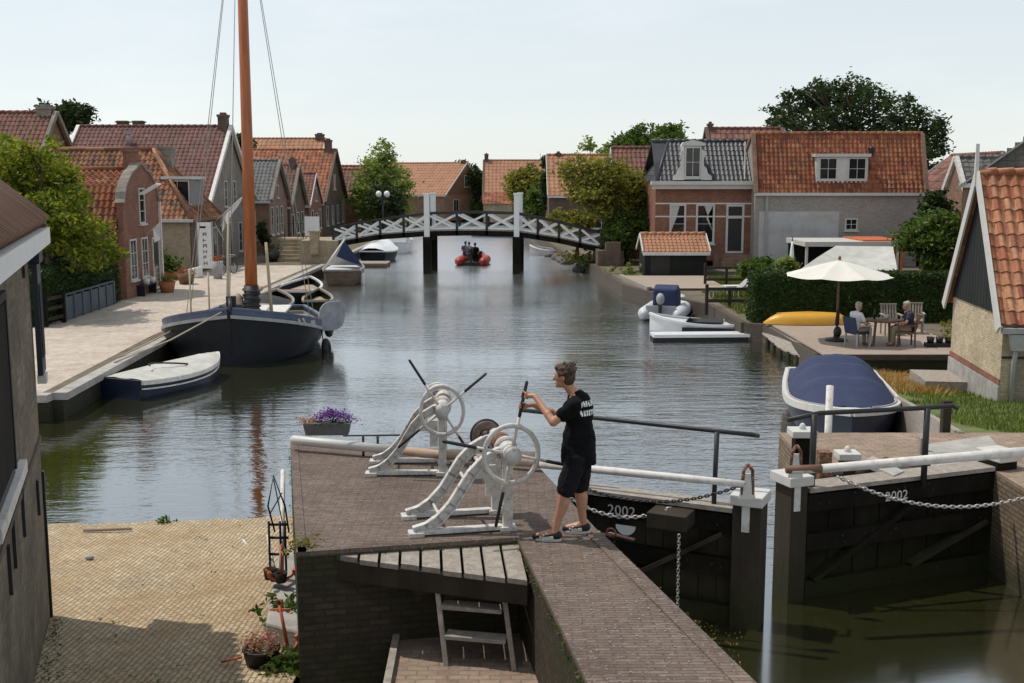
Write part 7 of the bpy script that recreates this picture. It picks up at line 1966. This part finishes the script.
stuff('bank_grass', 'rough grass on the right bank around the loungers', 'grass', gm, 'grass')
# boulders and reeds under the right end of the bridge
rn = random.Random(55)
for k in range(14):
    y = rn.uniform(68, 92); xb = 5.0 - (y-66)/14*1.4 if y < 80 else 3.6 - (y-80)/20*1.2
    m_ = MB(); rot = Matrix.Rotation(rn.uniform(0,3), 3, 'Z'); m_.ell((0,0,.1), (rn.uniform(.3,.6),rn.uniform(.25,.45),rn.uniform(.2,.4)), 9, 6, rot)
    o = m_.build('boulder', M['stone_dk']); o.location = (xb - rn.uniform(.1,.7), y, 0); tag(o, 'grey boulder among the stones lining the right bank beyond the footbridge', 'boulder', 'stones on the bank beyond the footbridge')
for i, (px, py, Y, lb) in enumerate(((556,283,72,'tuft of reeds under the right half of the footbridge'), (564,290,68,'low waterside plants beside the right bridge abutment'), (590,292,60,'yellow green plants on the bank below the round bush'))):
    c = atY(px, py, Y); weeds('reeds', lb, (c.x, Y, .3), (.5,.4,.45), 60, .11, ('leaf_olive','leaf_mid','leaf_pale')[i], 60+i)

# ------------------------------------------------------------------ left quay furniture
def board_fence():
    a, b = at(216,328,ZG), at(248,317,ZG); d = b - a
    t = thing('board_fence', 'blue-grey board fence panels in front of the dark hedge on the left quay', 'fence', (a.x, a.y, ZG)); 
    H = zY(313.5, a.y) - ZG + .1; np_ = 6
    for k in range(np_+1):
        p = d*(k/np_); m_ = MB(); m_.box(p.x-.06,p.x+.06,p.y-.06,p.y+.06,-.1,H+.05); m_.build('post', M['grey_blue'], t)
    for k in range(np_):
        m_ = MB(); nb = 8
        for j in range(nb):
            p0, p1 = d*((k+(j+.04)/nb)/np_), d*((k+(j+.96)/nb)/np_); m_.beam(V((p0.x,p0.y,H/2)), V((p1.x,p1.y,H/2)), .03, H-.08)
        m_.build('panel', M['grey_blue'], t)
    m_ = MB(); m_.beam(V((0,0,H+.06)), V((d.x,d.y,H+.06)), .1, .05); m_.build('top_rail', M['grey_blue'], t)
M['grey_blue'] = plain('blue_grey_paint', (.085,.11,.13), .75, .2, 3, .2, stretch=(1,1,.3))
board_fence()
a, b = at(203,332,ZG), at(215,329,ZG); t = thing('garden_gate', 'low dark garden gate between the near building and the blue-grey fence', 'gate', (a.x, a.y, ZG)); d = b - a
for f in (0, 1):
    m_ = MB(); p = d*f; m_.box(p.x-.07,p.x+.07,p.y-.07,p.y+.07,-.1,1.15); m_.build('post', M['tar'], t)
for z in (.25, .6, .95):
    m_ = MB(); m_.beam(V((0,0,z)), V((d.x,d.y,z)), .05, .12); m_.build('rail', M['tar2'], t)
def pot_plant(name, lb, px, py, r, h, potm, pm, seed, n=40, size=.06, ph=.5, cat='pot plant'):
    c = at(px, py, ZG); rn = random.Random(seed); t = thing(name, lb, cat, c)
    m_ = MB(); m_.lathe([(0,0),(r*.72,0),(r,h),(r*.9,h),(r*.85,h*.9),(0,h*.85)], (0,0,0), 14); m_.build('pot', M[potm], t)
    m_ = MB()
    for _ in range(n): leaves(m_, rn, (rn.gauss(0,r*.55), rn.gauss(0,r*.55), h + abs(rn.gauss(ph*.45,ph*.3))), (.05,.05,.05), 8, size)
    m_.build('plant', M[pm], t, recalc=False)
pot_plant('flower_pot', 'round terracotta pot of olive plants beside the brick house door', 283.5, 309, .38, .5, 'terracotta', 'leaf_olive', 71, 40, .05, .25)
pot_plant('flower_pot', 'leafy green bush in a pot between the brick house and the tan cottage', 285.5, 300, .5, .4, 'terracotta', 'leaf_mid', 72, 90, .1, .9)
pot_plant('flower_pot', 'brown tub with reddish flowers under the white sign board', 296, 303.5, .42, .5, 'woodbr', 'flower_red', 73, 26, .05, .3)
pot_plant('flower_pot', 'red flowers in a tall grey tub right of the white sign board', 317, 300, .3, .9, 'grey_paint', 'flower_red', 74, 18, .05, .3)
pot_plant('flower_pot', 'dark planter at the foot of the quay steps right of the mast', 353, 288.5, .5, .6, 'black_iron', 'leaf_dk', 75, 40)
pot_plant('flower_pot', 'small orange flowering pot beside the bridge abutment', 388.5, 288, .4, .5, 'terracotta', 'flower_red', 76, 40)
tree_px('potted_tree', 'narrow dark green bush growing against the grey roofed house right of the mast', 344, 351, 262, 283, 75, 'leaf_dk', 1500, .13, 77, tr=.05, k=6, cat='bush')
t = thing('garden_bench', 'dark bench with white pots on it against the brick house wall', 'bench', (-15.9, 48.6, ZG), R(90))
m_ = MB(); m_.box(-.2,1.6,-.05,.45,.42,.48); m_.build('seat', M['black_iron'], t)
m_ = MB(); m_.box(-.2,1.6,.42,.46,.5,.95); m_.build('backrest', M['woodbr'], t)
for x in (-.1, 1.5):
    m_ = MB(); m_.box(x-.03,x+.03,-.03,.43,0,.42); m_.build('leg', M['black_iron'], t)
for k in range(2):
    m_ = MB(); m_.lathe([(0,0),(.13,0),(.17,.26),(.15,.26),(0,.22)], (0,0,0), 12); o = m_.build('white_pot', M['white_old']); o.location = (-15.95, 49.0+.8*k, ZG+.482)
    tag(o, ('nearer','farther')[k] + ' of the two white pots standing on the dark bench by the brick house', 'pot', 'white pots on the bench')
m_ = MB(); m_.prism([(-.35,-.5,.0),(.35,-.5,.0),(.35,-.5,.55),(-.35,-.5,.4)], (0,1.1,0)); o = m_.build('white_chest', M['white_clean'], bevel=.04); o.location = at(300.5,299,ZG)
tag(o, 'white rounded chest standing on the quay by the tan cottage', 'chest')
# hanging sign board with a column of dark marks
c = atY(308.5, 278, 59.2); zt_ = zY(262.5, 59.2); zb_ = zY(293, 59.2); w2 = (313-304)*59.2/747/2
t = thing('sign_board', 'tall white sign board with a column of dark letters by the tan cottage', 'sign', (c.x, 59.2, ZG))
m_ = MB(); m_.box(-w2,w2,-.04,.04,zb_-ZG,zt_-ZG); m_.build('panel', M['white_clean'], t)
for sg in (-1, 1):
    m_ = MB(); m_.box(sg*(w2+.04)-.035,sg*(w2+.04)+.035,-.035,.035,0,zt_-ZG+.05); m_.build('post', M['grey_paint'], t)
m_ = MB()
for k in range(5): m_.box(-w2*.7+.2*k*w2*1.4/1.0*.62, -w2*.7+.2*k*w2*1.4*.62+.08, -.05,-.042, zt_-ZG-.3, zt_-ZG-.2)
m_.build('small_lettering', M['black_iron'], t)
for k in range(6):
    z = zt_-ZG-.62-.3*k; m_ = MB(); rn = random.Random(k)
    m_.box(-.09,-.055,-.05,-.042,z-.1,z+.08); 
    if k % 2 == 0: m_.box(-.054,.07,-.05,-.042,z+.045,z+.08)
    if k % 3 != 1: m_.box(.071,.1,-.05,-.042,z-.1,z+.08)
    m_.box(-.054,.07,-.05,-.042,z-.03,z+.0)
    m_.build('letter', M['black_iron'], t)
# white flag on a slanting pole at the wine red house
a = atY(319, 258, 64); b = atY(333, 246, 63.4); t = thing('banner_flag', 'white flag on a slanting pole between the cottage and the mast', 'flag', (-16.9, 64.2, 3.2))
p0, p1 = V((-16.9, 64.2, 3.2)), b; d = p1 - p0
m_ = MB(); m_.tube([(0,0,0), tuple(d)], .035, 7); m_.build('pole', M['white_old'], t)
m_ = MB(); vs = []; fs = []
for i in range(9):
    for j in range(5):
        u, v = i/8, j/4; q = d*(.30+.70*u) + V((-.06*v, -.15*v*math.sin(u*5), -1.0*v*(1-.55*u)*1.0 + .04*math.sin(u*9+v*3))) + V((0,0,.35*v*u)); vs.append(q)
for i in range(8):
    for j in range(4): fs.append((i*5+j, (i+1)*5+j, (i+1)*5+j+1, i*5+j+1))
m_.add(vs, fs, True); m_.build('flag', M['white_clean'], t, recalc=False)
m_ = MB(); m_.tube([(0,0,.0), (.55,-.1,-1.0)], .03, 6); m_.build('stay', M['white'], t)
# white board by the steps, lamps
c = at(382, 277, 1.9); t = thing('notice_board', 'pale blue notice board standing beside the quay steps', 'sign', (-12.3, 69.6, 1.9))
m_ = MB(); m_.box(-.45,.45,-.03,.03,.25,1.45); m_.build('panel', M['white_gel'], t)
for x in (-.4, .4):
    m_ = MB(); m_.box(x-.03,x+.03,.031,.09,-.6,1.5); m_.build('post', M['grey_paint'], t)
def lamp():
    Y = 100; c = atY(426.5, 255, Y); t = thing('street_lamp', 'black street lamp with two white globes before the tall pale tree', 'street lamp', (c.x, Y, ZG)); H = zY(246, Y) - ZG
    m_ = MB(); m_.tube([(0,0,0),(0,0,H)], [.09,.06], 8); m_.build('pole', M['black_iron'], t)
    for sg in (-1, 1):
        m_ = MB(); m_.tube([(0,0,H-.2),(sg*.35,0,H-.15),(sg*.36,0,H+.05)], .035, 6); ar = m_.build('arm', M['black_iron'], t)
        m_ = MB(); m_.ell((sg*.36,0,H+.3), (.26,.26,.28), 12, 8); m_.build('globe', M['white_clean'], ar)
lamp()
# extra clutter on the quay
t = thing('parked_bicycle', 'dark bicycle leaning near the white flag on the left quay', 'bicycle', (at(324,297,ZG).x, at(324,297,ZG).y, ZG), R(70))
for x in (-.52, .52):
    m_ = MB(); m_.ring((x,0,.34), (0,1,0), .32, .022, 24, 6); w_ = m_.build('wheel', M['black'], t)
    m_ = MB()
    for k in range(8): a = math.pi*k/8; m_.tube([(x-.3*math.cos(a),0,.34-.3*math.sin(a)),(x+.3*math.cos(a),0,.34+.3*math.sin(a))], .004, 4)
    m_.build('spokes', M['chain'], w_)
m_ = MB()
for p, q in (((-.52,0,.34),(-.15,0,.3)),((-.15,0,.3),(-.25,0,.8)),((-.52,0,.34),(-.24,0,.75)),((-.15,0,.3),(.36,0,.75)),((-.24,0,.75),(.36,0,.75)),((.36,0,.9),(.52,0,.34))): m_.tube([p, q], .018, 6)
m_.build('frame', M['black_iron'], t)
m_ = MB(); m_.ell((-.27,0,.85), (.13,.07,.04), 10, 6); m_.build('saddle', M['black'], t)
m_ = MB(); m_.tube([(.3,-.28,1.0),(.38,-.1,1.02),(.38,.1,1.02),(.3,.28,1.0)], .014, 6); m_.build('handlebar', M['chain'], t)
# ------------------------------------------------------------------ red inflatable with three people under the bridge
Yb = 74; cx = (485-512)*Yb/747
t = thing('red_inflatable', 'red inflatable boat with people aboard coming through the middle of the bridge', 'boat', (cx, Yb, 0), R(86))
m_ = MB(); rib_mesh(m_, 3.6, 2.2, .3, .26); m_.build('tube', M['red_tube'], t)
m_ = MB(); m_.box(-.1,2.9,-.75,.75,.02,.2); m_.build('floor', M['black_iron'], t)
m_ = MB(); m_.box(1.2,1.9,-.55,-.0,.2,.85); m_.build('console', M['black_iron'], t)
outboard(t, -.1, .7, 'black_iron')
M['blue_shirt'] = plain('slate_shirt', (.10,.11,.15), .9, .2, 4, .2)
for k, (lx, ly, lb, cols) in enumerate(((.55,-.2,'person in dark clothes steering at the back of the red inflatable',('tshirt','shorts')), (1.5,.3,'person in a slate shirt sitting low in the middle of the red inflatable',('blue_shirt','khaki')), (2.2,.62,'person in a dark top sitting on the right tube of the red inflatable',('dark_shirt','shorts')))):
    a = R(86); wx = cx + lx*math.cos(a) - ly*math.sin(a); wy = Yb + lx*math.sin(a) + ly*math.cos(a)
    tt = thing('person', lb, 'person', (wx, wy, .12), a)
    J = dict(hed=(.0,0,1.22), nec=(-.06,0,1.05), che=(-.1,0,.86), pel=(-.12,0,.53), sL=(-.09,.18,.99), eL=(.02,.26,.73), wL=(.22,.2,.66), hL=(.32,.16,.64), sR=(-.09,-.18,.99), eR=(.02,-.26,.73), wR=(.22,-.2,.66), hR=(.32,-.16,.64),
        pL=(-.08,.09,.53), kL=(.34,.14,.53), aL=(.36,.14,.15), tL=(.5,.15,.1), pR=(-.08,-.09,.53), kR=(.34,-.14,.53), aR=(.33,-.14,.15), tR=(.46,-.15,.1), back=(-1,0,0), floor=0)
    blob_person(tt, J, cols, vox=.03, sleeve=.5, trouser='trousers', shoes='black', hairm='hair', head_dir=(.98,0,-.15))
# clean-up: every label on a top-level object stays within sixteen words
